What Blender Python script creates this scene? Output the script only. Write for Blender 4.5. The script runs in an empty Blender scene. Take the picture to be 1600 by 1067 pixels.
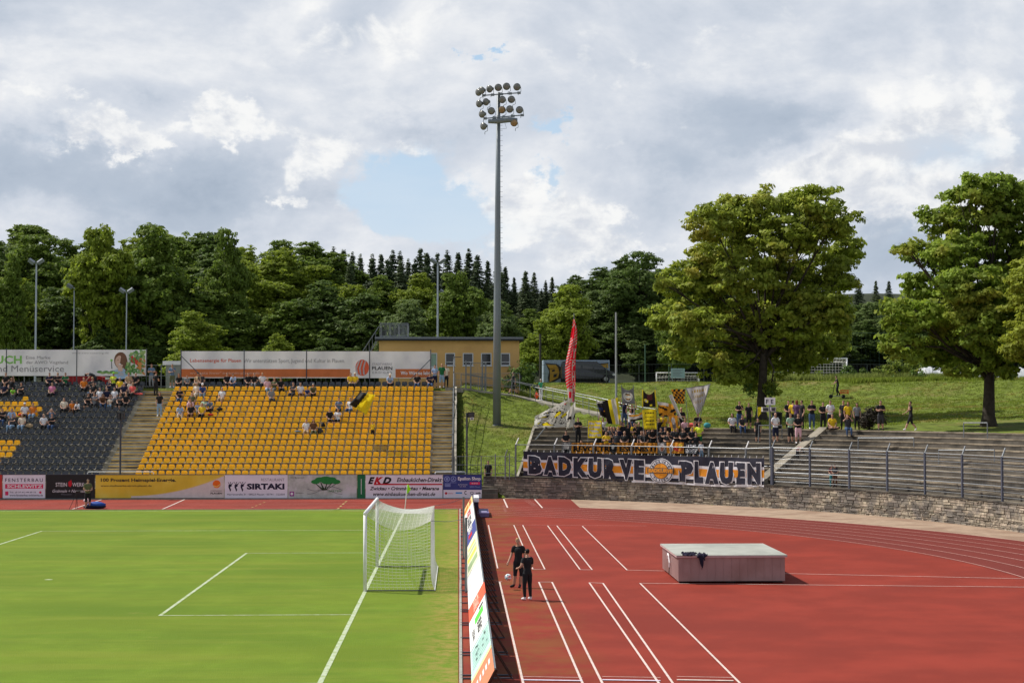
import bpy, bmesh, math, random
import numpy as np
from math import radians as R, sin, cos, pi, hypot, atan2
from mathutils import Vector, Matrix
random.seed(7); rs = np.random.RandomState(7)
scene = bpy.context.scene; COL = scene.collection

# ------------------------------------------------------------------ camera
F = 2475.0; CZ = 6.15; TH = math.atan(90.5/F); PS = math.atan(82/F*cos(TH))
cam = bpy.data.cameras.new('camera'); cam.lens = 36*F/1600; cam.sensor_width = 36; cam.clip_end = 2000; cam.clip_start = .5
co = bpy.data.objects.new('camera', cam); COL.objects.link(co); co.location = (0, 0, CZ)
co.rotation_euler = (pi/2+TH, 0, -PS); scene.camera = co
FW = Vector((sin(PS)*cos(TH), cos(PS)*cos(TH), sin(TH))); RT = Vector((cos(PS), -sin(PS), 0)); UP = RT.cross(FW)
def ray(px, py): return FW + RT*((px-800)/F) + UP*((533.5-py)/F)
def P(px, py, Y):
    d = ray(px, py); return Vector((0, 0, CZ)) + d*(Y/d.y)
def G(px, py, z=0.0):
    d = ray(px, py); return Vector((0, 0, CZ)) + d*((z-CZ)/d.z)
def PZ(px, py, Y): return P(px, py, Y).z
# ------------------------------------------------------------------ light
SAZ = atan2(-.88, .40); SEL = R(52)
SUN = Vector((sin(SAZ)*cos(SEL), cos(SAZ)*cos(SEL), sin(SEL)))
sl = bpy.data.lights.new('sun', 'SUN'); sl.energy = 4.8; sl.angle = R(.53); sl.color = (1, .95, .87)
so = bpy.data.objects.new('sun', sl); COL.objects.link(so); so.rotation_euler = SUN.to_track_quat('Z', 'Y').to_euler(); so.location = (-40, 20, 60)
scene.view_settings.view_transform = 'Standard'; scene.view_settings.look = 'None'
scene.view_settings.exposure = 0.10; scene.view_settings.gamma = 1

class NT:
    def __init__(s, t): s.t = t; s.n = t.nodes; s.l = t.links
    def new(s, k, **kw):
        n = s.n.new(k)
        for a, b in kw.items(): setattr(n, a, b)
        return n
    def put(s, sock, v):
        if isinstance(v, bpy.types.NodeSocket): s.l.new(v, sock)
        else: sock.default_value = v
    def m(s, op, a, b=0.0, c=0.0, clamp=False):
        n = s.new('ShaderNodeMath', operation=op, use_clamp=clamp)
        s.put(n.inputs[0], a); s.put(n.inputs[1], b)
        if len(n.inputs) > 2: s.put(n.inputs[2], c)
        return n.outputs[0]
    def mix(s, f, a, b):
        n = s.new('ShaderNodeMix', data_type='RGBA'); s.put(n.inputs[0], f)
        for i, v in ((6, a), (7, b)):
            if isinstance(v, (tuple, list)) and len(v) == 3: v = (*v, 1)
            s.put(n.inputs[i], v)
        return n.outputs[2]
    def ramp(s, f, lo, hi):
        n = s.new('ShaderNodeMapRange', interpolation_type='SMOOTHSTEP'); s.put(n.inputs[0], f); n.inputs[1].default_value = lo; n.inputs[2].default_value = hi
        return n.outputs[0]
    def noise(s, vec, sc, det=4, rough=.55, dist=0.0):
        n = s.new('ShaderNodeTexNoise'); s.put(n.inputs['Vector'], vec); n.inputs['Scale'].default_value = sc
        n.inputs['Detail'].default_value = det; n.inputs['Roughness'].default_value = rough; n.inputs['Distortion'].default_value = dist
        return n.outputs['Fac']
    def xyz(s, x, y, z):
        n = s.new('ShaderNodeCombineXYZ'); s.put(n.inputs[0], x); s.put(n.inputs[1], y); s.put(n.inputs[2], z); return n.outputs[0]

w = bpy.data.worlds.new('World'); scene.world = w; w.use_nodes = True
t = NT(w.node_tree); t.n.clear()
sky = t.new('ShaderNodeTexSky', sky_type='NISHITA', sun_disc=False); sky.sun_elevation = SEL; sky.sun_rotation = SAZ; sky.dust_density = 1.2; sky.ozone_density = 1.2
tc = t.new('ShaderNodeTexCoord'); sp = t.new('ShaderNodeSeparateXYZ'); t.l.new(tc.outputs['Generated'], sp.inputs[0])
az = t.m('MULTIPLY', t.m('ARCTAN2', sp.outputs[0], sp.outputs[1]), 57.2958)      # degrees east of +Y
el = t.m('MULTIPLY', t.m('ARCSINE', sp.outputs[2]), 57.2958)
def cloud(daz, dele):
    a = t.m('ADD', az, daz); e = t.m('ADD', el, dele)
    v = t.xyz(t.m('MULTIPLY', a, .16), t.m('MULTIPLY', e, .27), 3.7)
    n1 = t.noise(v, .62, 7, .56, .35); n2 = t.noise(v, .2, 2, .5)
    return t.m('ADD', t.m('MULTIPLY', n1, .7), t.m('MULTIPLY', n2, .3))
def azel(px, py):
    d = ray(px, py).normalized(); return math.degrees(atan2(d.x, d.y)), math.degrees(math.asin(d.z))
wv = t.xyz(t.m('MULTIPLY', az, .42), t.m('MULTIPLY', el, .55), 5.0); wv2 = t.xyz(t.m('MULTIPLY', az, .42), t.m('MULTIPLY', el, .55), 47.0)
azw = t.m('ADD', az, t.m('MULTIPLY', t.m('SUBTRACT', t.noise(wv, 1.0, 6, .62), .5), 7.0)); elw = t.m('ADD', el, t.m('MULTIPLY', t.m('SUBTRACT', t.noise(wv2, 1.0, 6, .62), .5), 4.2))
def bump(px, py, rx, ry):
    a0, e0 = azel(px, py); k = 57.2958/F
    u = t.m('DIVIDE', t.m('SUBTRACT', azw, a0), rx*k); v = t.m('DIVIDE', t.m('SUBTRACT', elw, e0), ry*k)
    return t.m('EXPONENT', t.m('MULTIPLY', t.m('ADD', t.m('MULTIPLY', u, u), t.m('MULTIPLY', v, v)), -1.0))
def total(lst):
    acc = None
    for px, py, rx, ry, a in lst:
        b = t.m('MULTIPLY', bump(px, py, rx, ry), a); acc = b if acc is None else t.m('ADD', acc, b)
    return acc
c0 = cloud(0, 0); c1 = cloud(1.1, -1.3)
dens = t.m('ADD', c0, total([(640, 300, 90, 50, -.36), (870, 195, 42, 20, -.28), (755, 98, 28, 14, -.26), (845, 275, 26, 20, -.20), (690, 345, 70, 35, -.30), (1010, 300, 60, 60, .06), (30, 80, 60, 35, -.03)]))
mask = t.ramp(t.m('ADD', dens, .13), .40, .56)
# relief: parts facing the sun (upper left) bright, far sides and thick bases blue grey
shade = t.m('ADD', t.m('MULTIPLY', t.m('SUBTRACT', c0, c1), 3.0), .62)
shade = t.m('ADD', shade, total([(60, 270, 230, 70, -.62), (330, 320, 120, 55, -.40), (470, 270, 70, 80, -.10), (140, 190, 80, 34, .22), (170, 225, 60, 18, .16), (330, 60, 200, 60, .05), (600, 60, 180, 60, .08),
    (440, 150, 100, 50, .16), (640, 205, 70, 30, -.12), (880, 330, 90, 55, .30), (850, 400, 90, 40, .22), (1270, 270, 70, 60, .26), (1420, 230, 110, 110, .24), (1120, 200, 90, 90, -.14), (1000, 160, 70, 60, -.05),
    (1370, 390, 80, 60, -.45), (1210, 190, 90, 60, -.42), (1330, 90, 60, 40, -.2), (640, 190, 60, 25, -.3), (1000, 220, 80, 50, -.2), (40, 90, 60, 40, -.25), (1060, 250, 60, 80, -.16), (1500, 60, 40, 60, -.18), (230, 150, 30, 22, -.16), (1560, 150, 40, 60, .2), (1000, 30, 60, 40, -.1), (560, 330, 60, 40, .1)]))
shade = t.m('ADD', shade, t.m('MULTIPLY', t.m('SUBTRACT', t.noise(t.xyz(t.m('MULTIPLY', az, .3), t.m('MULTIPLY', el, .5), 9.0), 1.3, 7, .62), .5), .75))
ccol = t.mix(t.ramp(shade, -.55, .12), (.31, .38, .48), (.44, .505, .60)); ccol = t.mix(t.ramp(shade, .05, .62), ccol, (.60, .645, .72)); ccol = t.mix(t.ramp(shade, .5, 1.05), ccol, (.80, .815, .84))
# nearer cumulus heads with crisp billowing edges
bv = t.xyz(t.m('MULTIPLY', az, .55), t.m('MULTIPLY', el, .75), 21.0); bn = t.noise(bv, .75, 9, .58, .25); bn2 = t.noise(t.xyz(t.m('MULTIPLY', t.m('ADD', az, .55), .55), t.m('MULTIPLY', t.m('SUBTRACT', el, .6), .75), 21.0), .75, 9, .58, .25)
heads = t.m('ADD', total([(1460, 240, 120, 100, 1.25), (1320, 285, 95, 50, .95), (1560, 330, 90, 90, .5), (160, 205, 85, 28, .75), (60, 150, 60, 22, .6), (225, 225, 50, 18, .6), (300, 190, 60, 20, .3), (345, 175, 40, 30, .5), (430, 190, 90, 28, .55), (520, 230, 60, 25, .5), (610, 240, 60, 18, .4),
    (850, 340, 70, 50, 1.15), (930, 370, 60, 40, .6), (800, 300, 30, 40, .5), (1000, 380, 60, 26, .4), (560, 330, 45, 26, .5), (450, 330, 26, 30, .55), (500, 270, 50, 24, .45), (300, 265, 18, 14, .45), (700, 20, 120, 60, .35), (560, 70, 120, 60, .4), (900, 90, 80, 30, .3), (1020, 110, 60, 20, .3), (960, 240, 50, 25, .35), (1180, 60, 90, 40, .3)]), t.m('MULTIPLY', t.m('SUBTRACT', bn, .5), 1.75))
hm = t.ramp(heads, .26, .66); hsh = t.m('ADD', t.m('MULTIPLY', t.m('SUBTRACT', bn, bn2), 3.4), t.m('SUBTRACT', .72, t.m('MULTIPLY', t.ramp(heads, .7, 1.5), .35)), clamp=True)
hsh = t.m('ADD', hsh, total([(1400, 360, 120, 50, -.45), (170, 240, 90, 14, -.2), (900, 400, 110, 26, -.15)]), clamp=True)
hcol = t.mix(t.ramp(hsh, .1, .95), (.60, .635, .70), (.90, .90, .89))
ccol = t.mix(t.m('MULTIPLY', hm, .88), ccol, hcol)
ccol = t.mix(t.ramp(el, 40, 75), ccol, (.30, .33, .38))
blue = t.mix(t.ramp(t.m('ADD', el, t.m('MULTIPLY', t.noise(t.xyz(t.m('MULTIPLY', az, .2), t.m('MULTIPLY', el, .8), 77.0), .8, 5, .6), 5)), 6, 17), (.60, .70, .80), (.40, .58, .78))
skyc = t.new('ShaderNodeVectorMath', operation='SCALE'); t.l.new(sky.outputs[0], skyc.inputs[0]); skyc.inputs['Scale'].default_value = .075
cl2 = t.m('MULTIPLY', mask, t.m('SUBTRACT', 1.0, t.m('MULTIPLY', t.ramp(el, 18, 40), .72)))
base = t.mix(t.ramp(el, 22, 30), blue, skyc.outputs[0])
fin = t.mix(cl2, base, ccol)
bg = t.new('ShaderNodeBackground'); t.l.new(fin, bg.inputs[0]); bg.inputs[1].default_value = 1.0
wo = t.new('ShaderNodeOutputWorld'); t.l.new(bg.outputs[0], wo.inputs[0])

# ------------------------------------------------------------------ materials
MATS = {}
def s2l(c):
    return tuple((x/255/12.92 if x/255 <= .04045 else ((x/255+.055)/1.055)**2.4) for x in c)
def mat(name, col, rough=.7, var=.12, sc=4.0, metal=0.0, trans=0.0, isl=0.0, bump_=0.0, bsc=None, col2=None, sc2=None, c2lo=.45, c2hi=.65, detail=5, spec=.3):
    if name in MATS: return MATS[name]
    m = bpy.data.materials.new(name); m.use_nodes = True; MATS[name] = m
    k = NT(m.node_tree); k.n.clear(); out = k.new('ShaderNodeOutputMaterial')
    tc = k.new('ShaderNodeTexCoord').outputs['Object']
    c = (*col, 1)
    n = k.noise(tc, sc, detail)
    dark = tuple(x*(1-var) for x in col); lite = tuple(min(1, x*(1+var)) for x in col)
    cc = k.mix(k.ramp(n, .3, .7), dark, lite)
    if col2: cc = k.mix(k.ramp(k.noise(tc, sc2 or sc*.3, 4, .6), c2lo, c2hi), cc, col2)
    if isl:
        g = k.new('ShaderNodeNewGeometry').outputs['Random Per Island']
        hs = k.new('ShaderNodeHueSaturation'); k.put(hs.inputs['Color'], cc)
        k.put(hs.inputs['Value'], k.m('ADD', k.m('MULTIPLY', g, isl*2), 1-isl)); k.put(hs.inputs['Hue'], k.m('ADD', k.m('MULTIPLY', k.m('FRACT', k.m('MULTIPLY', g, 7.3)), -.05*isl), .5+.025*isl)); cc = hs.outputs[0]
    b = k.new('ShaderNodeBsdfPrincipled'); k.put(b.inputs['Base Color'], cc); b.inputs['Roughness'].default_value = rough; b.inputs['Metallic'].default_value = metal; b.inputs['Specular IOR Level'].default_value = spec
    if bump_:
        bn = k.new('ShaderNodeBump'); bn.inputs['Distance'].default_value = bump_; bn.inputs['Strength'].default_value = 1
        k.put(bn.inputs['Height'], k.noise(tc, bsc or sc*3, 5)); k.l.new(bn.outputs[0], b.inputs['Normal'])
    sh = b.outputs[0]
    if trans:
        tr = k.new('ShaderNodeBsdfTranslucent'); k.put(tr.inputs[0], cc)
        mx = k.new('ShaderNodeMixShader'); mx.inputs[0].default_value = trans; k.l.new(sh, mx.inputs[1]); k.l.new(tr.outputs[0], mx.inputs[2]); sh = mx.outputs[0]
    k.l.new(sh, out.inputs[0]); return m
def cm(rgb, name=None, **kw):          # plain painted/cloth colour from an sRGB triple
    kw.setdefault('var', .05)
    return mat(name or 'paint_%d_%d_%d' % rgb, s2l(rgb), **kw)

# ------------------------------------------------------------------ mesh helpers
TXT = {}
def text2d(s, bold=0.0, shear=0.0, sp=1.0):
    key = (s, bold, shear, sp)
    if key in TXT: return TXT[key]
    cu = bpy.data.curves.new('t', 'FONT'); cu.body = s; cu.offset = bold; cu.shear = shear; cu.space_character = sp; cu.resolution_u = 2; cu.fill_mode = 'FRONT'
    o = bpy.data.objects.new('t', cu); COL.objects.link(o); dg = bpy.context.evaluated_depsgraph_get()
    me = bpy.data.meshes.new_from_object(o.evaluated_get(dg))
    v = [(x.co.x, x.co.y) for x in me.vertices]; f = [tuple(p.vertices) for p in me.polygons]
    bpy.data.objects.remove(o); bpy.data.curves.remove(cu); bpy.data.meshes.remove(me)
    x0 = min(a for a, b in v); x1 = max(a for a, b in v); y0 = min(b for a, b in v); y1 = max(b for a, b in v)
    v = [((a-x0)/(x1-x0), (b-y0)/(y1-y0)) for a, b in v]
    TXT[key] = (v, f); return TXT[key]

class MB:
    def __init__(s): s.v = []; s.f = []; s.m = []; s.mats = []
    def mi(s, m):
        if m not in s.mats: s.mats.append(m)
        return s.mats.index(m)
    def add(s, vs, fs, m):
        o = len(s.v); s.v += [tuple(x) for x in vs]; i = s.mi(m)
        for f in fs: s.f.append(tuple(a+o for a in f)); s.m.append(i)
    def box(s, x0, x1, y0, y1, z0, z1, m, M=None):
        vs = [Vector((x, y, z)) for x in (x0, x1) for y in (y0, y1) for z in (z0, z1)]
        if M: vs = [M@v for v in vs]
        s.add(vs, [(0, 1, 3, 2), (4, 6, 7, 5), (0, 4, 5, 1), (2, 3, 7, 6), (0, 2, 6, 4), (1, 5, 7, 3)], m)
    def quad(s, a, b, c, d, m): s.add([a, b, c, d], [(0, 1, 2, 3)], m)
    def bar(s, a, b, w, h, m, up=(0, 0, 1)):
        a = Vector(a); b = Vector(b); d = (b-a).normalized(); u = Vector(up)
        if abs(d.dot(u)) > .98: u = Vector((0, 1, 0))
        r = d.cross(u).normalized()*w/2; q = r.cross(d).normalized()*h/2
        vs = [p+r*i+q*j for p in (a, b) for i, j in ((-1, -1), (1, -1), (1, 1), (-1, 1))]
        s.add(vs, [(0, 1, 2, 3), (4, 7, 6, 5), (0, 4, 5, 1), (1, 5, 6, 2), (2, 6, 7, 3), (3, 7, 4, 0)], m)
    def tube(s, pts, r, m, n=6, r1=None, cap=True):
        pts = [Vector(p) for p in pts]; k = len(pts); o = []; prev = None
        for i, p in enumerate(pts):
            d = (pts[min(i+1, k-1)]-pts[max(i-1, 0)]).normalized()
            u = prev if prev is not None else (Vector((0, 0, 1)) if abs(d.z) < .9 else Vector((0, 1, 0)))
            x = d.cross(u)
            if x.length < 1e-4: x = d.cross(Vector((1, .3, 0)))
            x.normalize(); y = x.cross(d).normalized(); prev = y
            rr = r[i] if isinstance(r, (list, tuple)) else (r if r1 is None else r+(r1-r)*i/(k-1))
            o += [p+x*(cos(2*pi*j/n)*rr)+y*(sin(2*pi*j/n)*rr) for j in range(n)]
        fs = [(i*n+j, i*n+(j+1) % n, (i+1)*n+(j+1) % n, (i+1)*n+j) for i in range(k-1) for j in range(n)]
        if cap: fs += [tuple(range(n-1, -1, -1)), tuple(range((k-1)*n, k*n))]
        s.add(o, fs, m)
    def lathe(s, prof, c, m, n=12, axis=(0, 0, 1)):
        c = Vector(c); q = Vector(axis).to_track_quat('Z', 'Y'); o = []
        for r, z in prof: o += [c+q@Vector((r*cos(2*pi*j/n), r*sin(2*pi*j/n), z)) for j in range(n)]
        k = len(prof); fs = [(i*n+j, i*n+(j+1) % n, (i+1)*n+(j+1) % n, (i+1)*n+j) for i in range(k-1) for j in range(n)]
        fs += [tuple(range(n-1, -1, -1)), tuple(range((k-1)*n, k*n))]; s.add(o, fs, m)
    def blob(s, c, r, m, n=8, k=6, jit=0.0):
        c = Vector(c); o = []; r = r if isinstance(r, (tuple, list)) else (r, r, r)
        for i in range(k+1):
            a = pi*i/k
            for j in range(n):
                q = 1+random.uniform(-jit, jit); b = 2*pi*j/n; o.append(c+Vector((sin(a)*cos(b)*r[0]*q, sin(a)*sin(b)*r[1]*q, cos(a)*r[2]*q)))
        s.add(o, [(i*n+j, (i+1)*n+j, (i+1)*n+(j+1) % n, i*n+(j+1) % n) for i in range(k) for j in range(n)], m)
    def text(s, st, fn, x0, y0, x1, y1, m, bold=.0, shear=0.0, sp=1.0):
        v, f = text2d(st, bold, shear, sp); s.add([fn(x0+(x1-x0)*a, y0+(y1-y0)*b) for a, b in v], f, m)
    def poly(s, pts, fn, m):
        s.add([fn(*p) for p in pts], [tuple(range(len(pts)))], m)
    def disc(s, cx, cy, rx, ry, fn, m, n=24):
        s.poly([(cx+rx*cos(2*pi*i/n), cy+ry*sin(2*pi*i/n)) for i in range(n)], fn, m)
    def build(s, name, parent=None, smooth=False, origin=None, kind=None):
        off = Vector(origin) if origin is not None else Vector()
        if parent is not None: off = off+wloc(parent)
        me = bpy.data.meshes.new(name); me.from_pydata([tuple(Vector(v)-off) for v in s.v], [], s.f)
        for m in s.mats: me.materials.append(m)
        me.polygons.foreach_set('material_index', s.m)
        if smooth: me.polygons.foreach_set('use_smooth', [True]*len(s.f))
        me.update(); o = bpy.data.objects.new(name, me); COL.objects.link(o)
        if parent is not None: o.parent = parent
        if origin is not None: o.location = origin
        if kind: o['kind'] = kind
        return o
def wloc(o):
    v = Vector(o.location)
    while o.parent: o = o.parent; v += Vector(o.location)
    return v
def tag(o, label, cat, group=None, kind=None):
    o['label'] = label; o['category'] = cat
    if group: o['group'] = group
    if kind: o['kind'] = kind
    return o
def thing(name, label, cat, loc=(0, 0, 0), rz=0, group=None):
    o = bpy.data.objects.new(name, None); COL.objects.link(o); o.location = loc; o.rotation_euler = (0, 0, rz); o.empty_display_size = .3
    return tag(o, label, cat, group)
def copy_tree(o, parent=None):
    c = o.copy(); COL.objects.link(c)
    if parent: c.parent = parent
    for ch in list(o.children): copy_tree(ch, c)
    return c
def npmesh(name, V, Fq, ms, mi=None, smooth=False):
    me = bpy.data.meshes.new(name); V = np.asarray(V, 'f4'); Fq = np.asarray(Fq, 'i4'); n = len(Fq); k = Fq.shape[1]
    me.vertices.add(len(V)); me.vertices.foreach_set('co', V.ravel()); me.loops.add(n*k); me.loops.foreach_set('vertex_index', Fq.ravel())
    me.polygons.add(n); me.polygons.foreach_set('loop_start', np.arange(0, n*k, k, dtype='i4')); me.polygons.foreach_set('loop_total', np.full(n, k, 'i4'))
    for m in ms: me.materials.append(m)
    if mi is not None: me.polygons.foreach_set('material_index', np.asarray(mi, 'i4'))
    if smooth: me.polygons.foreach_set('use_smooth', np.ones(n, bool))
    me.update(calc_edges=True); return me
ONES = ['', 'first', 'second', 'third', 'fourth', 'fifth', 'sixth', 'seventh', 'eighth', 'ninth', 'tenth', 'eleventh', 'twelfth', 'thirteenth', 'fourteenth', 'fifteenth', 'sixteenth', 'seventeenth', 'eighteenth', 'nineteenth']
def ordw(n):
    if n < 20: return ONES[n]
    T = ['', '', 'twent', 'thirt', 'fort', 'fift'][n//10]; return T+'ieth' if n % 10 == 0 else T+'y-'+ONES[n % 10]
def sst(x, a, b):
    q = min(1, max(0, (x-a)/(b-a))); return q*q*(3-2*q)

# ------------------------------------------------------------------ common materials
white = cm((225, 225, 225), 'white_paint', rough=.45); grey = cm((120, 124, 128), 'galvanised_steel', rough=.45, metal=.35, var=.12, sc=9)
greydk = cm((70, 74, 84), 'dark_steel', rough=.5, metal=.2); black = cm((16, 16, 18), 'black_plastic', rough=.6)
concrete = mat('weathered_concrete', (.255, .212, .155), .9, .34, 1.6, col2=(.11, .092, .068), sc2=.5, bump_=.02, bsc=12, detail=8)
row_concrete = mat('pale_row_concrete', (.46, .43, .35), .9, .2, 1.2, col2=(.33, .30, .24), sc2=.5, bump_=.02, bsc=12, detail=8)
concrete2 = mat('pale_concrete', (.36, .33, .27), .9, .18, 2.0, col2=(.22, .20, .16), sc2=.8, bump_=.015, bsc=14)
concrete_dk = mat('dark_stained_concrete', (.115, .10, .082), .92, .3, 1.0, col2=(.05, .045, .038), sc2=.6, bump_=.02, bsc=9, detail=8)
# ------------------------------------------------------------------ terrain
WC = (-8.9, 65.9); WR = 35.64; ZW = 1.32; ZT = 4.35
def dd(x, y): return hypot(x-WC[0], y-WC[1])-WR
def wp(th, r): return (WC[0]+r*cos(th), WC[1]+r*sin(th))
TH_L = atan2(33.3, 12.5); TH_R = atan2(25.7, 27.0)
PATH = [(-1.2, 117.3, 7.06), (.3, 117.6, 7.0), (1.5, 118, 6.82), (4, 118, 6.5), (6, 117.2, 6.03), (9.8, 114, 5.2), (11.6, 111.8, 4.7), (13, 109.6, 4.45)]
def pth(x):
    for a, b in zip(PATH, PATH[1:]):
        if x <= b[0]: q = max(0, (x-a[0])/(b[0]-a[0])); return a[1]+(b[1]-a[1])*q, a[2]+(b[2]-a[2])*q
    return PATH[-1][1], PATH[-1][2]
def terrain(x, y):
    hill = max(0, y-172)*.24 if y > 172 else 0
    hill = min(hill, 14)
    d = dd(x, y); lump = .05*sin(x*.7+y*.31)+.04*sin(x*.23-y*.9)
    zr = ZT + max(0, d-5.6)*.055 + 1.1*sst(d, 38, 46)
    zr = min(zr, 7.72)+lump*sst(d, 8, 14)
    if x < .2:
        if y < 99.0: z = 0
        elif y < 116.6: z = -.3+(y-99.8)/16*6.4-.3
        else: z = 7.02
        return z+hill
    if y < 60: return 0
    ang = atan2(y-WC[1], x-WC[0])
    if d < (1.0 if ang < TH_L-.005 else .32): return 0
    yp, zp = pth(x); y0 = WC[1]+math.sqrt(max(0, (WR+.3)**2-(x-WC[0])**2)) if x < 20 else 80
    if y < yp: zl = 1.2+(zp-1.2)*max(0, (y-y0))/(yp-y0)
    else: zl = min(7.7, zp+(y-yp)*.07)
    zl += lump*.8
    q = sst(x, 3, 11)
    z = zl*(1-q)+zr*q
    if ang < TH_L+.004 and d < 6.2: z = ZW+(ZT-ZW)*(d-.3)/5.5-.95
    if y > 105 and x < 13.2:
        k = abs(y-yp)
        if k < 1.6: w_ = 1-sst(k, .7, 1.6); z = z*(1-w_)+(zp-.06)*w_
    return z+hill
def steps_z(x, y):
    """height one can stand on"""
    d = dd(x, y); ang = atan2(y-WC[1], x-WC[0])
    if x > 3 and y > 60 and ang < TH_L and .3 < d < 6.6: return ZW+min(11, int((d-.3)/.5)+0)*.2755
    return terrain(x, y)
def cast(px, py, y0=60, y1=165):
    Y = y0
    while Y < y1:
        p = P(px, py, Y)
        if p.z <= steps_z(p.x, Y)+.005: return Vector((p.x, Y, steps_z(p.x, Y)))
        Y += .1
    p = P(px, py, y1); return Vector((p.x, y1, steps_z(p.x, y1)))

grass_bank = mat('meadow_grass', (.115, .150, .024), .9, .35, 1.3, col2=(.18, .16, .05), sc2=.28, c2lo=.50, c2hi=.70, bump_=.12, bsc=5, detail=8, spec=.1)
xs = np.unique(np.concatenate([np.arange(-140, -4, 6.), np.arange(-4, 46, .55), np.arange(46, 150, 5.)])); ys = np.unique(np.concatenate([np.arange(-30, 60, 10.), np.arange(60, 96, 1.2), np.arange(96, 125, .5), np.arange(125, 175, 1.2), np.arange(175, 420, 8.)]))
floor_ = mat('forest_floor', (.022, .03, .012), .95, .3, .8)
V = [(x, y, terrain(x, y)-.05) for y in ys for x in xs]; nx = len(xs)
Fq = [(j*nx+i, j*nx+i+1, (j+1)*nx+i+1, (j+1)*nx+i) for j in range(len(ys)-1) for i in range(nx-1)]
o = bpy.data.objects.new('ground', npmesh('ground', V, Fq, [grass_bank, floor_], [1 if ys[q[0]//nx] > 166 else 0 for q in Fq], smooth=True)); COL.objects.link(o); o['kind'] = 'structure'
# ---- flat sheets
turf = mat('pitch_turf', (.128, .205, .016), .9, .10, .9, col2=(.106, .176, .013), sc2=.12, c2lo=.42, c2hi=.62, bump_=.02, bsc=30, detail=9, spec=.12)
def add_detail(m, fn):
    k = NT(m.node_tree); b = next(n for n in k.n if n.type == 'BSDF_PRINCIPLED'); l = b.inputs['Base Color'].links[0].from_socket
    tcn = k.new('ShaderNodeTexCoord').outputs['Object']; k.put(b.inputs['Base Color'], fn(k, tcn, l))
def turf_fn(k, tc, c):
    s = k.new('ShaderNodeSeparateXYZ'); k.put(s.inputs[0], tc)
    band = k.m('SINE', k.m('MULTIPLY', k.m('ADD', s.outputs[1], k.m('MULTIPLY', k.noise(tc, .15, 2), 2)), 1.15))
    c = k.mix(k.m('MULTIPLY', k.m('ADD', band, 1), .11), c, (.20, .235, .02))
    fine = k.noise(tc, 22, 4, .7); c = k.mix(k.m('MULTIPLY', k.ramp(fine, .42, .75), .32), c, (.10, .15, .008))
    mp = k.new('ShaderNodeMapping'); k.put(mp.inputs[0], tc); mp.inputs['Scale'].default_value = (.35, 2.2, 1)
    str_ = k.noise(mp.outputs[0], .8, 6, .7); c = k.mix(k.m('MULTIPLY', k.ramp(str_, .45, .72), .3), c, (.125, .175, .01))
    mp2 = k.new('ShaderNodeMapping'); k.put(mp2.inputs[0], tc); mp2.inputs['Rotation'].default_value = (0, 0, .5); mp2.inputs['Scale'].default_value = (.10, .7, 1); c = k.mix(k.m('MULTIPLY', k.ramp(k.noise(mp2.outputs[0], 1.0, 5, .6), .46, .66), .35), c, (.205, .235, .03))
    c = k.mix(k.m('MULTIPLY', k.ramp(k.noise(tc, 6, 5, .75), .55, .72), .30), c, (.085, .135, .01)); c = k.mix(k.m('MULTIPLY', k.ramp(k.noise(tc, .9, 7, .7), .60, .70), .25), c, (.25, .24, .06))
    edge = k.ramp(s.outputs[0], -1.6, -.1); c = k.mix(k.m('MULTIPLY', edge, k.ramp(k.noise(tc, 2.5, 5, .7), .4, .6)), c, (.26, .22, .05))
    return c
add_detail(turf, turf_fn)
track = mat('red_tartan', (.235, .034, .021), .85, .14, .5, col2=(.195, .029, .019), sc2=.13, bump_=.004, bsc=60, detail=8, spec=.12)
def tr_fn(k, tc, c):
    f = k.noise(tc, 55, 3, .8); c = k.mix(k.m('MULTIPLY', k.ramp(f, .5, .8), .35), c, (.15, .03, .022))
    s = k.new('ShaderNodeSeparateXYZ'); k.put(s.inputs[0], tc)
    dx = k.m('SUBTRACT', s.outputs[0], -15.0); dy = k.m('SUBTRACT', s.outputs[1], 54.8); rr = k.m('SQRT', k.m('ADD', k.m('MULTIPLY', dx, dx), k.m('MULTIPLY', dy, dy)))
    old = k.m('MULTIPLY', k.ramp(rr, 34.35, 34.5), k.ramp(s.outputs[0], -6, 16)); c = k.mix(k.m('MULTIPLY', old, .85), c, (.150, .032, .026))
    mp = k.new('ShaderNodeMapping'); k.put(mp.inputs[0], tc); mp.inputs['Scale'].default_value = (.25, 1.4, 1); st_ = k.noise(mp.outputs[0], .5, 7, .7); c = k.mix(k.m('MULTIPLY', k.ramp(st_, .5, .75), .30), c, (.19, .035, .026)); c = k.mix(k.m('MULTIPLY', k.ramp(k.noise(tc, 1.7, 6, .75), .58, .72), .25), c, (.33, .075, .05))
    c = k.mix(k.m('MULTIPLY', k.ramp(k.noise(tc, 7, 3, .9), .66, .70), .35), c, (.34, .11, .07)); c = k.mix(k.m('MULTIPLY', k.ramp(k.noise(tc, 3.1, 8, .8), .62, .66), .22), c, (.10, .022, .018))
    # moss and litter that gathers along the advertising boards
    e = k.m('SUBTRACT', 1.0, k.ramp(k.m('ABSOLUTE', k.m('SUBTRACT', s.outputs[0], 1.6)), .2, 2.4)); e = k.m('MULTIPLY', e, k.ramp(k.noise(tc, .7, 5, .65), .38, .62))
    return k.mix(k.m('MULTIPLY', e, .5), c, (.19, .095, .025))
add_detail(track, tr_fn)
sand = mat('sandy_apron', (.36, .26, .185), .95, .12, 1.5, col2=(.27, .18, .125), sc2=.5, bump_=.01, bsc=20)
TCX, TCY = -15.0, 54.8
def ring(r, a0, a1, n=90): return [(TCX+r*cos(a0+(a1-a0)*i/n), TCY+r*sin(a0+(a1-a0)*i/n)) for i in range(n+1)]
b = MB()
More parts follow.
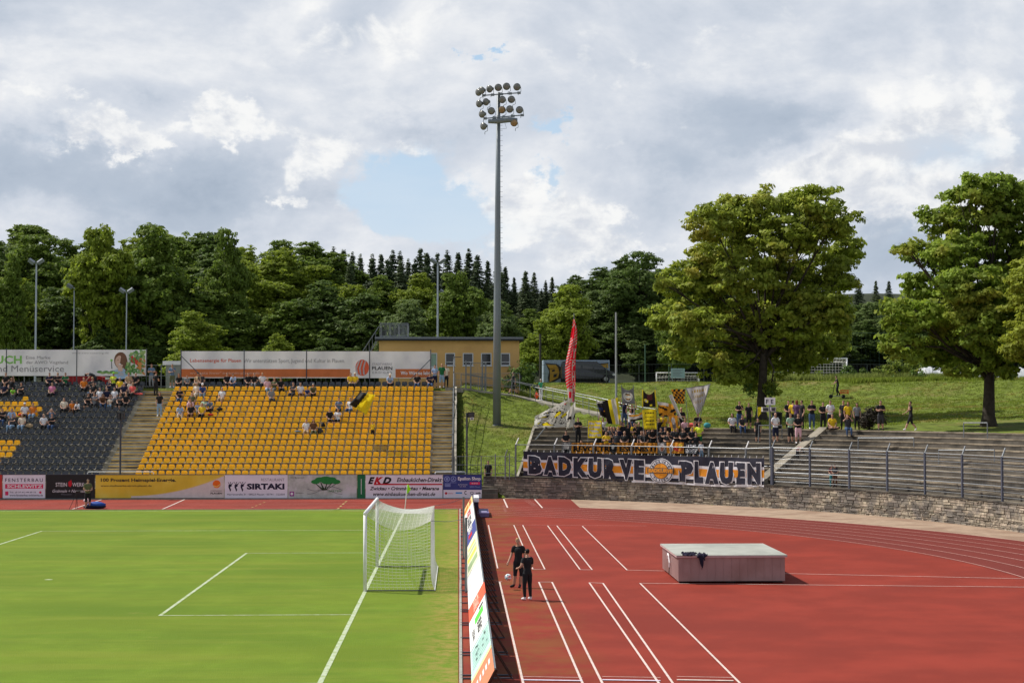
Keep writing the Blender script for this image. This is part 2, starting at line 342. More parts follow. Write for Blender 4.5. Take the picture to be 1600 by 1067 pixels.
pts = [(-140, 20), (60, 20), (60, 60)]+[wp(a, WR-.02) for a in np.linspace(-.15, atan2(32.9, 10.5), 60)]+[(1.2, 98.9), (-140, 98.9)]
b.add([(x, y, -.012) for x, y in pts], [tuple(range(len(pts)))], sand); b.build('apron', kind='structure')
b = MB(); RO = 41.75
pts = [(-140, 98.62), (-140, 20), (TCX+RO*cos(-.9), 20)]+ring(RO, -.9, 1.30)+[(8.4, 93.6), (6.9, 98.62)]
pts = [(-140, 98.62), (-140, 20), (25, 20)]+[p for p in ring(RO, -.6, 1.02)]+[(6.85, 98.62)]
b.add([(x, y, -.004) for x, y in pts], [tuple(range(len(pts)))], track); b.build('running_track', kind='structure')
b = MB(); b.quad((-140, 18, .004), (.0, 18, .004), (-.08, 89.2, .004), (-140, 89.2, .004), turf); b.build('football_pitch', kind='structure')
kerbm = cm((150, 148, 140), 'kerb_concrete', rough=.9, var=.15)
b = MB(); b.box(.0, .07, 18, 89.2, -.05, .03, kerbm); b.box(-140, .07, 89.2, 89.26, -.05, .03, kerbm); b.box(-140, 1.0, 98.66, 98.72, -.05, .03, kerbm); b.build('kerb', kind='structure')
# ---- painted lines
chalk = mat('chalk_line', (.42, .48, .33), .95, .2, 9, col2=(.30, .38, .15), sc2=3)
lane = mat('lane_paint', (.62, .50, .45), .8, .15, 6); lane_thin = mat('thin_lane_paint', (.60, .34, .29), .8, .2, 6)
def line(b, p, q, w_, m, z=.010, ext=0):
    p = Vector((p[0], p[1], z)); q = Vector((q[0], q[1], z)); d = (q-p).normalized(); n = Vector((-d.y, d.x, 0))*w_/2; b.quad(p-n-d*ext, q-n+d*ext, q+n+d*ext, p+n-d*ext, m)
def gl(b, x0, y0, x1, y1, w_, m, z=.010): line(b, G(x0, y0), G(x1, y1), w_, m, z)
GX = -3.02; PC = 54.85; TOPY = 88.3
b = MB()
line(b, (GX, 20), (GX, TOPY), .12, chalk); line(b, (-100, TOPY), (GX, TOPY), .10, chalk)
for hw, dp in ((9.16, 5.5), (20.16, 16.5)):
    for sgn in (-1, 1): line(b, (GX-dp, PC+sgn*hw), (GX-.07, PC+sgn*hw), .08, chalk)
    line(b, (GX-dp, PC-hw-.04), (GX-dp, PC+hw+.04), .10, chalk, z=.0085)
for i in range(8):
    a = i*pi/2/8; line(b, (GX-cos(a), TOPY-sin(a)), (GX-cos(a+pi/16), TOPY-sin(a+pi/16)), .08, chalk, z=.0115)
ps = Vector((GX-11, PC, .011)); b.add([ps+Vector((.14*cos(q), .14*sin(q), 0)) for q in np.linspace(0, 6, 12)], [tuple(range(12))], chalk)
b.build('pitch_markings', kind='structure')
b = MB()
for k in range(1, 8): line(b, (-140, 89.3+1.17*k), (TCX, 89.3+1.17*k), .045, lane_thin); line(b, (TCX, 89.3+1.17*k), (6.9 if k > 5 else TCX, 89.3+1.17*k), .045, lane_thin) if k > 5 else None
for k in range(0, 6):
    rr = 34.5+1.2*k; pp = ring(rr, -.6, pi/2, 110)
    for p, q in zip(pp, pp[1:]): line(b, p, q, .045, lane_thin)
pp = ring(RO-.05, -.6, 1.02, 80)
for p, q in zip(pp, pp[1:]): line(b, p, q, .05, lane_thin, z=.012)
Z = .006
def z6(x, y): return (540+x/3.263, 740+y/3.263)
def seg6(x0, y0, x1, y1, w_=.05, m=lane, z=.010): gl(b, *z6(x0, y0), *z6(x1, y1), w_, m, z)
for q in [(728, 262, 775, 482), (858, 262, 955, 487), (903, 262, 1016, 487), (955, 487, 1016, 487), (1030, 265, 1195, 488), (1077, 265, 1257, 490), (1195, 489, 1257, 490), (1207, 267, 1435, 491)]: seg6(*q)
for q in [(785, 550, 920, 1130), (767, 550, 797, 550), (985, 552, 1235, 1130), (1052, 552, 1340, 1130), (985, 552, 1052, 552), (1242, 555, 1640, 1130), (1312, 558, 1712, 1130), (1242, 555, 1312, 558)]: seg6(*q, w_=.055)
gl(b, 1000, 911, 1200, 1111, .055, lane); gl(b, 1000, 911, 1600, 917, .05, lane); gl(b, 979.8, 890.5, 1600, 904, .05, lane)
gl(b, 764, 819.5, 1010, 821.5, .04, lane_thin)
lil = mat('lilac_line', (.62, .55, .66), .8, .1, 5)
for x0, x1 in ((815, 910), (941, 1032), (1057.5, 1146)):
    gl(b, x0, 1057, x1, 1058.5, .03, lane, .0125); gl(b, x0, 1062, x1, 1063.5, .11, lil if x0 < 1050 else lane, .0135)
gl(b, 787, 779.5, 793, 793, .09, lane, .0115); gl(b, 835, 779.5, 847.5, 793.5, .09, lane, .0115); gl(b, 254, 795.5, 289, 780, .09, lane, .0125); gl(b, 113, 795.5, 160, 780, .09, lane, .0125)
for i in range(6):
    gl(b, 817+i*2.6, 780.5+i*1.9, 827+i*2.6, 780.5+i*1.9, .10, lane_thin, .0135); gl(b, 785+i*.6, 790+i*1.9, 789+i*.6, 790+i*1.9, .10, lane_thin, .0135)
yel = mat('yellow_mark', (.45, .33, .12), .8, .2, 5)
for i in range(4): gl(b, 527+i*4, 795-i*3.5, 530+i*4, 793.5-i*3.5, .10, yel, .0115); gl(b, 393+i*6, 793-i*2.5, 396+i*6, 792-i*2.5, .08, yel, .0115)
b.build('track_markings', kind='structure')
# ------------------------------------------------------------------ grandstand
YB, RUN, RISE, ZB = 101.0, .90, .362, .98
def rowY(i): return YB+RUN*i
def rowZ(i): return ZB+RISE*i
nosing = mat('yellow_step_edge', (.62, .40, .08), .8, .25, 3)
b = MB()
for i in range(17):
    y = rowY(i); b.box(-46, -.45, y-.5, y+.4+(0 if i < 16 else .6), rowZ(i)-.362 if i else 0, rowZ(i), row_concrete)
b.box(-46, -.45, 99.55, 100.5, -.2, .62, concrete)
stand = thing('grandstand', 'stepped concrete grandstand carrying the rows of yellow and dark seats', 'grandstand', (-20, 99.6, 0))
b.build('concrete_rows', stand)
for x0, x1 in ((-22.55, -20.62), (-1.78, -.52)):
    b = MB(); c = MB()
    for i in range(17):
        y = rowY(i)-.5; z = rowZ(i)
        b.box(x0, x1, y-.45, y-.003, z-.36, z-.181, concrete)
        for yy, zz in ((y, z), (y-.45, z-.181)): c.box(x0+.02, x1-.02, yy-.012, yy+.07, zz-.035, zz+.006, nosing)
    b.build('aisle_stairs', stand); c.build('step_edges', stand)
def mkseat(m):
    prof = [(-.19, .385, .165), (-.235, .402, .178), (-.20, .42, .19), (-.05, .395, .195), (.12, .395, .195), (.18, .43, .195), (.20, .50, .195), (.212, .59, .19), (.22, .655, .165), (.223, .672, .12)]
    b = MB(); cols = [-1, -.82, -.4, 0, .4, .82, 1]; vs = []
    for off in (0, 1):
        for j, (y, z, w_) in enumerate(prof):
            for c in cols:
                lift = .028*abs(c)**3 if j in (2, 3, 4) else 0; fwd = -.03*abs(c)**3 if j >= 5 else 0
                vs.append((c*w_, y+fwd+off*.018*(1 if j > 4 else .2), z+lift-off*(.02 if j <= 4 else .004)))
    n = len(cols); k = len(prof); f = []
    for j in range(k-1):
        for i in range(n-1):
            a = j*n+i; f.append((a, a+1, a+n+1, a+n)); a += n*k; f.append((a, a+n, a+n+1, a+1))
    e = [(j*n, (j+1)*n) for j in range(k-1)]
    for a, c in e: f.append((a, c, c+n*k, a+n*k)); a += n-1; c += n-1; f.append((a, a+n*k, c+n*k, c))
    b.add(vs, f, m); b.box(-.05, .05, .0, .42, .18, .385, grey); return b
ys_m = mat('yellow_seat_plastic', (.95, .585, .016), .42, .06, 1.5, isl=.08, spec=.4, trans=.30); ds_m = mat('anthracite_seat_plastic', (.020, .024, .034), .30, .12, 1.5, isl=.2, spec=.6)
old_m = mat('faded_seat_plastic', (.40, .25, .05), .6, .2, 6)
sy = mkseat(ys_m).build('stadium_seat', smooth=True); sd = mkseat(ds_m).build('stadium_seat', smooth=True); so_ = mkseat(old_m).build('stadium_seat', smooth=True)
YX = [-20.28+.4789*k for k in range(39)]
seats = []        # (row, x, kind, index from the left aisle)
for i in range(17):
    for k, x in enumerate(YX): seats.append((i, x, 'd' if i == 16 else ('o' if (i == 4 and k in (31, 32)) else 'y'), k+1, 'R'))
    for k in range(120):
        x = -22.93-.4789*k+(.0 if i % 2 else -.04); px = 718+x/rowY(i)*F; lim = {13: (37, 48), 12: (-99, 62), 11: (-99, 70), 10: (20, 66), 5: (-99, 35), 4: (-99, 30), 3: (-99, 25), 2: (-99, 7)}.get(i)
        seats.append((i, x, 'y' if lim and lim[0] < px < lim[1] else 'd', k+1, 'L'))
used = set(); n = 0; rest = {'y': [], 'd': [], 'o': []}
for i, x, kd, k, sd_ in sorted(seats, key=lambda q: (q[0], abs(q[1]))):
    px = 718+x/rowY(i)*F
    if n < 300 and px > -2:
        src = {'y': sy, 'd': sd, 'o': so_}[kd]
        o = src if kd not in used else src.copy()
        if kd in used: COL.objects.link(o)
        used.add(kd); o.location = (x, rowY(i), rowZ(i)); n += 1
        col = {'y': 'yellow', 'd': 'dark grey', 'o': 'faded dirty yellow'}[kd]
        row = 'front row' if i == 0 else ordw(i+1)+' row from front'
        tag(o, f'{col} seat, {row}, {ordw(k)} seat {"right" if sd_ == "R" else "left"} of the left aisle', 'seat', 'stadium seats of the grandstand')
    else: rest[kd].append((x, rowY(i), rowZ(i)))
if 'o' not in used: so_.location = (0, 0, -50)
def bulk(src, pts):
    n = len(src.data.vertices); v = np.empty(n*3, 'f4'); src.data.vertices.foreach_get('co', v); v = v.reshape(-1, 3); f = [tuple(p.vertices) for p in src.data.polygons]
    return v, f
b = MB()
for kd, src, m in (('y', sy, ys_m), ('d', sd, ds_m), ('o', so_, old_m)):
    v, f = bulk(src, None); mi = [p.material_index for p in src.data.polygons]
    for p in rest[kd]:
        o_ = len(b.v); b.v += [tuple(q) for q in (v+np.array(p))]; ma = b.mi(m); mb_ = b.mi(grey)
        for ff, q in zip(f, mi): b.f.append(tuple(a+o_ for a in ff)); b.m.append(mb_ if q else ma)
o = b.build('upper_row_seats', smooth=True); tag(o, 'yellow and dark plastic seats filling the upper rows of the grandstand', 'seats', None, 'stuff')
# rails at the foot of the aisles
for n_, (x0, x1, lb) in enumerate(((137, 240, 'long white handrail at the foot of the left aisle stairs'), (680, 727, 'short white handrail at the foot of the right aisle stairs'))):
    b = MB(); a = P(x0, 737, 99.9); c = P(x1, 737, 99.9)
    b.tube([(a.x, 99.9, .6), (a.x, 99.9, a.z-.06), (a.x+.06, 99.9, a.z), (c.x-.06, 99.9, a.z), (c.x, 99.9, a.z-.06), (c.x, 99.9, .6)], .028, white, 8)
    b.tube([(a.x, 99.9, 1.2), (c.x, 99.9, 1.2)], .018, white, 6)
    tag(b.build('handrail', origin=((a.x+c.x)/2, 99.9, .6)), lb, 'handrail', 'handrails at the foot of the grandstand aisles')

# ------------------------------------------------------------------ advertising boards along the far straight
BY = 98.86
def bf(Y, eps):
    def f(px, py): return P(px, py, Y-eps)
    return f
def board(x0, x1, y0, y1, m, label, deco, Y=BY, name='advertising_board', th=.05, frame=True, cat='advertising board', group='advertising boards along the far straight'):
    a = P(x0, y1, Y); c = P(x1, y0, Y); zb = a.z
    t_ = thing(name, label, cat, ((a.x+c.x)/2, Y, zb), 0, group)
    b = MB(); b.box(a.x+.012, c.x-.012, Y, Y+th, a.z, c.z, m)
    b.build('panel', t_)
    if frame:
        b = MB(); b.box(a.x, c.x, Y-.02, Y+th+.02, c.z, c.z+.035, greydk); b.box(a.x, c.x, Y-.02, Y+th+.02, a.z-.035, a.z, greydk)
        for q in np.linspace(a.x+.1, c.x-.1, 3): b.bar((q, Y+th, a.z), (q, Y+.45, -.0), .04, .04, greydk)
        b.build('frame', t_)
    b = MB(); deco(b, lambda e: bf(Y, e))
    if b.v: b.build('printed_face', t_)
    return t_
navy = cm((32, 30, 58), 'navy_print', rough=.6); redp = cm((190, 20, 40), 'red_print', rough=.6); pinkp = cm((215, 40, 95), 'pink_print', rough=.6); wht = cm((232, 230, 232), 'white_print', rough=.6)
blk = cm((22, 22, 26), 'black_print', rough=.6); gry = cm((125, 125, 132), 'grey_print', rough=.6); orp = cm((235, 110, 25), 'orange_print', rough=.6)
pan_w = mat('white_board_face', (.78, .76, .84), .5, .05, 1); pan_k = mat('black_board_face', (.014, .013, .015), .45, .1, 1)
pan_y = mat('yellow_board_face', (.72, .50, .035), .5, .08, .8, col2=(.80, .66, .12), sc2=.35, c2lo=.4, c2hi=.7)
pan_g = mat('grey_green_board_face', (.46, .50, .46), .5, .16, 2.5, col2=(.62, .63, .64), sc2=1.1)
pan_gr = mat('green_board_face', (.01, .16, .055), .5, .1, 1); pan_b = mat('blue_board_face', (.035, .05, .22), .5, .1, 1)
T0, T1 = 741.5, 778
def d1(b, F_):
    f = F_(.004); g = F_(.008)
    b.text('FENSTERBAU', f, 8, 752.5, 67, 747, navy, .01, 0, 1.35); b.poly([(8, 763), (67.5, 763), (67.5, 756), (8, 756)], f, pinkp)
    b.text('SCHLEWITZ', g, 11, 762, 66, 757, wht, .03); b.poly([(8, 773.5), (13, 773.5), (13, 767.5), (8, 767.5)], f, pinkp)
    b.text('Tel.: (0 37 41) 44 60 15', f, 15, 770.6, 56, 767.6, navy, .01); b.text('www.fensterbau-schlewitz.de', f, 15, 775, 67, 771.8, navy, .01); b.disc(63, 769, 2, 2, f, pinkp, 8)
def d2(b, F_):
    f = F_(.004); b.text('STEIN', f, 87, 760, 104.5, 753.8, wht, .0); b.text('WERK', f, 113, 760, 132, 753.8, wht, .0)
    b.poly([(107, 759), (110, 761), (112.5, 757), (111.5, 749.5), (109, 751), (106.5, 753)], f, redp); b.text('Grabmale + Naturstein', f, 82, 769, 137, 764.5, wht, 0, .3); b.text('Plauen', f, 96, 773, 112, 771, gry)
def d3(b, F_):
    f = F_(.004); g = F_(.008)
    pal = cm((214, 205, 200), 'cream_print'); yl = cm((226, 196, 110), 'pale_yellow_print')
    up = [(205+(350-205)*q, 774.5-2*q-29.5*q**2.1) for q in np.linspace(0, 1, 20)]
    b.add([f(*p) for p in up]+[f(350, 777.6)]+[f(205+145*(1-q), 777.6) for q in np.linspace(0, 1, 20)], [tuple(range(41))], pal)
    b.add([g(x, y-.3-1.0*(i/19)) for i, (x, y) in enumerate(up)]+[g(x, y+.5) for x, y in reversed(up)], [tuple(range(40))], yl)
    dk = cm((52, 50, 44), 'dark_brown_print'); b.text('100 Prozent Heimspiel-Energie.', f, 157.5, 754, 275, 746.8, dk, .035); b.text('www.stadtwerke-strom-plauen.de', f, 157.5, 761, 237, 757, dk, .015)
    b.disc(338.5, 756, 6.2, 6.2, F_(.012), orp); b.poly([(332.5, 757.5), (339, 759.5), (344.6, 755), (344.3, 757), (339, 761), (333.5, 759.5)], F_(.016), yl); b.text('STADTWERKE', F_(.012), 329, 767.4, 347, 765.8, dk); b.text('PLAUEN', F_(.012), 329, 771.8, 347, 769, dk, .03)
def d4(b, F_):
    f = F_(.004); b.text('RESTAURANT', f, 408, 751.5, 444.5, 747, gry, .0); b.text('SIRTAKI', f, 385.5, 764.5, 444.5, 755, navy, .05)
    b.text('Herrenstraße 31 · 08523 Plauen · 03741 - 522500', f, 355, 773.4, 445, 770.6, navy, .005)
    for k in range(3):
        x = 359+k*9.5; b.disc(x+1.2, 753.8, 1, 1, f, navy, 8); b.poly([(x-2, 757), (x+2.5, 755.5), (x+3.2, 759), (x+.5, 761), (x+2.2, 765), (x+.6, 768), (x-.8, 764), (x-2.2, 761)], f, navy); b.poly([(x-3, 753), (x-2.4, 752.6), (x+.5, 757), (x-.2, 757.4)], f, navy); b.poly([(x+2.4, 756.6), (x+5.6, 752.6), (x+6, 753), (x+3, 757.4)], f, navy)
def d5(b, F_):
    f = F_(.004); g = F_(.008); gm = cm((38, 128, 60), 'tree_green_print'); tm = cm((40, 60, 34), 'tree_dark_print')
    r_ = random.Random(3); bl = [(493, 752.5, 7, 3.5), (500, 749, 8, 3.8), (509, 747.5, 9, 3.6), (518, 749, 8, 4), (525, 752.5, 7, 3.6), (512, 752.5, 10, 4)]
    for k, (x, y, rx, ry) in enumerate(bl): b.disc(x, y, rx, ry, F_(.008+.002*k), gm, 14)
    for x, y in ((493, 755), (501, 753), (511, 755), (519, 754), (526, 755)): b.poly([(x-.6, y), (x+.6, y), (507.5+(x-507)*.12+.8, 765), (505.5+(x-507)*.12, 766)], F_(.022), tm)
    for dy, a0 in ((0, 0), (5, 1.2)):
        q = [(480+55*s, 763+dy+3.2*sin(s*7+a0)) for s in np.linspace(0, 1, 24)]; b.add([f(x, y) for x, y in q]+[f(x, y+.55) for x, y in reversed(q)], [tuple(range(48))], navy)
    b.text('Am Burgteich', f, 453.5, 747.6, 475, 744.8, tm); b.poly([(452.5, 775), (459.5, 775), (459.5, 767.5), (452.5, 767.5)], f, cm((150, 60, 140), 'purple_print')); b.disc(456, 771.2, 2.1, 2.1, g, wht, 12)
    b.text('Burgteich', f, 462, 771, 474, 769, tm); b.text('GARTEN', f, 512, 768.5, 533, 765.4, gm)
def d6(b, F_): b.text('▪', F_(.004), 564, 770, 565, 752, wht) if False else b.poly([(564, 772), (564.8, 772), (564.8, 748), (564, 748)], F_(.004), wht)
def d7(b, F_):
    f = F_(.004); b.text('E', f, 575, 756, 585.5, 745, blk, .06, .35); b.text('K', f, 584, 756, 599, 745, redp, .06, .35); b.text('D', f, 597.5, 756, 611.5, 745, blk, .06, .35)
    b.poly([(584, 757.5), (691, 757.5), (691, 755.3), (584, 755.3)], F_(.007), redp); b.text('Einbauküchen-Direkt', f, 620, 752.8, 690.5, 746, blk, .025, .3)
    b.text('Zwickau • Crimmitschau • Meerane', f, 577.5, 765.6, 686, 760, blk, .03, .3); b.text('www.einbaukuechen-direkt.de', f, 583, 774.5, 680, 768.6, blk, .02, .3)
def d8(b, F_):
    f = F_(.004); g = F_(.008); lb = cm((150, 165, 215), 'pale_blue_print'); b.poly([(692.8, 777.6), (752.6, 777.6), (752.6, 765), (692.8, 765)], f, pan_w)
    b.text('Epsilon Shop', f, 715.5, 751.5, 751, 744.8, wht, .03); b.poly([(734, 757), (750, 757), (750, 753), (734, 753)], f, pinkp); b.text('INFO', g, 737, 756, 747, 754, wht); b.text('08523 Plauen', f, 734, 761.3, 750, 759, lb)
    for x in (698.5, 708.5):
        b.disc(x, 748.2, 4.3, 4.3, f, lb, 18); b.disc(x, 748.2, 3.4, 3.4, g, pan_b, 18)
    b.text('e', F_(.012), 696.6, 750.2, 700.4, 746.2, lb, .02); b.text('A', F_(.012), 706.6, 750.4, 710.4, 745.8, lb, .01); b.text('EPSILON', f, 704, 754.6, 713, 753, lb); b.text('Ihr Fachhandel', f, 716, 757.5, 730, 756, wht); b.text('vor Ort', f, 718, 760.6, 728, 759, wht)
    for k in range(3): b.poly([(695, 756+2*k), (704, 756+2*k), (704, 755+2*k), (695, 755+2*k)], f, lb)
    b.disc(697, 770.4, 2, 2, g, redp, 12); b.text('telefon', g, 700, 771.4, 708, 769.4, redp); b.poly([(712, 771), (722, 771), (722, 768.6), (712, 768.6)], g, cm((60, 150, 215), 'sky_blue_print')); b.text('C', g, 725.5, 772.5, 729, 766.5, blk, .03); b.text('Q', g, 734.5, 773, 740, 768, blk, .0); b.text('wds', g, 743, 771.6, 751, 768.2, blk, .04)
board(-60, 3.6, T0, T1, cm((190, 60, 55), 'red_board_face'), 'plain red advertising board at the left edge before the stand', lambda b, F_: None)
board(4, 71, T0, T1, pan_w, 'white advertising board reading FENSTERBAU SCHLEWITZ with a pink bar', d1)
board(71.3, 148.3, T0, T1, pan_k, 'black advertising board reading STEIN WERK with a small red mark', d2)
board(148.6, 350.3, T0, T1, pan_y, 'long yellow advertising board reading 100 Prozent Heimspiel-Energie with an orange ball', d3)
board(350.6, 449.7, T0, T1, pan_w, 'white advertising board reading RESTAURANT SIRTAKI with dancing figures', d4)
board(450, 557.7, T0, T1, pan_g, 'grey advertising board with a drawing of a spreading green tree', d5)
board(558, 570.7, T0, T1, pan_gr, 'narrow plain green advertising board between the tree board and the EKD board', d6)
board(571, 691.7, T0, T1, pan_w, 'white advertising board reading EKD Einbauküchen-Direkt with a red line', d7)
board(692, 753, T0, T1, pan_b, 'blue and white advertising board reading Epsilon Shop at the right end', d8)

# ------------------------------------------------------------------ long banners behind the top row
def wrinkle(x, z): return .05*sin(x*1.3+z*.8)+.03*sin(x*3.1-z*1.7)+.015*sin(x*7.3+z*2.1)
def sheet(b, Y, x0, x1, z0, z1, m, nx_=60, nz_=4, wf=wrinkle):
    vs = []
    for j in range(nz_+1):
        for i in range(nx_+1): x = x0+(x1-x0)*i/nx_; z = z0+(z1-z0)*j/nz_; vs.append((x, Y+wf(x, z), z))
    b.add(vs, [(j*(nx_+1)+i, j*(nx_+1)+i+1, (j+1)*(nx_+1)+i+1, (j+1)*(nx_+1)+i) for j in range(nz_) for i in range(nx_)], m)
def wf_(Y, eps, wf=wrinkle):
    def f(px, py):
        p = P(px, py, Y); p.y = Y+wf(p.x, p.z)-eps; return p
    return f
bnr = mat('white_mesh_banner', (.66, .64, .66), .8, .05, .8, trans=.35, col2=(.56, .54, .58), sc2=.4); bor = mat('orange_banner_print', (.66, .20, .07), .8, .08, .8, trans=.35)
gtx = cm((135, 132, 136), 'banner_grey_text'); lgn = mat('banner_lime_text', (.30, .62, .16), .8, .06, 3, trans=.3); rtx = cm((205, 92, 72), 'banner_red_text'); brn = cm((120, 85, 66), 'hair_print'); skp = cm((214, 178, 160), 'face_print')
NY = 117.3
# banner 1
a = P(-120, 587, NY); c = P(229.5, 546.5, NY)
B1 = thing('long_banner', 'pale catering banner with a smiling woman and vegetables behind the dark seats', 'banner', ((a.x+c.x)/2, NY, 7.0), 0, 'long banners behind the top row of the stand')
b = MB(); sheet(b, NY, a.x, c.x, a.z, c.z, bnr, 60, 5); b.build('cloth', B1, smooth=True)
b = MB(); f = wf_(NY, .02); g = wf_(NY, .03); h = wf_(NY, .04)
b.text('UCH', f, -8, 568.5, 34.5, 555.5, lgn, .03); b.text('Eine Marke', f, 41, 561, 79, 556.2, gtx); b.text('der AWO Vogtland', f, 41, 570, 106, 563.6, gtx, .0); b.text('und Menüservice', f, -12, 581, 100, 571, gtx, .0); b.text('www.awo-catering.de', f, 112, 553.8, 170, 550, gtx, -.01); b.build('lettering', B1)
b = MB(); b.disc(190, 584, 15, 8, f, cm((165, 190, 215), 'blue_blouse_print'), 16); b.disc(188.5, 563, 10, 13, f, brn, 20); b.poly([(193, 552), (199, 562), (200, 576), (196, 583), (191, 570)], f, brn); b.disc(187, 565, 6.8, 9.5, g, skp, 20); b.poly([(184, 572), (191, 571), (192, 580), (185, 580)], g, skp)
b.disc(184.6, 562.5, .9, .6, h, brn, 8); b.disc(190, 562, .9, .6, h, brn, 8); b.poly([(185.2, 568.6), (189.4, 568), (188.2, 570), (186.2, 570)], h, wht); b.disc(174.5, 563, 2, 2, g, lgn, 8); b.poly([(174, 565), (175, 565), (175.6, 576), (174.4, 576)], g, greydk)
r_ = random.Random(5); vg = [cm((92, 140, 76), 'leaf_print'), cm((196, 70, 60), 'tomato_print'), cm((150, 178, 110), 'pale_leaf_print'), cm((205, 140, 80), 'carrot_print'), cm((120, 160, 110), 'cucumber_print')]
for k in range(120):
    y = r_.uniform(549, 584); x = r_.uniform(204 if y < 566 else 198, 226.5); m = vg[1] if 556 < y < 572 and 205 < x < 215 and r_.random() < .7 else (vg[3] if x > 216 and y > 560 and r_.random() < .6 else r_.choice(vg[::2]))
    an = r_.uniform(0, 3); rx, ry = r_.uniform(2, 4.6), r_.uniform(1.1, 2.2); e = wf_(NY, .03+.002*k)
    b.poly([(min(228.5, x+rx*cos(q)*cos(an)-ry*sin(q)*sin(an)), y+rx*cos(q)*sin(an)+ry*sin(q)*cos(an)) for q in np.linspace(0, 5.6, 9)], e, m)
for k in range(6): b.disc(156+k*5, 581+(k % 2)*1.5, 4.5, 2, wf_(NY, .03+.002*k), vg[k % 2*2], 9)
b.build('picture', B1)
def posts(T_, lst, Y, ztop, zb=7.0, r=.035):
    for px in lst:
        x = P(px, 560, Y).x; b = MB(); b.tube([(x, Y, zb), (x, Y, ztop)], r, greydk, 6); b.build('post', T_)
posts(B1, [-60, 10, 120, 229], NY-.09, c.z+.08)
# banner 2
a = P(283, 590.5, NY); c = P(674, 549, NY)
B2 = thing('long_banner', 'white banner with an orange stripe reading Lebensenergie für Plauen behind the yellow seats', 'banner', ((a.x+c.x)/2, NY, 7.0), 0, 'long banners behind the top row of the stand')
b = MB(); sheet(b, NY, a.x, c.x, a.z, c.z, bnr, 90, 6); b.build('cloth', B2, smooth=True)
def strip(b, x0, x1, y0, y1, fn, m, n=40):
    for i in range(n):
        q = x0+(x1-x0)*i/n; s = x0+(x1-x0)*(i+1)/n; b.quad(fn(q, y1), fn(s, y1), fn(s, y0), fn(q, y0), m)
b = MB(); f = wf_(NY, .02); g = wf_(NY, .035); h = wf_(NY, .05)
strip(b, 283.3, 547, 576.5, 589.3, f, bor); strip(b, 618, 673.7, 576.5, 589.8, f, bor, 12)
b.text('Lebensenergie für Plauen', f, 297, 567.5, 377, 560.5, rtx, .015); b.text('Wir unterstützen Sport, Jugend und Kultur in Plauen.', f, 381, 568.5, 539, 560.5, gtx, .0); b.text('www.stadtwerke-strom-plauen.de', g, 297, 586, 406, 580.5, cm((225, 175, 150), 'pale_orange_text'))
b.text('STADTWERKE', f, 581.5, 570.6, 612.5, 567.2, gtx, .0); b.text('PLAUEN', f, 581.5, 578, 613, 572.4, blk, .02); b.text('ERDGAS', f, 582, 583.6, 612.5, 580.2, gtx, 0, 0, 1.3); b.text('Wo Wärme lebt', g, 626, 585.6, 672, 579.8, wht, .02)
b.disc(566, 574.4, 10.6, 12.6, g, cm((214, 92, 60), 'flame_print'), 24)
for k, x in enumerate((559, 563.5, 568.5)): b.poly([(x-1.2, 584.5), (x+1.5, 586.2), (x-1.0+k*.8, 576), (x+3.6, 563), (x+1.6, 563), (x-3.4+k*.9, 575)], h, bnr)
b.build('lettering', B2)
posts(B2, [283, 381.5, 479, 577.6, 673], NY-.10, c.z+.12)
b = MB()
for p0, p1 in (((283, 556), (321, 594)), ((672, 562), (640, 594))): b.tube([P(*p0, NY-.25), P(*p1, NY-1.0)], .03, greydk, 6)
b.build('brace', B2)

# ------------------------------------------------------------------ wire fences behind the stand
def wire_fence(pts, h, label, name='mesh_fence', post_r=.03, sp=.35, m=grey, group=None, rails=3, wires=True, tops=None, cat='fence'):
    t_ = thing(name, label, cat, pts[0], 0, group); b = MB()
    for a, c in zip(pts, pts[1:]):
        a = Vector(a); c = Vector(c); L = (c-a).length
        for k in range(rails):
            z = Vector((0, 0, h*(.06+.92*k/(rails-1)))); b.tube([a+z, c+z], .016, m, 5)
        if wires:
            for k in range(int(L/sp)+1):
                q = a+(c-a)*min(1, k*sp/L); b.tube([q+Vector((0, 0, .06)), q+Vector((0, 0, h*.98))], .006, m, 3, cap=False)
    b.build('mesh_panel', t_)
    for p in pts:
        b = MB(); p = Vector(p); b.tube([p-Vector((0, 0, .3)), p+Vector((0, 0, h))], post_r, m, 6); b.build('post', t_)
    return t_
wire_fence([(x, NY+.4, 7.0) for x in np.arange(-42, -4.0, 2.5)], 1.7, 'grey mesh fence below the long banners at the top of the stand')
a = P(253, 600, 118.6)
hut = thing('small_hut', 'small pale hut with a flat white roof beside the left end of the white banner', 'hut', (a.x+.7, 119.8, 7.0))
b = MB(); b.box(a.x+.2, a.x+1.7, 119, 120.6, 6.9, PZ(260, 570, 119), cm((150, 152, 150), 'hut_wall')); b.build('wall', hut)
b = MB(); b.box(a.x, a.x+1.9, 118.8, 120.8, PZ(260, 570, 119), PZ(260, 564, 119), wht); b.build('roof', hut)

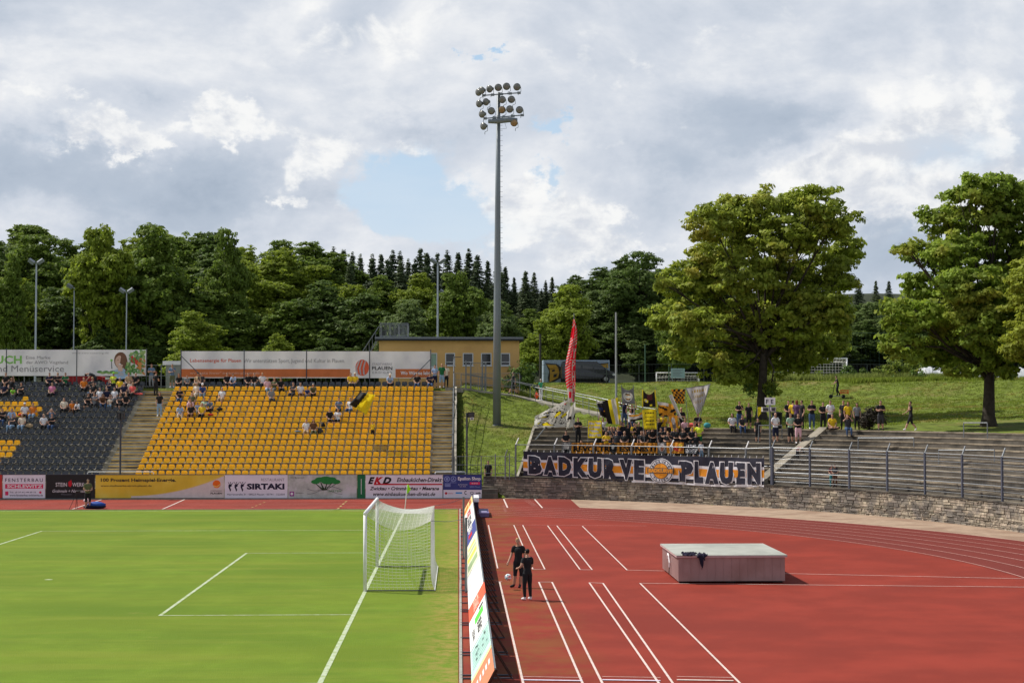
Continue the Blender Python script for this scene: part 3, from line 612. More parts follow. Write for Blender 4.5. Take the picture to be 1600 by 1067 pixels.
# ------------------------------------------------------------------ stairs fence seen edge on and the slope
b = MB(); T_ = thing('stair_fence', 'tall grey steel fence stepping up beside the right aisle stairs', 'fence', (-.4, 100, 1)); pp = []
for k in range(7):
    y = 99.9+k*2.6; z = .9+max(0, (y-100.5))*.402; pp.append(Vector((-.42-.0*k, y, min(z, 7.0))))
for p, q in zip(pp, pp[1:]):
    for h in (.15, .9, 1.55, 2.15): b.tube([p+Vector((0, 0, h)), q+Vector((0, 0, h))], .022, grey, 5)
    for k in range(18): s = p+(q-p)*(k/18); b.tube([s+Vector((0, 0, .1)), s+Vector((0, 0, 2.15))], .008, grey, 3, cap=False)
b.build('mesh_panel', T_)
for p in pp: b = MB(); b.box(p.x-.04, p.x+.04, p.y-.04, p.y+.04, p.z-.4, p.z+2.25, grey); b.build('post', T_)
b = MB(); b.box(-.36, -.22, 99.4, 116.4, .2, .21, concrete2)
vs = [(-.34, 99.5, .2), (-.2, 99.5, .2), (-.34, 99.5, 1.3), (-.2, 99.5, 1.3), (-.34, 116.9, 6.6), (-.2, 116.9, 6.6), (-.34, 116.9, 7.1), (-.2, 116.9, 7.1)]
b = MB(); b.add(vs, [(0, 1, 3, 2), (2, 3, 7, 6), (0, 2, 6, 4), (1, 5, 7, 3), (4, 6, 7, 5)], concrete2); tag(b.build('stair_wall', origin=(-.27, 99.5, .2)), 'low sloping concrete wall between the right aisle stairs and the grass bank', 'wall')
# gate frames in front of the orange building
GYf = 117.4
wire_fence([P(x, 604, GYf) for x in (711, 735, 757, 771, 812)], 1.0, 'low grey railing fence in front of the orange building', rails=3, sp=.12)
gt = thing('steel_gate', 'tall grey steel gate frame standing open in front of the orange building', 'gate', (P(740, 604, GYf).x, GYf, 7.0))
for px, ty in ((709, 557), (728, 563), (735.5, 566), (753.5, 563), (759, 566)):
    x = P(px, 600, GYf).x; b = MB(); b.box(x-.05, x+.05, GYf-.15, GYf-.05, 6.8, PZ(px, ty, GYf), grey); b.build('post', gt)
b = MB(); x0 = P(709, 600, GYf).x; x1 = P(721, 600, GYf).x; b.bar((x0, GYf-.1, PZ(709, 558, GYf)), (x1, GYf-.1, PZ(709, 558, GYf)), .05, .05, greydk)
x0 = P(735, 600, GYf).x; x1 = P(759, 600, GYf).x
for y in (567, 585, 602): b.bar((x0, GYf-.1, PZ(740, y, GYf)), (x1, GYf-.1, PZ(740, y, GYf)), .04, .04, grey)
for k in range(12): x = x0+(x1-x0)*k/11; b.tube([(x, GYf-.1, 7.0), (x, GYf-.1, PZ(740, 567, GYf))], .008, grey, 4)
b.build('gate_leaf', gt)

# ------------------------------------------------------------------ orange building
HY = 124.0
bx0 = P(592, 600, HY).x; bx1 = P(811.5, 600, HY).x; zr = PZ(700, 532.5, HY)
bd = thing('clubhouse', 'single storey orange clubhouse with a flat grey roof and four dark windows', 'building', ((bx0+bx1)/2, HY, 6.9))
ow = mat('orange_render', (.62, .38, .15), .9, .10, .8, bump_=.004, bsc=30, col2=(.55, .33, .13), sc2=.4); wins = [(672, 683, 551.5, 574), (695.5, 711, 551.5, 571.5), (723, 739.5, 551.5, 571.5), (751.5, 768, 551.5, 571.5), (782, 797, 551.5, 571.5)]
b = MB(); xs_ = [bx0]+[P(v, 600, HY).x for w_ in wins for v in w_[:2]]+[bx1]
for i, (u, v) in enumerate(zip(xs_, xs_[1:])):
    if i % 2 == 0: b.box(u, v, HY, HY+.3, 6.6, zr, ow)
    else:
        w_ = wins[i//2]; b.box(u, v, HY, HY+.3, 6.6, PZ(700, w_[3], HY), ow); b.box(u, v, HY, HY+.3, PZ(700, w_[2], HY), zr, ow)
b.box(bx0, bx0+.3, HY+.3, HY+6.7, 6.6, zr, ow); b.box(bx1-.3, bx1, HY+.3, HY+6.7, 6.6, zr, ow); b.box(bx0, bx1, HY+6.7, HY+7, 6.6, zr, ow); b.build('wall', bd)
rf = cm((116, 120, 128), 'zinc_roof', rough=.5, metal=.3)
b = MB(); b.box(bx0-.25, bx1+.25, HY-.45, HY+7.4, zr+.003, zr+.13, cm((40, 42, 50), 'roof_soffit')); b.box(bx0-.3, bx1+.3, HY-.5, HY+7.5, zr+.133, zr+.29, rf); b.build('roof', bd)
glz = mat('dark_window_glass', (.012, .014, .016), .08, .1, 1, spec=.6); ggn = cm((150, 175, 160), 'green_shutter', rough=.6); frm = cm((200, 202, 208), 'window_frame', rough=.5)
for k, (u, v, t0, t1) in enumerate(wins):
    x0 = P(u, 600, HY).x; x1 = P(v, 600, HY).x; z0 = PZ(700, t1, HY); z1 = PZ(700, t0, HY)
    b = MB(); fr = .07
    b.box(x0, x0+fr, HY-.02, HY+.12, z0, z1, frm); b.box(x1-fr, x1, HY-.02, HY+.12, z0, z1, frm); b.box(x0+fr, x1-fr, HY-.02, HY+.12, z1-fr, z1, frm); b.box(x0+fr, x1-fr, HY-.02, HY+.12, z0, z0+fr, frm)
    if k: b.box(x0+fr, x1-fr, HY+.02, HY+.10, z0+.28, z0+.32, frm)
    b.box(x0-.05, x1+.05, HY-.09, HY-.023, z0-.05, z0+.0, frm)
    wn = b.build('window', bd); b = MB(); b.box(x0+fr, x1-fr, HY+.13, HY+.15, z0+fr, z1-fr, glz if k else ggn); b.build('pane', wn)
b = MB()    # roof terrace railing and outside stair
zt = zr+.29; u0 = P(594, 520, HY+.5).x; u1 = P(637, 520, HY+.5).x; zh = PZ(600, 505, HY+.5)
for y in (HY+.5, HY+2.6):
    for z in (zt+.1, zh): b.bar((u0, y, z), (u1, y, z), .05, .05, grey)
    for k in range(22): x = u0+(u1-u0)*k/21; b.tube([(x, y, zt), (x, y, zh)], .012 if k % 7 else .03, grey, 4)
for x in (u0, u1):
    for z in (zt+.1, zh): b.bar((x, HY+.5, z), (x, HY+2.6, z), .05, .05, grey)
b.build('roof_railing', bd)
b = MB()
for y in (HY+.4, HY+1.3):
    for dz in (0, .95): b.bar(P(567, 549, y)+Vector((0, 0, dz-.9)), P(592, 511, y)+Vector((0, 0, dz-.9)), .06, .06, grey)
    for k in range(5): q = P(567+5*k, 549-7.6*k, y); b.tube([q-Vector((0, 0, .9)), q+Vector((0, 0, .05))], .02, grey, 4)
for k in range(14): q = P(560+32*k/13., 560-49*k/13., HY+.85); b.box(q.x-.12, q.x+.12, HY+.42, HY+1.28, q.z-.93, q.z-.9, grey)
b.build('outside_stair', bd)

# ------------------------------------------------------------------ path and its railings
pts = [Vector(p) for p in PATH]
def off(p, k, d):
    a = pts[max(0, k-1)]; c = pts[min(len(pts)-1, k+1)]; n = Vector((-(c-a).y, (c-a).x, 0)).normalized(); return p+n*d
b = MB(); L_ = [off(p, k, .75) for k, p in enumerate(pts)]; R_ = [off(p, k, -.75) for k, p in enumerate(pts)]; dn = Vector((0, 0, -.35))
for k in range(len(pts)-1):
    b.quad(R_[k], R_[k+1], L_[k+1], L_[k], concrete2); b.quad(R_[k]+dn, R_[k+1]+dn, R_[k+1], R_[k], concrete2); b.quad(L_[k+1]+dn, L_[k]+dn, L_[k], L_[k+1], concrete2)
b.build('path', kind='structure')
for nm, S_, lb in (('near', R_, 'steel handrail on the pitch side of the sloping path'), ('far', L_, 'steel handrail on the upper side of the sloping path')):
    b = MB(); z = Vector((0, 0, 1.02)); b.tube([p+z for p in S_[1:]], .028, grey, 6); b.tube([p+z*.5 for p in S_[1:]], .012, grey, 5)
    t_ = thing('handrail', lb, 'handrail', S_[1], 0, 'handrails of the sloping path'); b.build('rail', t_)
    for p, q in zip(S_[1:], S_[2:]):
        n = max(1, round((q-p).length/1.5))
        for k in range(n): s = p+(q-p)*(k/n); b = MB(); b.tube([s-Vector((0, 0, .1)), s+z], .024, grey, 6); b.build('post', t_)

# ------------------------------------------------------------------ floodlight mast
MY = 110.0
mb0 = P(776.7, 674.6, MY); mx = mb0.x
mast = thing('floodlight_mast', 'very tall grey floodlight mast on a concrete block in the grass bank', 'floodlight', (mx, MY+.7, mb0.z))
mc = mat('mast_steel', (.20, .23, .25), .5, .08, .6, metal=.25, col2=(.17, .19, .21), sc2=.15)
zb = PZ(776, 667, MY); b = MB(); b.box(P(760.7, 670, MY).x, P(792.8, 670, MY).x, MY, MY+1.5, zb-1.6, zb, concrete); b.build('base_block', mast)
ztop = PZ(778, 145, MY+.7); b = MB(); b.tube([(mx, MY+.7, zb), (mx, MY+.7, zb+.12)], .40, greydk, 16); b.tube([(mx, MY+.7, zb+.1), (mx+.02, MY+.7, zb+8), (mx+.06, MY+.7, zb+16), (mx+.11, MY+.7, ztop)], [.285, .25, .19, .125], mc, 20); b.build('pole', mast, smooth=True)
b = MB()
for k in range(44): z = zb+6+k*.36; b.tube([(mx+.15, MY+.6, z), (mx+.40, MY+.55, z)], .010, mc, 4)
b.build('rungs', mast)
for y0, y1, x0, x1 in ((149.5, 145.5, 756, 811), (185.5, 180.3, 758, 816)):
    b = MB(); b.bar(P(x0, y0, MY+.5), P(x1, y1, MY+.5), .07, .07, mc)
    for k in range(5): q = P(x0+(x1-x0)*k/4, y0+(y1-y0)*k/4, MY+.45); b.box(q.x-.12, q.x+.12, q.y-.1, q.y+.1, q.z-.07, q.z+.07, mc)
    b.build('crossarm', mast)
b = MB(); q0 = P(763, 190, MY+.3); q1 = P(808, 188, MY+.3); b.tube([q0, (q0.x+.6, MY+.2, q0.z), (q1.x-.6, MY+.2, q1.z), q1], [.14, .19, .19, .14], mc, 10); b.tube([P(789, 193, MY), P(791.5, 201, MY), P(782, 202, MY)], .012, mc, 4); b.build('platform', mast)
hm = cm((88, 92, 84), 'lamp_housing', rough=.5, metal=.3); lm = mat('lamp_glass', (.17, .17, .16), .15, .2, 8, spec=.6); lmo = mat('amber_lamp_glass', (.32, .20, .09), .2, .2, 8, spec=.6)
for (u, v) in ((247, 397), (290, 370), (400, 350), (520, 330), (635, 315), (780, 322), (255, 555), (350, 530), (575, 498), (702, 495), (295, 700), (425, 655), (572, 640), (680, 630), (815, 640), (315, 868), (740, 820)):
    px = 720+u/8.89; py = 100+v/8.89; q = P(px, py, MY+.2+.3*((u*7) % 5)/5)
    ax = Vector((-.75 if u < 420 else (-.25 if u < 500 else .08), -1, -.28)).normalized()
    b = MB(); b.lathe([(.03, -.42), (.10, -.40), (.13, -.30), (.15, -.22), (.24, -.06), (.262, 0), (.262, .03)], q, hm, 18, ax)
    b.tube([q+Vector((.27, .05, .02)), q+Vector((.29, .2, -.28)), q+Vector((.1, .25, -.36))], .018, hm, 5); b.tube([q+Vector((.1, .25, -.36)), q+Vector((.1, .3, -.52))], .02, hm, 5)
    h_ = b.build('floodlight', mast, smooth=True); b = MB(); b.lathe([(.235, .0), (.235, .045), (.12, .07)], q, lmo if (u, v) in ((572, 640), (740, 820)) else lm, 18, ax); b.build('lens', h_, smooth=True)

# training pitch light poles in the distance
for px, top, bot, Y, lb in ((57, 411, 560, 150, 'tall pale light pole with two lamps in front of the wood at the far left'), (116, 449, 560, 165, 'thin grey pole with a small lamp before the wood'), (198, 456, 560, 160, 'pale light pole with two tilted lamps left of the banner gap'),
                          (684, 410, 560, 150, 'tall light pole with two lamps rising behind the orange clubhouse'), (697, 458, 560, 172, 'shorter light pole with two lamps behind the orange clubhouse'), (40, 505, 560, 170, 'short wooden pole with a crossarm in front of the wood')):
    q = P(px, top, Y); t_ = thing('light_pole', lb, 'light pole', (q.x, Y, terrain(q.x, Y)), 0, 'light poles of the training ground')
    m = cm((165, 172, 186), 'pale_pole', rough=.4, metal=.2) if px != 40 else cm((70, 60, 48), 'wood_pole')
    s = .07 if px in (57, 684) else .05
    b = MB(); b.tube([(q.x, Y, terrain(q.x, Y)-.2), (q.x, Y, q.z)], [s*1.5, s], m, 8); b.build('pole', t_)
    if px == 40: b = MB(); b.bar((q.x-.6, Y, q.z-.15), (q.x+1.5, Y, q.z-.05), .08, .08, m); b.build('crossarm', t_); continue
    for sg in ((-1, 1) if px != 116 else (-1,)):
        b = MB(); b.bar((q.x, Y, q.z-.1), (q.x+sg*.25, Y-.1, q.z+.05), .05, .05, m); Mx = Matrix.Translation((q.x+sg*.42, Y-.15, q.z+.12))@Matrix.Rotation(sg*-.6, 4, 'Y')@Matrix.Rotation(.5, 4, 'X'); b.box(-.30, .30, -.15, .15, -.16, .16, cm((120, 126, 135), 'lamp_box', rough=.4), Mx); b.build('lamp_head', t_)
b = MB(); q = P(962.5, 488, 112.5); m = cm((160, 162, 165), 'flagpole_paint', rough=.4); zg = terrain(q.x, 112.5); b.tube([(q.x, 112.5, zg-.1), (q.x, 112.5, q.z)], [.085, .06], m, 10)
tag(b.build('flagpole', origin=(q.x, 112.5, zg)), 'bare tall grey flagpole behind the supporters block', 'flagpole')
for px, top, Y, lb in ((1008, 538, 150, 'thin green pole standing left of the notice board'), (1045, 540, 152, 'thin green pole standing right behind the notice board'), (844, 522, 146, 'dark wooden pole at the corner of the container'), ):
    q = P(px, top, Y); b = MB(); zg = terrain(q.x, Y); b.tube([(q.x, Y, zg-.1), (q.x, Y, q.z)], .06 if px != 844 else .1, cm((70, 98, 80), 'green_pole') if px != 844 else cm((60, 58, 52), 'wood_pole2'), 6); tag(b.build('pole', origin=(q.x, Y, zg)), lb, 'pole')
# loudspeaker poles
def speaker_pole(px, base, top, Y, label, boxes):
    q = P(px, top, Y); zb_ = PZ(px, base, Y); t_ = thing('speaker_pole', label, 'loudspeaker', (q.x, Y, zb_), 0, None)
    b = MB(); b.tube([(q.x, Y, zb_-.6), (q.x, Y, q.z)], .06, greydk if px != 1203 else grey, 8); b.build('pole', t_)
    for (u0, u1, v0, v1, m) in boxes:
        a = P(u0, v1, Y-.25); c = P(u1, v0, Y-.25); b = MB(); b.box(a.x, c.x, Y-.32, Y-.02, a.z, c.z, m)
        b.box(a.x+.04, c.x-.04, Y-.335, Y-.32, a.z+.04, c.z-.04, cm((70, 70, 72), 'speaker_grille', var=.3, sc=60)); b.build('speaker', t_)
    return t_
speaker_pole(188.6, 741, 652, 99.7, 'dark grey loudspeaker pole beside the left aisle stairs', [(183.5, 188.4, 645, 655, black), (189, 194, 645, 655, cm((60, 62, 66), 'dark_box'))])
speaker_pole(729.5, 741, 645, 99.8, 'dark loudspeaker pole at the left foot of the grass bank', [(731, 741.5, 644, 652, black), (734.5, 740, 652, 656, wht)])
fe = speaker_pole(1203, 756, 630, 92.6, 'grey pole with white loudspeakers and a sign reading F E', [(1191, 1201, 636, 643, cm((190, 185, 180), 'cream_speaker')), (1204.5, 1212, 636, 643, cm((190, 180, 190), 'cream_speaker2'))])
b = MB(); a = P(1195, 632.5, 92.5); c = P(1211, 621, 92.5); b.box(a.x, c.x, 92.42, 92.47, a.z, c.z, wht); sg = b.build('sign_plate', fe)
b = MB(); f = bf(92.42, .006); b.text('F', f, 1197, 630.5, 1201, 624, navy, .02); b.text('E', f, 1204.5, 630.5, 1208.5, 624, navy, .02); b.build('lettering', sg)
# ------------------------------------------------------------------ curved rubble wall
stone = mat('rubble_stone', (.32, .27, .205), .92, .34, 5.0, isl=.42, bump_=.012, bsc=14, col2=(.17, .15, .13), sc2=.9, c2lo=.42, c2hi=.58, detail=8)
mortar = mat('wall_mortar', (.085, .075, .06), .95, .25, 3)
TH0 = -.12; TH1 = atan2(34.05, 10.4)
Wt = thing('rubble_stone_wall', 'curved rubble stone retaining wall running along the outside of the track', 'stone wall', (*wp(1.0, WR), 0))
b = MB(); n = 150
for i in range(n):
    a0 = TH0+(TH1-TH0)*i/n; a1 = TH0+(TH1-TH0)*(i+1)/n
    A = wp(a0, WR); B_ = wp(a1, WR); C_ = wp(a1, WR+.32); D_ = wp(a0, WR+.32)
    b.quad((*A, -.1), (*B_, -.1), (*B_, ZW-.06), (*A, ZW-.06), mortar); b.quad((*A, ZW-.06), (*B_, ZW-.06), (*C_, ZW-.06), (*D_, ZW-.06), mortar)
b.build('mortar_core', Wt)
b = MB(); rr = random.Random(11); z = -.03
while z < ZW-.09:
    h = rr.uniform(.05, .17); h = min(h, ZW-.07-z); a = TH0
    while a < TH1:
        L = rr.uniform(.12, .62)*(.7+h*3); a2 = min(TH1, a+L/WR)
        k = max(1, int((a2-a)*WR/.4)); pr = rr.uniform(.005, .045); g = .008; h2 = h*rr.uniform(.8, 1) if rr.random() < .3 else h
        z0 = z+g; z1 = z+h2-g*.6; e = .006/WR
        f0 = [(*wp(a+e, WR-pr*.2), z0), (*wp(a2-e, WR-pr*.2), z0), (*wp(a2-e*2, WR-pr*.2), z1), (*wp(a+e*2, WR-pr*.2), z1)]
        j = [rr.uniform(-.012, .012) for _ in range(8)]
        f1 = [(*wp(a+e*3, WR-pr), z0+.01+j[0]), (*wp(a2-e*3, WR-pr+j[4]), z0+.01+j[1]), (*wp(a2-e*4, WR-pr+j[5]), z1-.01+j[2]), (*wp(a+e*4, WR-pr), z1-.01+j[3])]
        b.add(f0+f1, [(4, 7, 6, 5), (0, 4, 5, 1), (1, 5, 6, 2), (2, 6, 7, 3), (3, 7, 4, 0)], stone); a = a2
    z += h
b.build('stone_facing', Wt)
b = MB(); a = TH0
while a < TH1:
    a2 = min(TH1, a+rr.uniform(.5, 1.1)/WR); zz = rr.uniform(-.008, .008); vs = []
    for ang in (a+.0004, a2-.0004):
        for r in (WR-.05, WR+.36):
            for q in (ZW-.058, ZW+zz): vs.append((*wp(ang, r), q))
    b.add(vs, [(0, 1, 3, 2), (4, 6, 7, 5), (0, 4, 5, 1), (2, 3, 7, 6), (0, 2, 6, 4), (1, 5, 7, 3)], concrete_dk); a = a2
b.build('coping', Wt)
# low end wall and steps beside the steward
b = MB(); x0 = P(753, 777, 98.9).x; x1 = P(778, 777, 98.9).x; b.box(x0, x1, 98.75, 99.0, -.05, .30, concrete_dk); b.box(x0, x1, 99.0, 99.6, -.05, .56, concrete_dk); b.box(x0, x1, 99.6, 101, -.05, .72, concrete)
tag(b.build('low_steps', origin=(x0, 98.75, 0)), 'low dark concrete steps at the left end of the rubble wall', 'steps')

# ------------------------------------------------------------------ terraces
def edge_th(side, d):
    q = (d-.3)/5.5
    if side == 'L': return TH_L+.003+.016*q
    return TH_R-.016*q
def terrace(name, label, thfn0, thfn1, n=60, lo=0):
    t_ = thing(name, label, 'terrace', (*wp((thfn0(3)+thfn1(3))/2, WR+.5), ZW)); b = MB(); c = MB()
    for k in range(12):
        d0 = .32+.5*k-.02; d1 = d0+.52; zt_ = ZW+.2755*k; zb_ = zt_-.2755 if k else ZW-.2
        d1 = d1+(.75 if k == 11 else 0)
        for i in range(n):
            P4 = []
            for q in (i/n, (i+1)/n):
                a = thfn0(d0)+(thfn1(d0)-thfn0(d0))*q; a_ = thfn0(d1)+(thfn1(d1)-thfn0(d1))*q; P4.append((wp(a, WR+d0), wp(a_, WR+d1), wp(a, WR+d0-.02), wp(a, WR+d0+.10)))
            A, B_ = P4
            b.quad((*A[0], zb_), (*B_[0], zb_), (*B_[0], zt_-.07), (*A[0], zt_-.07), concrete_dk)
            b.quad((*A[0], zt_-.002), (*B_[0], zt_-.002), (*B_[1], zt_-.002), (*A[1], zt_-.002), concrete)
            c.quad((*A[2], zt_-.07), (*B_[2], zt_-.07), (*B_[2], zt_), (*A[2], zt_), concrete); c.quad((*A[2], zt_), (*B_[2], zt_), (*B_[3], zt_), (*A[3], zt_), concrete)
            c.quad((*A[0], zt_-.07), (*B_[0], zt_-.07), (*B_[2], zt_-.07), (*A[2], zt_-.07), concrete)
    b.build('concrete_steps', t_); c.build('step_edges', t_); return t_
terrace('standing_terrace', 'stepped concrete terrace where the supporters with flags stand', lambda d: edge_th('R', d)+.014, lambda d: edge_th('L', d), 50)
terrace('standing_terrace', 'long empty curved concrete terrace right of the diagonal ramp wall', lambda d: -.10, lambda d: edge_th('R', d)-.006, 60)
def ramp(side, w_, label, m, lift=.10):
    b = MB(); vs = []
    for k in range(12):
        d = .3+5.7*k/11; a = edge_th(side, d); x, y = wp(a, WR+d); z = ZW+(ZT+.05-ZW)*k/11+lift; nx_, ny_ = cos(a+pi/2), sin(a+pi/2)
        for s, zz in ((-w_/2, z-.9), (-w_/2, z), (w_/2, z), (w_/2, z-.9)): vs.append((x+nx_*s, y+ny_*s, zz))
    f = [(4*k+j, 4*(k+1)+j, 4*(k+1)+j+1, 4*k+j+1) for k in range(11) for j in range(3)]+[(3, 2, 1, 0), (44, 45, 46, 47)]
    b.add(vs, f, m); p = wp(edge_th(side, .3), WR+.3); tag(b.build('ramp_wall', origin=(*p, ZW)), label, 'ramp wall')
ramp('R', .62, 'broad pale sloping concrete wall between the two terrace blocks', mat('ramp_concrete', (.27, .24, .19), .9, .2, 2, col2=(.17, .15, .12), sc2=.7)); ramp('L', .16, 'thin sloping concrete edge wall at the left end of the supporters terrace', concrete2, .03)
# crush barriers
def barrier(px0, px1, ytop, ybase, label, m=grey, Y0=70):
    a = cast(px0, ybase, Y0); c = cast(px1, ybase, Y0); t_ = thing('crush_barrier', label, 'barrier', a, 0, 'crush barriers on the terraces'); h = PZ(px0, ytop, a.y); h2 = PZ(px1, ytop, c.y)
    b = MB(); b.tube([a-Vector((0, 0, .1)), (a.x, a.y, h)], .03, m, 6); b.build('post', t_); b = MB(); b.tube([c-Vector((0, 0, .1)), (c.x, c.y, h2)], .03, m, 6); b.build('post', t_); b = MB(); b.tube([(a.x, a.y, h), (c.x, c.y, h2)], .032, m, 6); b.build('rail', t_)
barrier(1185.5, 1222, 664.5, 692, 'low steel crush barrier in front of the man in the white shirt')
barrier(1341, 1428, 684, 704, 'long steel crush barrier high on the empty terrace'); barrier(1467, 1554, 703, 726, 'long steel crush barrier in the middle of the empty terrace near the right edge'); barrier(1506, 1543, 660.5, 687, 'short tall crush barrier below the trunk of the right tree')

# ------------------------------------------------------------------ fence on the wall
def onwall(px, py, z, off_=.12):
    best = None
    for k in range(900):
        a = -.1+1.40*k/900; x, y = wp(a, WR+off_); d = Vector((x, y, 0)); v = Vector((x, y, z))-Vector((0, 0, CZ)); sx = 800+F*v.dot(RT)/v.dot(FW)
        if best is None or abs(sx-px) < best[0]: best = (abs(sx-px), a)
    return best[1]
fn = thing('wall_fence', 'tall grey steel fence with angled post tips standing on the rubble wall', 'fence', (*wp(.9, WR+.12), ZW))
pxs = [806, 866, 927, 987, 1048, 1107.6, 1166, 1206, 1266, 1327, 1386, 1445, 1504, 1566, 1632, 1700]
fa = [onwall(p, 760, ZW) for p in pxs]
fh = [2.02 if p < 1200 else 2.12 for p in pxs]
for p, a, h in zip(pxs, fa, fh):
    x, y = wp(a, WR+.12); b = MB(); w_ = .045 if p != 1206 else .075
    m = cm((84, 88, 102), 'blue_grey_post', rough=.45, metal=.2) if p > 1200 else grey
    M_ = Matrix.Translation((x, y, 0))@Matrix.Rotation(a, 4, 'Z'); b.box(-w_, w_, -w_, w_, ZW-.02, ZW+h, m, M_)
    e = wp(a, WR+.12-.0); tip = Vector((x+.20, y+.10, ZW+h+.40)); b.bar((x, y, ZW+h-.04), tip, .055, .055, white if p < 1200 else grey); b.build('post', fn)
b = MB(); lev = [1, .93, .82, .70, .58, .46, .34, .22, .10]
for (a0, h0, p0), (a1, h1, p1) in zip(zip(fa, fh, pxs), list(zip(fa, fh, pxs))[1:]):
    for l in (lev if p0 >= 1200 else (1, .5)):
        q = [Vector((*wp(a0+(a1-a0)*s/3, WR+.12), ZW+l*(h0+(h1-h0)*s/3)-.02)) for s in range(4)]; b.tube(q, .024 if l in (1, .5, .34) else .012, grey, 5)
    if p0 >= 1200:
        n = max(1, int(abs(a1-a0)*WR/.12))
        for k in range(n): x, y = wp(a0+(a1-a0)*k/n, WR+.12); b.tube([(x, y, ZW+.1), (x, y, ZW+h0-.05)], .0035, grey, 3, cap=False)
b.build('rails', fn)
# short fence left of the wall with a gap for the steward
wire_fence([P(710.5, 741, 99.5), P(752, 741, 99.5), P(774, 741, 99.45), P(789, 741, 99.4), P(796, 741, 99.35), P(806, 744, 99.3)], 1.15, 'short grey mesh fence at the foot of the grass bank', sp=.16, name='mesh_fence')
for px, ty, lb in ((774, 709, 'thin white tipped post, leftmost of three behind the steward'), (790, 702, 'leaning white tipped post, middle of three behind the steward'), (796, 708, 'thin white tipped post, rightmost of three behind the steward')):
    a = P(px, 742, 99.25); b = MB(); b.tube([(a.x, a.y, a.z-.3), (a.x, a.y, PZ(px, ty+8, 99.25)), (a.x+(.12 if px == 790 else 0), a.y, PZ(px, ty, 99.25))], .035, grey, 6); tag(b.build('fence_post', origin=a), lb, 'post', 'posts behind the steward')

# ------------------------------------------------------------------ the big supporters banner
bnavy = mat('navy_banner_cloth', (.018, .018, .035), .75, .12, 2, spec=.4); bwhite = mat('white_banner_cloth', (.72, .70, .73), .8, .06, 2); borange = mat('orange_banner_cloth', (.72, .27, .02), .8, .08, 2)
def cutgrid(vs, fs, step):
    bm = bmesh.new(); bv = [bm.verts.new((x, 0, z)) for x, z in vs]
    for f in fs:
        try: bm.faces.new([bv[i] for i in f])
        except ValueError: pass
    x0 = min(v[0] for v in vs); x1 = max(v[0] for v in vs); x = math.floor(x0/step)*step+step
    while x < x1:
        bmesh.ops.bisect_plane(bm, geom=bm.verts[:]+bm.edges[:]+bm.faces[:], plane_co=(x, 0, 0), plane_no=(1, 0, 0)); x += step
    bmesh.ops.triangulate(bm, faces=bm.faces[:]); bm.verts.index_update()
    r = ([(v.co.x, v.co.z) for v in bm.verts], [tuple(v.index for v in f.verts) for f in bm.faces]); bm.free(); return r
BA0 = onwall(818, 730, 2.1, 0); BA1 = onwall(1195, 730, 2.0, 0); BL = 1000.0
def bshape(u):        # top and bottom height of the banner along its length (u 0..1)
    top = 2.93-.06*sin(u*pi)-.035*abs(sin(u*pi*7))-.10*u; bot = 1.40-.30*sst(u, .05, .5)+.10*sst(u, .75, 1)-.05*sin(u*9)
    return top, bot
def bpt(px, v, eps):  # px in photo pixels along the banner, v 0..1 from bottom to top
    u = (px-818)/(1195-818); a = BA0+(BA1-BA0)*u; top, bot = bshape(u); z = bot+(top-bot)*v
    fold = .035*sin(u*60+v*5)+.03*sin(u*23-v*6)+.02*sin(u*140+v*9+3*sin(u*8))
    x, y = wp(a, WR-.03-eps+fold*(.35+.65*v)); return (x, y, z)
Bn = thing('supporters_banner', 'navy and white supporters banner reading BADKURVE PLAUEN tied to the fence on the wall', 'banner', (*wp((BA0+BA1)/2, WR), 1.3))
b = MB(); NX = 240; NV = 10
def band(v0, v1, m, eps, x0=818, x1=1195, nv=4):
    vs = []; n = max(2, int(NX*(x1-x0)/377))
    for j in range(nv+1):
        for i in range(n+1): vs.append(bpt(x0+(x1-x0)*i/n, v0+(v1-v0)*j/nv, eps))
    b.add(vs, [(j*(n+1)+i, j*(n+1)+i+1, (j+1)*(n+1)+i+1, (j+1)*(n+1)+i) for j in range(nv) for i in range(n)], m)
band(0, 1, bnavy, 0, nv=12); b.build('cloth', Bn, smooth=True)
b = MB(); band(.20, .68, bwhite, .012, nv=6); band(.32, .58, borange, .022); band(0, .06, bwhite, .012, 985, 1195, 2); b.build('stripes', Bn, smooth=True)
def btext(b, s, x0, x1, v0, v1, m, eps, bold, sp=1.0, step=2.5, shear=0):
    v, f = text2d(s, bold, shear, sp); vs = [(x0+(x1-x0)*p, (v0+(v1-v0)*q)*40) for p, q in v]; vs, f = cutgrid(vs, f, step); b.add([bpt(x, z/40, eps) for x, z in vs], f, m)
lets = [('B', 825, 848), ('A', 848, 870.5), ('D', 871, 893), ('K', 894, 919), ('U', 917, 940), ('R', 941, 964), ('V', 965, 988), ('E', 988, 1006), ('P', 1059, 1083), ('L', 1083, 1099), ('A', 1099, 1124), ('U', 1123, 1147), ('E', 1149, 1166), ('N', 1167, 1191)]
b = MB()
for s, x0, x1 in lets: btext(b, s, x0-.3, x1+.3, .05, .86, bwhite, .034, .10)
for s, x0, x1 in lets: btext(b, s, x0+1.3, x1-1.3, .085, .825, bnavy, .048, .078)
def bdisc(r, m, eps, cx=1031.5, cy=.44, n=30, k=1.0):
    ry = r/43.; vs = [(cx, cy*40)]+[(cx+r*cos(2*pi*i/n), (cy+ry*sin(2*pi*i/n))*40) for i in range(n)]; v2, f2 = cutgrid(vs, [(0, 1+i, 1+(i+1) % n) for i in range(n)], 2.5); b.add([bpt(x, z/40, eps) for x, z in v2], f2, m)
bdisc(19.5, bwhite, .06); bdisc(18.3, bnavy, .070); bdisc(17.2, bwhite, .080); bdisc(12.4, bnavy, .090); bdisc(11.4, borange, .100)
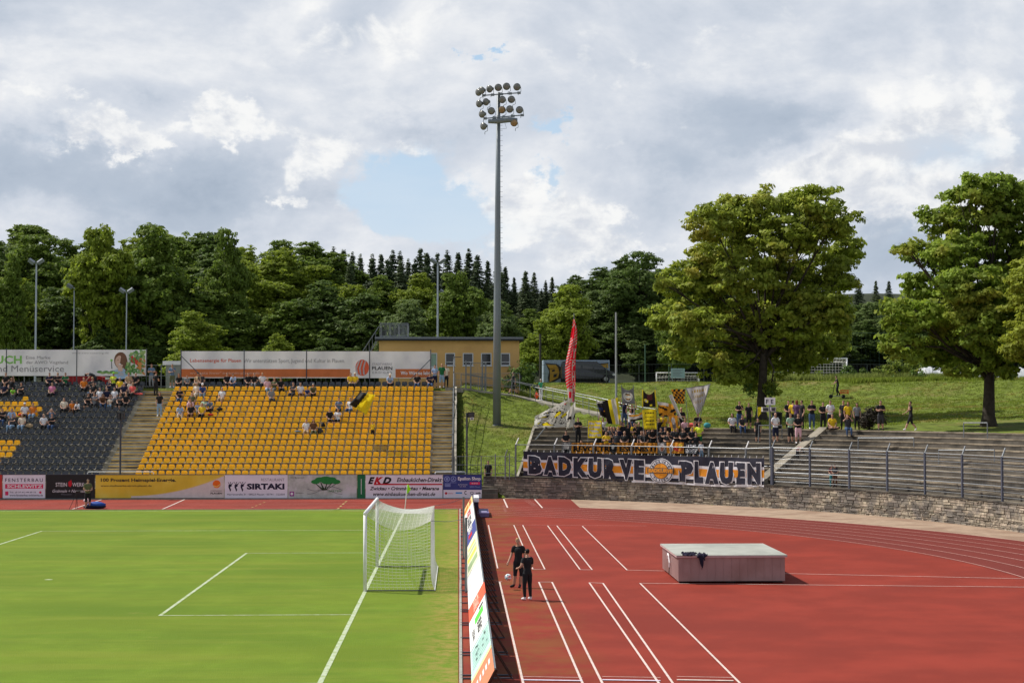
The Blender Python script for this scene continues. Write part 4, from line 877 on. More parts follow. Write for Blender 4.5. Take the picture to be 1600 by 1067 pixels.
for st, r0, flip in (('BADKURVE', 14.7, 1), ('PLAUEN', 14.7, -1)):
    for i, ch in enumerate(st):
        an = (pi/2-(i-(len(st)-1)/2)*.30) if flip > 0 else (-pi/2+(i-(len(st)-1)/2)*.30)
        v, f = text2d(ch, .04); rot = an-pi/2 if flip > 0 else an+pi/2
        cx = 1031.5+r0*cos(an); cy = .44+r0/43.*sin(an); pts_ = [((p-.5)*3.0, (q-.5)*3.6) for p, q in v]
        b.add([bpt(cx+p*cos(rot)-q*sin(rot), cy+(p*sin(rot)+q*cos(rot))/43., .09) for p, q in pts_], f, bnavy)
vs = [(1010.5, .36*40), (1052.5, .36*40), (1052.5, .55*40), (1010.5, .55*40)]; v2, f2 = cutgrid(vs, [(0, 1, 2, 3)], 2.5); b.add([bpt(x, z/40, .11) for x, z in v2], f2, bnavy)
vs = [(1011.5, .375*40), (1051.5, .375*40), (1051.5, .535*40), (1011.5, .535*40)]; v2, f2 = cutgrid(vs, [(0, 1, 2, 3)], 2.5); b.add([bpt(x, z/40, .118) for x, z in v2], f2, mat('tan_cloth', (.22, .16, .10), .8))
btext(b, 'BADKURVE', 1012.5, 1050.5, .385, .53, borange, .128, .06)
b.build('lettering', Bn)
b = MB()
for k in range(38):
    px = 819+k*10.1; p = Vector(bpt(px, 1.0, 0)); b.tube([p, p+Vector((.02, .03, .12))], .012, wht, 3)
b.build('ties', Bn)
# second row banners hung inside the terrace
def YA(px, d_):
    a = onwall(px, 700, 2.5, d_); return wp(a, WR+d_)[1]
YTAB = [YA(p, .75) for p in range(860, 1110, 10)]
def YC(px):
    q = min(max((px-860)/10, 0), len(YTAB)-1.001); i = int(q); return YTAB[i]+(YTAB[i+1]-YTAB[i])*(q-i)
def tbanner(x0, x1, y0, y1, m, label, deco, Y=99.9, name='supporters_banner', seed=1):
    def cf(e):
        def f(px, py):
            p = P(px, py, YC(px)-e); p.y += .03*sin(px*.35+seed)+.02*sin(px*.9+py*.3); return p
        return f
    t_ = thing(name, label, 'banner', P((x0+x1)/2, y1, YC((x0+x1)/2)), 0, 'small banners hung along the supporters terrace'); b = MB(); f = cf(0); n = max(8, int(x1-x0)); vs = [f(x0+(x1-x0)*i/n, y1+(y0-y1)*j/5) for j in range(6) for i in range(n+1)]
    b.add(vs, [(j*(n+1)+i, j*(n+1)+i+1, (j+1)*(n+1)+i+1, (j+1)*(n+1)+i) for j in range(5) for i in range(n)], m); b.build('cloth', t_, smooth=True)
    b = MB(); deco(b, cf)
    if b.v: b.build('lettering', t_)
    return t_
bo2 = mat('amber_banner_cloth', (.60, .24, .02), .8, .12, 2); bk = cm((18, 18, 20), 'black_cloth', rough=.85); gk = cm((120, 118, 116), 'grey_cloth', rough=.9, var=.2, sc=5)
def e1(b, F_):
    f = F_(.03); b.text('REVOLTR', f, 896, 705.5, 953, 696.5, bk, .04); b.text('ESUNISTI', f, 968, 705.5, 1025, 696.5, bk, .04)
    b.disc(958, 700, 6.2, 8, F_(.06), bk, 20); b.disc(958, 698.5, 2.6, 3.4, F_(.075), gk, 12); b.poly([(894, 694.6), (1026, 694.6), (1026, 693.6), (894, 693.6)], F_(.02), bk)
YT = 99.3
tbanner(893, 1027, 692, 708, bo2, 'amber banner with black letters and a round black emblem above the big banner', e1, Y=YT, seed=1)
def e2(b, F_):
    f = F_(.03); b.disc(885, 698, 4, 5.5, f, cm((160, 155, 150), 'pale_grey_cloth')); b.poly([(879, 707), (890, 707), (888, 701), (881, 702)], f, bk)
tbanner(877.5, 892.5, 691, 708, gk, 'grey picture banner left of the amber banner', e2, Y=YT, seed=2)
def e3(b, F_):
    b.disc(1034, 699, 5, 6.5, F_(.03), cm((205, 195, 190), 'white_hair_cloth')); b.disc(1034, 700, 3.2, 4.8, F_(.045), cm((170, 110, 80), 'brown_face_cloth')); b.poly([(1031, 698.3), (1037, 698.3), (1037, 697.3), (1031, 697.3)], F_(.06), bk)
tbanner(1027.6, 1041, 691, 708, gk, 'small banner with a painted face between amber banner and grey cloth', e3, Y=YT, seed=3)
def e4(b, F_):
    b.disc(1060, 701, 7, 3.8, F_(.03), cm((150, 30, 30), 'dark_red_cloth')); b.disc(1063, 695.5, 4, 2.6, F_(.045), cm((226, 190, 60), 'yellow_cloth2')); b.disc(1049, 700, 3, 6, F_(.03), wht, 10)
tbanner(1041.6, 1068.5, 691, 708, bo2, 'orange, red and white painted cloth left of the black ULTRAS banner', e4, Y=YT, seed=4)
def e5(b, F_):
    f = F_(.03); b.text('ULTRAS', f, 1072.5, 699.5, 1088, 694.5, wht, .04)
    for k in range(3): b.text(('PLAUEN', 'KURVE', 'VOGTLAND')[k], f, 1071, 703+k*2.3, 1089.5-k, 701.4+k*2.3, wht, .04)
tbanner(1069, 1091, 691.5, 709, bk, 'small black banner with white letters reading ULTRAS', e5, Y=YT, seed=5)

# ------------------------------------------------------------------ flags
def flag(name, quad, Y, label, colf, n=26, m_=18, amp=.14, dy=(0, 0, 0, 0), sag=0.0, poles=(), cat='flag', ph=0, hand=None):
    """quad = TL,TR,BR,BL in photo pixels; dy = depth offset of each corner"""
    pxm = sum(q[0] for q in quad)/4
    if pxm > 830 and Y > 98: Y = YA(pxm, max(.6, (Y-100.2)*1.45))
    C_ = [P(q[0], q[1], Y+d_) for q, d_ in zip(quad, dy)]; org = C_[3].copy(); t_ = thing(name, label, cat, org, 0, 'flags and banners held by the supporters' if cat != 'flag ' else None)
    b = MB(); vs = []
    for j in range(m_+1):
        v = j/m_
        for i in range(n+1):
            u = i/n; p = (C_[0]*(1-u)+C_[1]*u)*(1-v)+(C_[3]*(1-u)+C_[2]*u)*v
            p = p+Vector((0, amp*sin(u*7+v*4+ph)+amp*.5*sin(u*15-v*6+ph*2), -sag*sin(u*pi)*(1-v)*1.0-(.10*amp*sin(u*11+v*3)))); vs.append(p)
    b.add(vs, [], bk); mats = {}
    for j in range(m_):
        for i in range(n):
            m = colf((i+.5)/n, (j+.5)/m_); a = j*(n+1)+i; b.f.append((a, a+n+1, a+n+2, a+1)); b.m.append(b.mi(m))
    b.build('cloth', t_, smooth=True)
    for (x0, y0, x1, y1, d_) in poles: b = MB(); b.tube([P(x0, y0, Y+d_), P(x1, y1, Y+d_)], .018 if name != 'giant_flag' else .05, grey, 6); b.build('pole', t_)
    return t_
FY = 102.6
fw = mat('white_flag_cloth', (.60, .58, .52), .8, .08, 3, trans=.3); fyw = mat('yellow_flag_cloth', (.75, .60, .02), .75, .06, 3, trans=.35); fbk = mat('black_flag_cloth', (.015, .013, .012), .85, .1, 3); frd = mat('red_flag_cloth', (.80, .010, .035), .75, .06, 3, trans=.4)
fgd = mat('gold_flag_print', (.42, .30, .12), .8, .1, 3, trans=.2); fgy = mat('grey_flag_cloth', (.18, .18, .18), .85, .1, 3); for_ = mat('orange_flag_cloth', (.62, .27, .02), .8, .1, 3, trans=.2); fsl = mat('silver_flag_cloth', (.50, .47, .46), .6, .1, 3, trans=.3); fmr = mat('maroon_flag_cloth', (.10, .02, .02), .85, .1, 3)
rn = lambda u, v, k: math.sin(u*k*1.7+3.1*math.sin(v*k+u*2.3))+math.sin(v*k*1.3-u*k*.6)
def c_graf(u, v):
    if v < .04 or v > .94 or u < .03: return fbk if rn(u, v, 20) > 1 else fw
    q = rn(u, v, 9)
    if .08 < u < .93 and .12 < v < .88:
        if q > 1.1: return fyw
        if q > .72: return fbk
        if -1.25 < q < -1.05: return fbk
        if rn(u+3, v, 5) > 1.80: return frd
        if abs(rn(u, v+1, 22)) < .10: return fbk
    return fw
flag('giant_flag', ((836, 650), (890, 622), (892, 667), (834, 669)), 103.4, 'large white flag with yellow and black painted shapes at the left terrace end', c_graf, 46, 34, .16, (0, 0, 0, 0), ph=1, poles=((834, 690, 890, 622, .3),))
flag('flag', ((885, 645), (899, 627), (898, 664), (885, 671)), 103.0, 'cream and black cloth hanging right of the large painted white flag', lambda u, v: fbk if rn(u, v, 6) > 1.0 else fw, 14, 18, .12, ph=2)
# hanging red and white flag on the tall pole
RY = 103.2; t_ = thing('giant_flag', 'tall red and white striped flag hanging limp from a long upright pole', 'flag', P(896, 672, RY), 0, 'flags and banners held by the supporters')
b = MB(); b.tube([P(896.8, 672, RY), P(896.8, 489.5, RY)], [.045, .03], grey, 8); b.build('pole', t_)
ol = [(499, 895.5, 898), (515, 893.5, 901.5), (530, 891, 901.5), (545, 888.5, 900), (560, 885, 899), (575, 882.5, 899), (590, 882.5, 899), (600, 884, 899), (612, 886.5, 899), (620, 887, 898), (629, 889, 897)]
b = MB(); vs = []; J = 130; I = 22
def olx(y):
    for a, c in zip(ol, ol[1:]):
        if y <= c[0]: q = (y-a[0])/(c[0]-a[0]); return a[1]+(c[1]-a[1])*q, a[2]+(c[2]-a[2])*q
    return ol[-1][1:]
for j in range(J+1):
    y = 499+130*j/J; x0, x1 = olx(y)
    for i in range(I+1):
        u = i/I; p = P(x0+(x1-x0)*u, y, RY); p.y += -.10+.16*sin(u*9+y*.05)+.05*sin(u*17-y*.1); vs.append(p)
b.add(vs, [], frd); GL = {'H': ['101', '101', '111', '101', '101'], 'A': ['010', '101', '111', '101', '101'], 'U': ['101', '101', '101', '101', '111'], 'P': ['110', '101', '110', '100', '100'], 'T': ['111', '010', '010', '010', '010'], 'L': ['100', '100', '100', '100', '111']}
for j in range(J):
    y = 499+130*(j+.5)/J
    for i in range(I):
        u = (i+.5)/I; m = frd
        if y < 512: m = frd if (u*3+y*.3) % 2 < 1.2 else fw
        elif u < .56: m = fw if ((y+u*9)/4.6) % 1 < .34 and y > 528 else frd
        else:
            k = (y-545)/17.5; q = (k % 1); ch = 'TPHAUPA'[int(k) % 7] if k >= 0 else None
            if ch and .10 < q < .86 and u > .62 and u < .96:
                cell = GL[ch][min(4, int((q-.10)/.76*5))][min(2, int((u-.62)/.34*3))]; m = fw if cell == '1' else frd
            elif q < .05: m = fw
            if y < 540: m = fw if (u*4+y*.4) % 2 < .9 else frd
        if y > 607 and u < .6: m = fw if not (612 < y < 622 and .2 < u < .5) else frd
        a = j*(I+1)+i; b.f.append((a, a+I+1, a+I+2, a+1)); b.m.append(b.mi(m))
b.build('cloth', t_, smooth=True)
flag('flag', ((932, 627), (949, 625), (951, 655), (938, 649)), FY, 'dark blue and black flag with pale marks left of the striped flag', lambda u, v: fw if (v < .16 and u < .7) else (cm((30, 40, 90), 'blue_flag_cloth') if rn(u, v, 5) > .6 and u < .5 else (for_ if u > .3 and .55 < v < .66 else fbk)), 14, 14, .08, poles=((932, 625, 936, 668, .1),))
flag('flag', ((941, 627), (965, 621), (971, 663), (950, 662)), FY-.15, 'black, yellow and white vertically striped flag leaning to the right', lambda u, v: fbk if u < .36 else (fyw if u < .58 else (fw if u < .84 else fyw)), 26, 16, .10, ph=3, poles=((964, 618, 972, 690, .05),))
flag('flag', ((918.5, 657), (940.5, 657), (940.5, 684), (918.5, 684)), 101.0, 'yellow square cloth with grey scribbled rows held by the man in white', lambda u, v: fsl if (int(v*9) % 2 == 1 and .08 < u < .92 and rn(u, v, 14) > -.7) else fyw, 24, 22, .05, ph=.5, poles=((918.6, 655, 918.6, 690, .05), (940.5, 655, 940.5, 690, .05)))
def c_logo(u, v):
    d = hypot((u-.5)*1.0, (v-.5)*1.25)
    if abs(v-.5) < .10 and abs(u-.5) < .36: return fw
    if d < .22: return for_
    if d < .30: return fbk
    if d < .38: return fw
    return fgy
flag('two_pole_banner', ((970.5, 603), (990, 605), (992, 631), (972, 631)), FY+.3, 'grey banner on two poles with a round orange and white emblem', c_logo, 26, 26, .04, sag=.22, poles=((971, 601, 974, 672, .05), (989.5, 602, 993, 672, .05)))
def c_dark(u, v):
    if u < .09 or u > .91: return fyw
    d = hypot(u-.28, (v-.55)*1.1)
    if d < .07: return fw
    if d < .15: return fyw
    if d < .18: return fbk
    if .35 < u < .75 and v < .45 and abs(u-.5)+v*.3 < .36: return fmr
    if hypot(u-.62, v-.85) < .08: return fyw
    return fbk
flag('two_pole_banner', ((1003.5, 607.5), (1024.5, 608), (1026.5, 636), (1003, 636)), FY+.1, 'black banner on two poles with yellow side borders and a small round emblem', c_dark, 26, 24, .04, sag=.35, poles=((1003.8, 605, 1005, 690, .05), (1024.5, 605, 1027, 690, .05)))
flag('two_pole_banner', ((1003, 640), (1026, 639), (1026.5, 670.5), (1006, 671)), 101.5, 'yellow banner on two poles with four lines of black writing', lambda u, v: fbk if ((.14 < v < .20 or .34 < v < .41 or .53 < v < .60 or .72 < v < .78) and .18 < u < .8 and (math.sin(u*60) > -.45)) or ((u > .93 or v > .93) and int((u+v)*26) % 2) else fyw, 30, 28, .05, ph=2, poles=((1003, 638, 1007, 690, .05), (1026.5, 637, 1027, 690, .05)))
flag('scarf_banner', ((983, 647), (1004, 643), (1004, 655), (985, 659)), 101.7, 'small amber, grey and black cloth held by the man in denim shorts', lambda u, v: for_ if v < .35 else (fsl if v < .75 else fbk), 16, 10, .05, sag=.12, ph=1)
flag('flag', ((1048, 608), (1070.5, 608), (1069.5, 631), (1056, 630)), FY+.4, 'black and orange checkered flag beside the big silvery flag', lambda u, v: fbk if (int(u*6+.2*sin(v*9)) + int(v*6)) % 2 else for_, 24, 24, .07, ph=4, poles=((1070, 606, 1078, 690, .1),))
flag('flag', ((1044.5, 618), (1050, 615.5), (1068, 658), (1060, 650)), FY-.3, 'narrow white flag hanging diagonally below the checkered flag', lambda u, v: fsl if u < .4 else fw, 10, 22, .06, ph=5)
def c_gold(u, v):
    if u < .05 or u > .95 or v < .04: return fgy
    for r0 in (.14, .34, .54):
        if r0 < v < r0+.11 and .2 < u < .86 and math.sin(u*46+r0*30)+.6*math.sin(u*90) > -.3: return fgd
    return fsl
flag('big_flag', ((1071, 606), (1109, 600.5), (1096, 641), (1089, 648)), FY+.2, 'big silvery white flag with three lines of gold writing waving at the right', c_gold, 44, 30, .16, (0, 0, 0, 0), ph=2.4, poles=((1110, 599, 1091, 660, .05),))
flag('flag', ((1027, 627), (1056, 632), (1056, 652), (1030, 650)), FY+.2, 'orange and black mottled flag with a white strip along its top edge', lambda u, v: fsl if v < .2 and u < .6 else (fbk if rn(u, v, 7) > .55 else for_), 26, 18, .09, ph=3)
flag('flag', ((1045, 650), (1058.5, 649), (1060, 669), (1048, 669)), 101.6, 'small orange cloth with a grey and white painted figure', lambda u, v: fsl if hypot((u-.45), (v-.4)*.8) < .22 else (fgy if abs(u-.5) < .22 and v > .55 else for_), 18, 18, .05, ph=6)
flag('flag', ((1183.5, 636), (1190, 636), (1189, 646), (1184, 652)), 97.0, 'small yellow flag held up beside the trunk of the big tree', lambda u, v: fyw, 8, 8, .04, poles=((1183.3, 634, 1183.3, 680, 0),))
flag('big_flag', ((562.5, 611), (586, 617), (573, 648), (546, 632)), 105.0, 'black and yellow flag waved above the yellow seats', lambda u, v: fbk if (u < .52-.18*v) else fyw, 30, 26, .22, ph=1, poles=((546, 645, 548, 628, .1),))

# ------------------------------------------------------------------ football goal
def net_panel(b, fn, nu, nv, m, r=.0055):
    for i in range(nu+1): b.tube([fn(i/nu, j/10) for j in range(11)], r, m, 3, cap=False)
    for j in range(nv+1): b.tube([fn(i/16, j/nv) for i in range(17)], r, m, 3, cap=False)
netm = mat('white_net_cord', (.78, .78, .74), .8, .05, 3, trans=.2)
def goal(xg, yc, z0, dx, label, depth=2.1, h=2.44, netlines=1.0, parent_label=None, r=.06, frame='x', nr=.0038, name='football_goal', W2=3.66):
    T_ = thing(name, label, 'goal', (xg, yc, z0), 0)
    L = (lambda s, d, z: Vector((xg+dx*d, yc+s, z0+z))) if frame == 'x' else (lambda s, d, z: Vector((xg+s, yc+dx*d, z0+z)))
    for s in (-W2-.06, W2+.06): b = MB(); b.tube([L(s, 0, 0), L(s, 0, h+.06)], r, white, 12); b.build('post', T_, smooth=True)
    b = MB(); b.tube([L(-W2-.12, 0, h+.06), L(W2+.12, 0, h+.06)], r, white, 12); b.build('crossbar', T_, smooth=True)
    b = MB(); du = .12 if netlines == 1.0 else .3
    sg = lambda u, a: a*sin(u*pi)
    tp = lambda s, q: L(s, depth*q, h+.03-(.22*q**.7)-.28*sin(q*pi)*abs(s)/W2*(1 if s < 0 else .4)-.10*sin(q*pi))   # roof
    net_panel(b, lambda u, v: tp(-W2+2*W2*u, v), int(2*W2/du), int(depth/du), netm, nr)
    for s in (-W2, W2): net_panel(b, lambda u, v, s=s: (lambda t_: Vector((t_.x, t_.y, z0+.03+(t_.z-z0-.03)*(1-v)))+L(0, .13*u*v**10, 0)-L(0, 0, 0))(tp(s, u)+Vector((0, .0, 0))), int(depth/du), int(h/du), netm, nr)
    net_panel(b, lambda u, v: (lambda t_: Vector((t_.x, t_.y, z0+.03+(t_.z-z0-.03)*(1-v)))+L(0, .13*v**10+.06*sin(v*pi)*sin(u*pi), 0)-L(0, 0, 0))(tp(-W2+2*W2*u, 1)), int(2*W2/du), int(h/du), netm, nr)
    b.build('net', T_)
    b = MB(); 
    for s in (-W2, W2): b.tube([L(s, .05, .03), L(s, depth+.13, .03)], .02, greydk, 6)
    b.tube([L(-W2, depth+.13, .03), L(W2, depth+.13, .03)], .02, white, 6)
    b.build('ground_bar', T_); return T_, L, tp
gT, gL, gtp = goal(GX+.0, PC, 0, 1, 'white football goal with net on the near half of the pitch')
for px, by, ty, Yb, lb, s in ((724.3, 872, 776, None, 'thin grey net pole, farther of two beside the tilted boards', 3.66), (728.3, 925, 808, None, 'thin grey net pole, nearer of two beside the tilted boards', -3.66)):
    q = G(px, by); t_ = thing('net_pole', lb, 'net pole', (q.x, q.y, 0), 0, 'net poles behind the goal'); b = MB(); h = PZ(px, ty, q.y); b.tube([(q.x, q.y, 0), (q.x, q.y, h)], .04, grey, 8); b.build('pole', t_)
    b = MB(); e = gtp(s, 1); b.tube([(q.x, q.y, h-.05), ((q.x+e.x)/2, (q.y+e.y)/2, (h+e.z)/2-.08), e], .008, greydk, 4); b.build('rope', t_)
# corner flag
q = G(632.5, 797); t_ = thing('corner_flag', 'corner flag with a bright lime pennant on a white pole', 'corner flag', (q.x, q.y, 0))
b = MB(); b.tube([(q.x, q.y, 0), P(636.5, 757, q.y)], .022, white, 6); b.build('pole', t_)
b = MB(); lime = mat('lime_cloth', (.45, .85, .02), .8, .05, 3, trans=.3); c_ = [P(636, 757, q.y), P(638, 756.5, q.y-.08), P(642, 764.5, q.y-.1), P(637, 771, q.y), P(635.5, 770, q.y)]; b.add(c_+[v+Vector((0, .02, 0)) for v in c_], [(0, 1, 2, 3, 4), (9, 8, 7, 6, 5)], lime); b.build('pennant', t_)

# ------------------------------------------------------------------ tilted boards behind the goal
def lean(y, v, eps=0): # v 0..1 up the board
    return Vector((.27+.43*v-.86*eps, y, .03+.80*v+.43*eps))
pn = [  # y0, y1, colour, label, deco
 (83.2, 88.3, cm((226, 196, 130), 'cream_orange_face', var=.1), 'farthest tilted board, cream and orange, behind the goal', 'c1'),
 (71.4, 83.1, cm((232, 232, 228), 'chalk_white_face'), 'tilted white board between the cream and the blue one', 'w1'),
 (65.0, 71.3, cm((60, 70, 140), 'royal_blue_face'), 'tilted blue board with a red block behind the goal', 'b1'),
 (54.6, 64.9, cm((222, 222, 196), 'ivory_face'), 'tilted ivory board with yellow and green bars', 'y1'),
 (46.4, 54.5, cm((226, 228, 226), 'pure_white_face'), 'plain white tilted board between ivory and orange red ones', None),
 (43.7, 46.3, cm((232, 96, 66), 'coral_face'), 'short orange red tilted board with pale writing', 'r1'),
 (38.6, 43.6, cm((238, 238, 236), 'bright_white_face'), 'tilted white board with a bright green square', 'g1'),
 (35.4, 38.5, cm((190, 224, 214), 'mint_face'), 'mint green tilted board with small black figures', 't1'),
 (31.5, 35.3, cm((214, 130, 96), 'terracotta_face'), 'nearest tilted board, terracotta with a mint edge and white dashes', 'o1')]
bbrown = cm((74, 48, 40), 'board_back_brown', rough=.8, var=.2)
def lq(b, y0, y1, v0, v1, m, eps=.006, sk=0.0): b.quad(lean(y0, v0, eps), lean(y1, v0, eps), lean(y1+sk, v1, eps), lean(y0+sk, v1, eps), m)
for y0, y1, m, lb, dc in pn:
    T_ = thing('tilted_advertising_board', lb, 'advertising board', (.27, (y0+y1)/2, 0), 0, 'tilted boards between pitch and track'); b = MB()
    a = [lean(y0, 0), lean(y1, 0), lean(y1, 1), lean(y0, 1)]; c = [p+Vector((.028, 0, -.014)) for p in a]; b.add(a, [(3, 2, 1, 0)], m); b.add(a+c, [(4, 5, 6, 7), (0, 1, 5, 4), (1, 2, 6, 5), (3, 7, 6, 2), (0, 4, 7, 3)], bbrown); b.build('panel', T_)
    n = max(2, int((y1-y0)/1.3))
    for k in range(n):
        b = MB()
        y = y0+.15+(y1-y0-.3)*k/(n-1); b.bar((.03, y, .02), (1.18, y, .02), .04, .03, greydk); b.bar(lean(y, .92)+Vector((.05, 0, -.03)), (1.15, y, .03), .035, .035, bbrown); b.bar(lean(y, .0)+Vector((.04, 0, -.0)), lean(y, 1)+Vector((.05, 0, -.03)), .04, .04, bbrown); b.build('support', T_)
    b = MB(); b.bar(lean(y0, 1)+Vector((.01, 0, .01)), lean(y1, 1)+Vector((.01, 0, .01)), .035, .03, grey if dc != 'r1' else m); b.build('edge_rail', T_)
    b = MB(); fl = lambda u, v: lean(u, v, .008)
    def tx(s, ya, yb, v0, v1, mm, bo=.03): vv, ff = text2d(s, bo); b.add([lean(ya+(yb-ya)*p, v0+(v1-v0)*q, .010) for p, q in vv], ff, mm)
    if dc == 'c1': lq(b, 84, 86.2, .05, .5, orp, sk=.8); tx('PLAUEN', 87.8, 84, .6, .85, redp)
    if dc == 'w1': tx('SPORT', 82, 78, .3, .7, redp); tx('VOGTLAND', 77.5, 72, .3, .7, navy)
    if dc == 'b1': lq(b, 66.6, 68.2, .3, .62, redp); tx('BAU', 70.8, 68.8, .3, .7, wht)
    if dc == 'y1': lq(b, 55.5, 57.3, .1, .85, cm((150, 172, 130), 'sage_print')); lq(b, 58.2, 59.6, .1, .85, cm((226, 214, 90), 'lemon_print')); lq(b, 60.3, 61.2, .1, .85, cm((175, 190, 150), 'moss_print')); lq(b, 62, 62.8, .2, .8, cm((226, 214, 90), 'lemon_print'))
    if dc == 'r1': tx('GETRÄNKE', 46.1, 43.9, .32, .72, cm((240, 190, 170), 'pale_pink_print'))
    if dc == 'g1': lq(b, 41.4, 42.5, .34, .82, cm((90, 210, 70), 'vivid_green_print')); tx('BÜRO', 41.1, 39.2, .45, .75, blk, .02); tx('03741', 41.1, 39.4, .15, .3, blk, .01); lq(b, 42.7, 43.1, .6, .85, blk)
    if dc == 't1':
        r_ = random.Random(4)
        for k in range(16): yy = r_.uniform(35.6, 38.2); vv_ = r_.uniform(.2, .85); lq(b, yy, yy+.05, vv_, vv_+.09, blk, .012); lq(b, yy-.05, yy+.10, vv_+.03, vv_+.05, blk, .014)
        for k in range(7): yy = 35.6+k*.38; lq(b, yy, yy+.12, .1, .95, cm((160, 205, 200), 'mint_dark_print'), .007)
    if dc == 'o1':
        lq(b, 34.7, 35.3, 0, 1, cm((190, 224, 214), 'mint_face'), .007); lq(b, 34.35, 34.65, 0, 1, cm((232, 216, 160), 'straw_print'), .007)
        for k in range(6): lq(b, 32.9, 33.5, .1+.14*k, .17+.14*k, wht, .009, .06)
    if b.v: b.build('printed_face', T_)
# little blue A-sign at the far end and its pale cover on the ground
a = G(741, 806); T_ = thing('standing_sign', 'small dark blue upright sign with a white top beyond the tilted boards', 'sign', a)
b = MB(); x0 = P(741, 800, 85).x; x1 = P(747.5, 800, 85).x; b.box(x0, x1, 84.4, 86.6, .0, .72, navy); b.box(x0-.02, x1+.02, 84.3, 86.7, .722, .95, wht); b.build('panel', T_)
b = MB(); a = G(747, 807.5, .25); c = G(764, 800, .25); x0 = a.x; x1 = c.x; b.box(x0, x1, 82.9, 86.1, .03, .24, cm((112, 104, 150), 'lilac_grey_cover')); b.box(x0+.1, x1-.1, 83.1, 85.9, .243, .262, cm((140, 134, 168), 'lilac_lid'))
tag(b.build('low_cover_box', origin=((x0+x1)/2, 84.5, 0)), 'low lilac grey cover box lying beside the small blue sign', 'cover')

# ------------------------------------------------------------------ large cover box on the track
T_ = thing('mat_cover_box', 'large pinkish grey metal cover box with a flat pale lid on the red track', 'cover box', (9.1, 55, 0))
mm = mat('bounce_tinted_metal', (.33, .215, .205), .5, .08, 1.2, col2=(.27, .165, .15), sc2=.5, metal=.05); lid = mat('pale_metal_lid', (.42, .43, .38), .45, .10, 1.2, col2=(.34, .35, .31), sc2=.7)  # body colour carries the track's red bounce and the shade on the sides
y0 = G(1060, 911).y; x0 = G(1060, 911).x; x1 = G(1229.5, 912).x; y1 = 57.3; h = .92
b = MB(); b.box(x0, x1, y0, y1, .07, h-.06, mm)
for k in range(13): x = x0+.15+(x1-x0-.3)*k/12; b.box(x-.006, x+.006, y0-.008, y0, .09, h-.07, mm)
for k in range(14): y = y0+.15+(y1-y0-.3)*k/13; b.box(x0-.008, x0, y-.006, y+.006, .09, h-.07, mm); b.box(x1, x1+.008, y-.006, y+.006, .09, h-.07, mm)
b.build('body', T_)
b = MB(); b.box(x0-.07, x1+.07, y0-.06, y1+.06, h-.057, h-.01, cm((190, 160, 160), 'lid_rim')); b.box(x0-.075, x1+.075, y0-.065, y1+.065, h-.007, h+.02, lid); b.build('lid', T_)
b = MB()
for x in (x0+.2, (x0+x1)/2, x1-.2):
    for y in (y0+.3, y1-.3): b.box(x-.15, x+.15, y-.15, y+.15, .0, .068, black)
b.build('feet', T_)
b = MB(); yy = y0+1.9; b.tube([(x0-.03, yy+.5, .60), (x0-.05, yy+.45, .70), (x0-.06, yy+.3, .78), (x0-.06, yy+.1, .72), (x0-.05, yy-.05, .5), (x0-.05, yy-.03, .35)], .03, wht, 6); b.tube([(x0-.05, yy-.03, .36), (x0-.06, yy, .2), (x0-.05, yy+.1, .08)], .015, black, 5); b.build('cable', T_)
# dark vest thrown over the lid edge
vm = mat('black_vest_cloth', (.014, .012, .03), .9, .2, 8); b = MB(); rr = random.Random(2)
def cloth_patch(x0_, x1_, hang, back, seed):
    r_ = random.Random(seed); nu, nv = 14, 16; vs = []
    for j in range(nv+1):
        for i in range(nu+1):
            u = i/nu; v = j/nv; x = x0_+(x1_-x0_)*u; s = v*(hang+back); edge = .75+.25*sin(u*9+seed)+.1*sin(u*23)
            if s < back: y = y0-.07+(back-s)*edge; z = h+.03+.05*abs(sin(u*8+v*5+seed))+.04*sin(u*17+v*9)**2*min(1, (back-s)*8)
            else: k = (s-back)*edge*(1.2 if .3 < u < .7 else .6); y = y0-.085-.03*abs(sin(u*12)); z = h+.02-k
            x2 = x+.03*sin(v*11+seed)+(0 if s < back else (.5-u)*.28*(s-back)/hang*(x1_-x0_)*2)
            vs.append((x2, y, z))
    b.add(vs, [(j*(nu+1)+i, j*(nu+1)+i+1, (j+1)*(nu+1)+i+1, (j+1)*(nu+1)+i) for j in range(nv) for i in range(nu)], vm)
cloth_patch(x0+.15, x0+.60, .03, .42, 1); cloth_patch(x0+.60, x0+.95, .40, .20, 4)
o = b.build('training_vest', smooth=True, origin=(x0+.5, y0, h)); tag(o, 'crumpled black training vest hanging over the edge of the cover box', 'vest')

# ------------------------------------------------------------------ container, van, cars behind the bank
CYn = 149.0; zg = terrain(14, CYn)
x0 = P(849, 600, CYn).x; x1 = P(952.5, 600, CYn).x; zt = PZ(900, 562.5, CYn)
T_ = thing('shipping_container', 'pale blue grey container with yellow and black graffiti behind the dark van', 'container', ((x0+x1)/2, CYn, zg)); cb = cm((150, 165, 182), 'container_paint', rough=.5, var=.1)
b = MB(); b.box(x0, x1, CYn, CYn+2.4, zg, zt, cb)
for k in range(30): x = x0+.1+(x1-x0-.2)*k/30; b.box(x, x+.09, CYn-.03, CYn, zg+.15, zt-.14, cb)
b.box(x0, x1, CYn-.05, CYn, zt-.13, zt, cb); b.box(x0, x0+.13, CYn-.06, CYn-.002, zg, zt-.133, cb); b.box(x1-.13, x1, CYn-.06, CYn-.002, zg, zt-.133, cb); b.build('body', T_)
b = MB(); f = bf(CYn-.05, .01); g = bf(CYn-.05, .03); h_ = bf(CYn-.05, .05); gy = cm((176, 134, 48), 'graffiti_yellow'); gd = cm((48, 46, 44), 'graffiti_black')
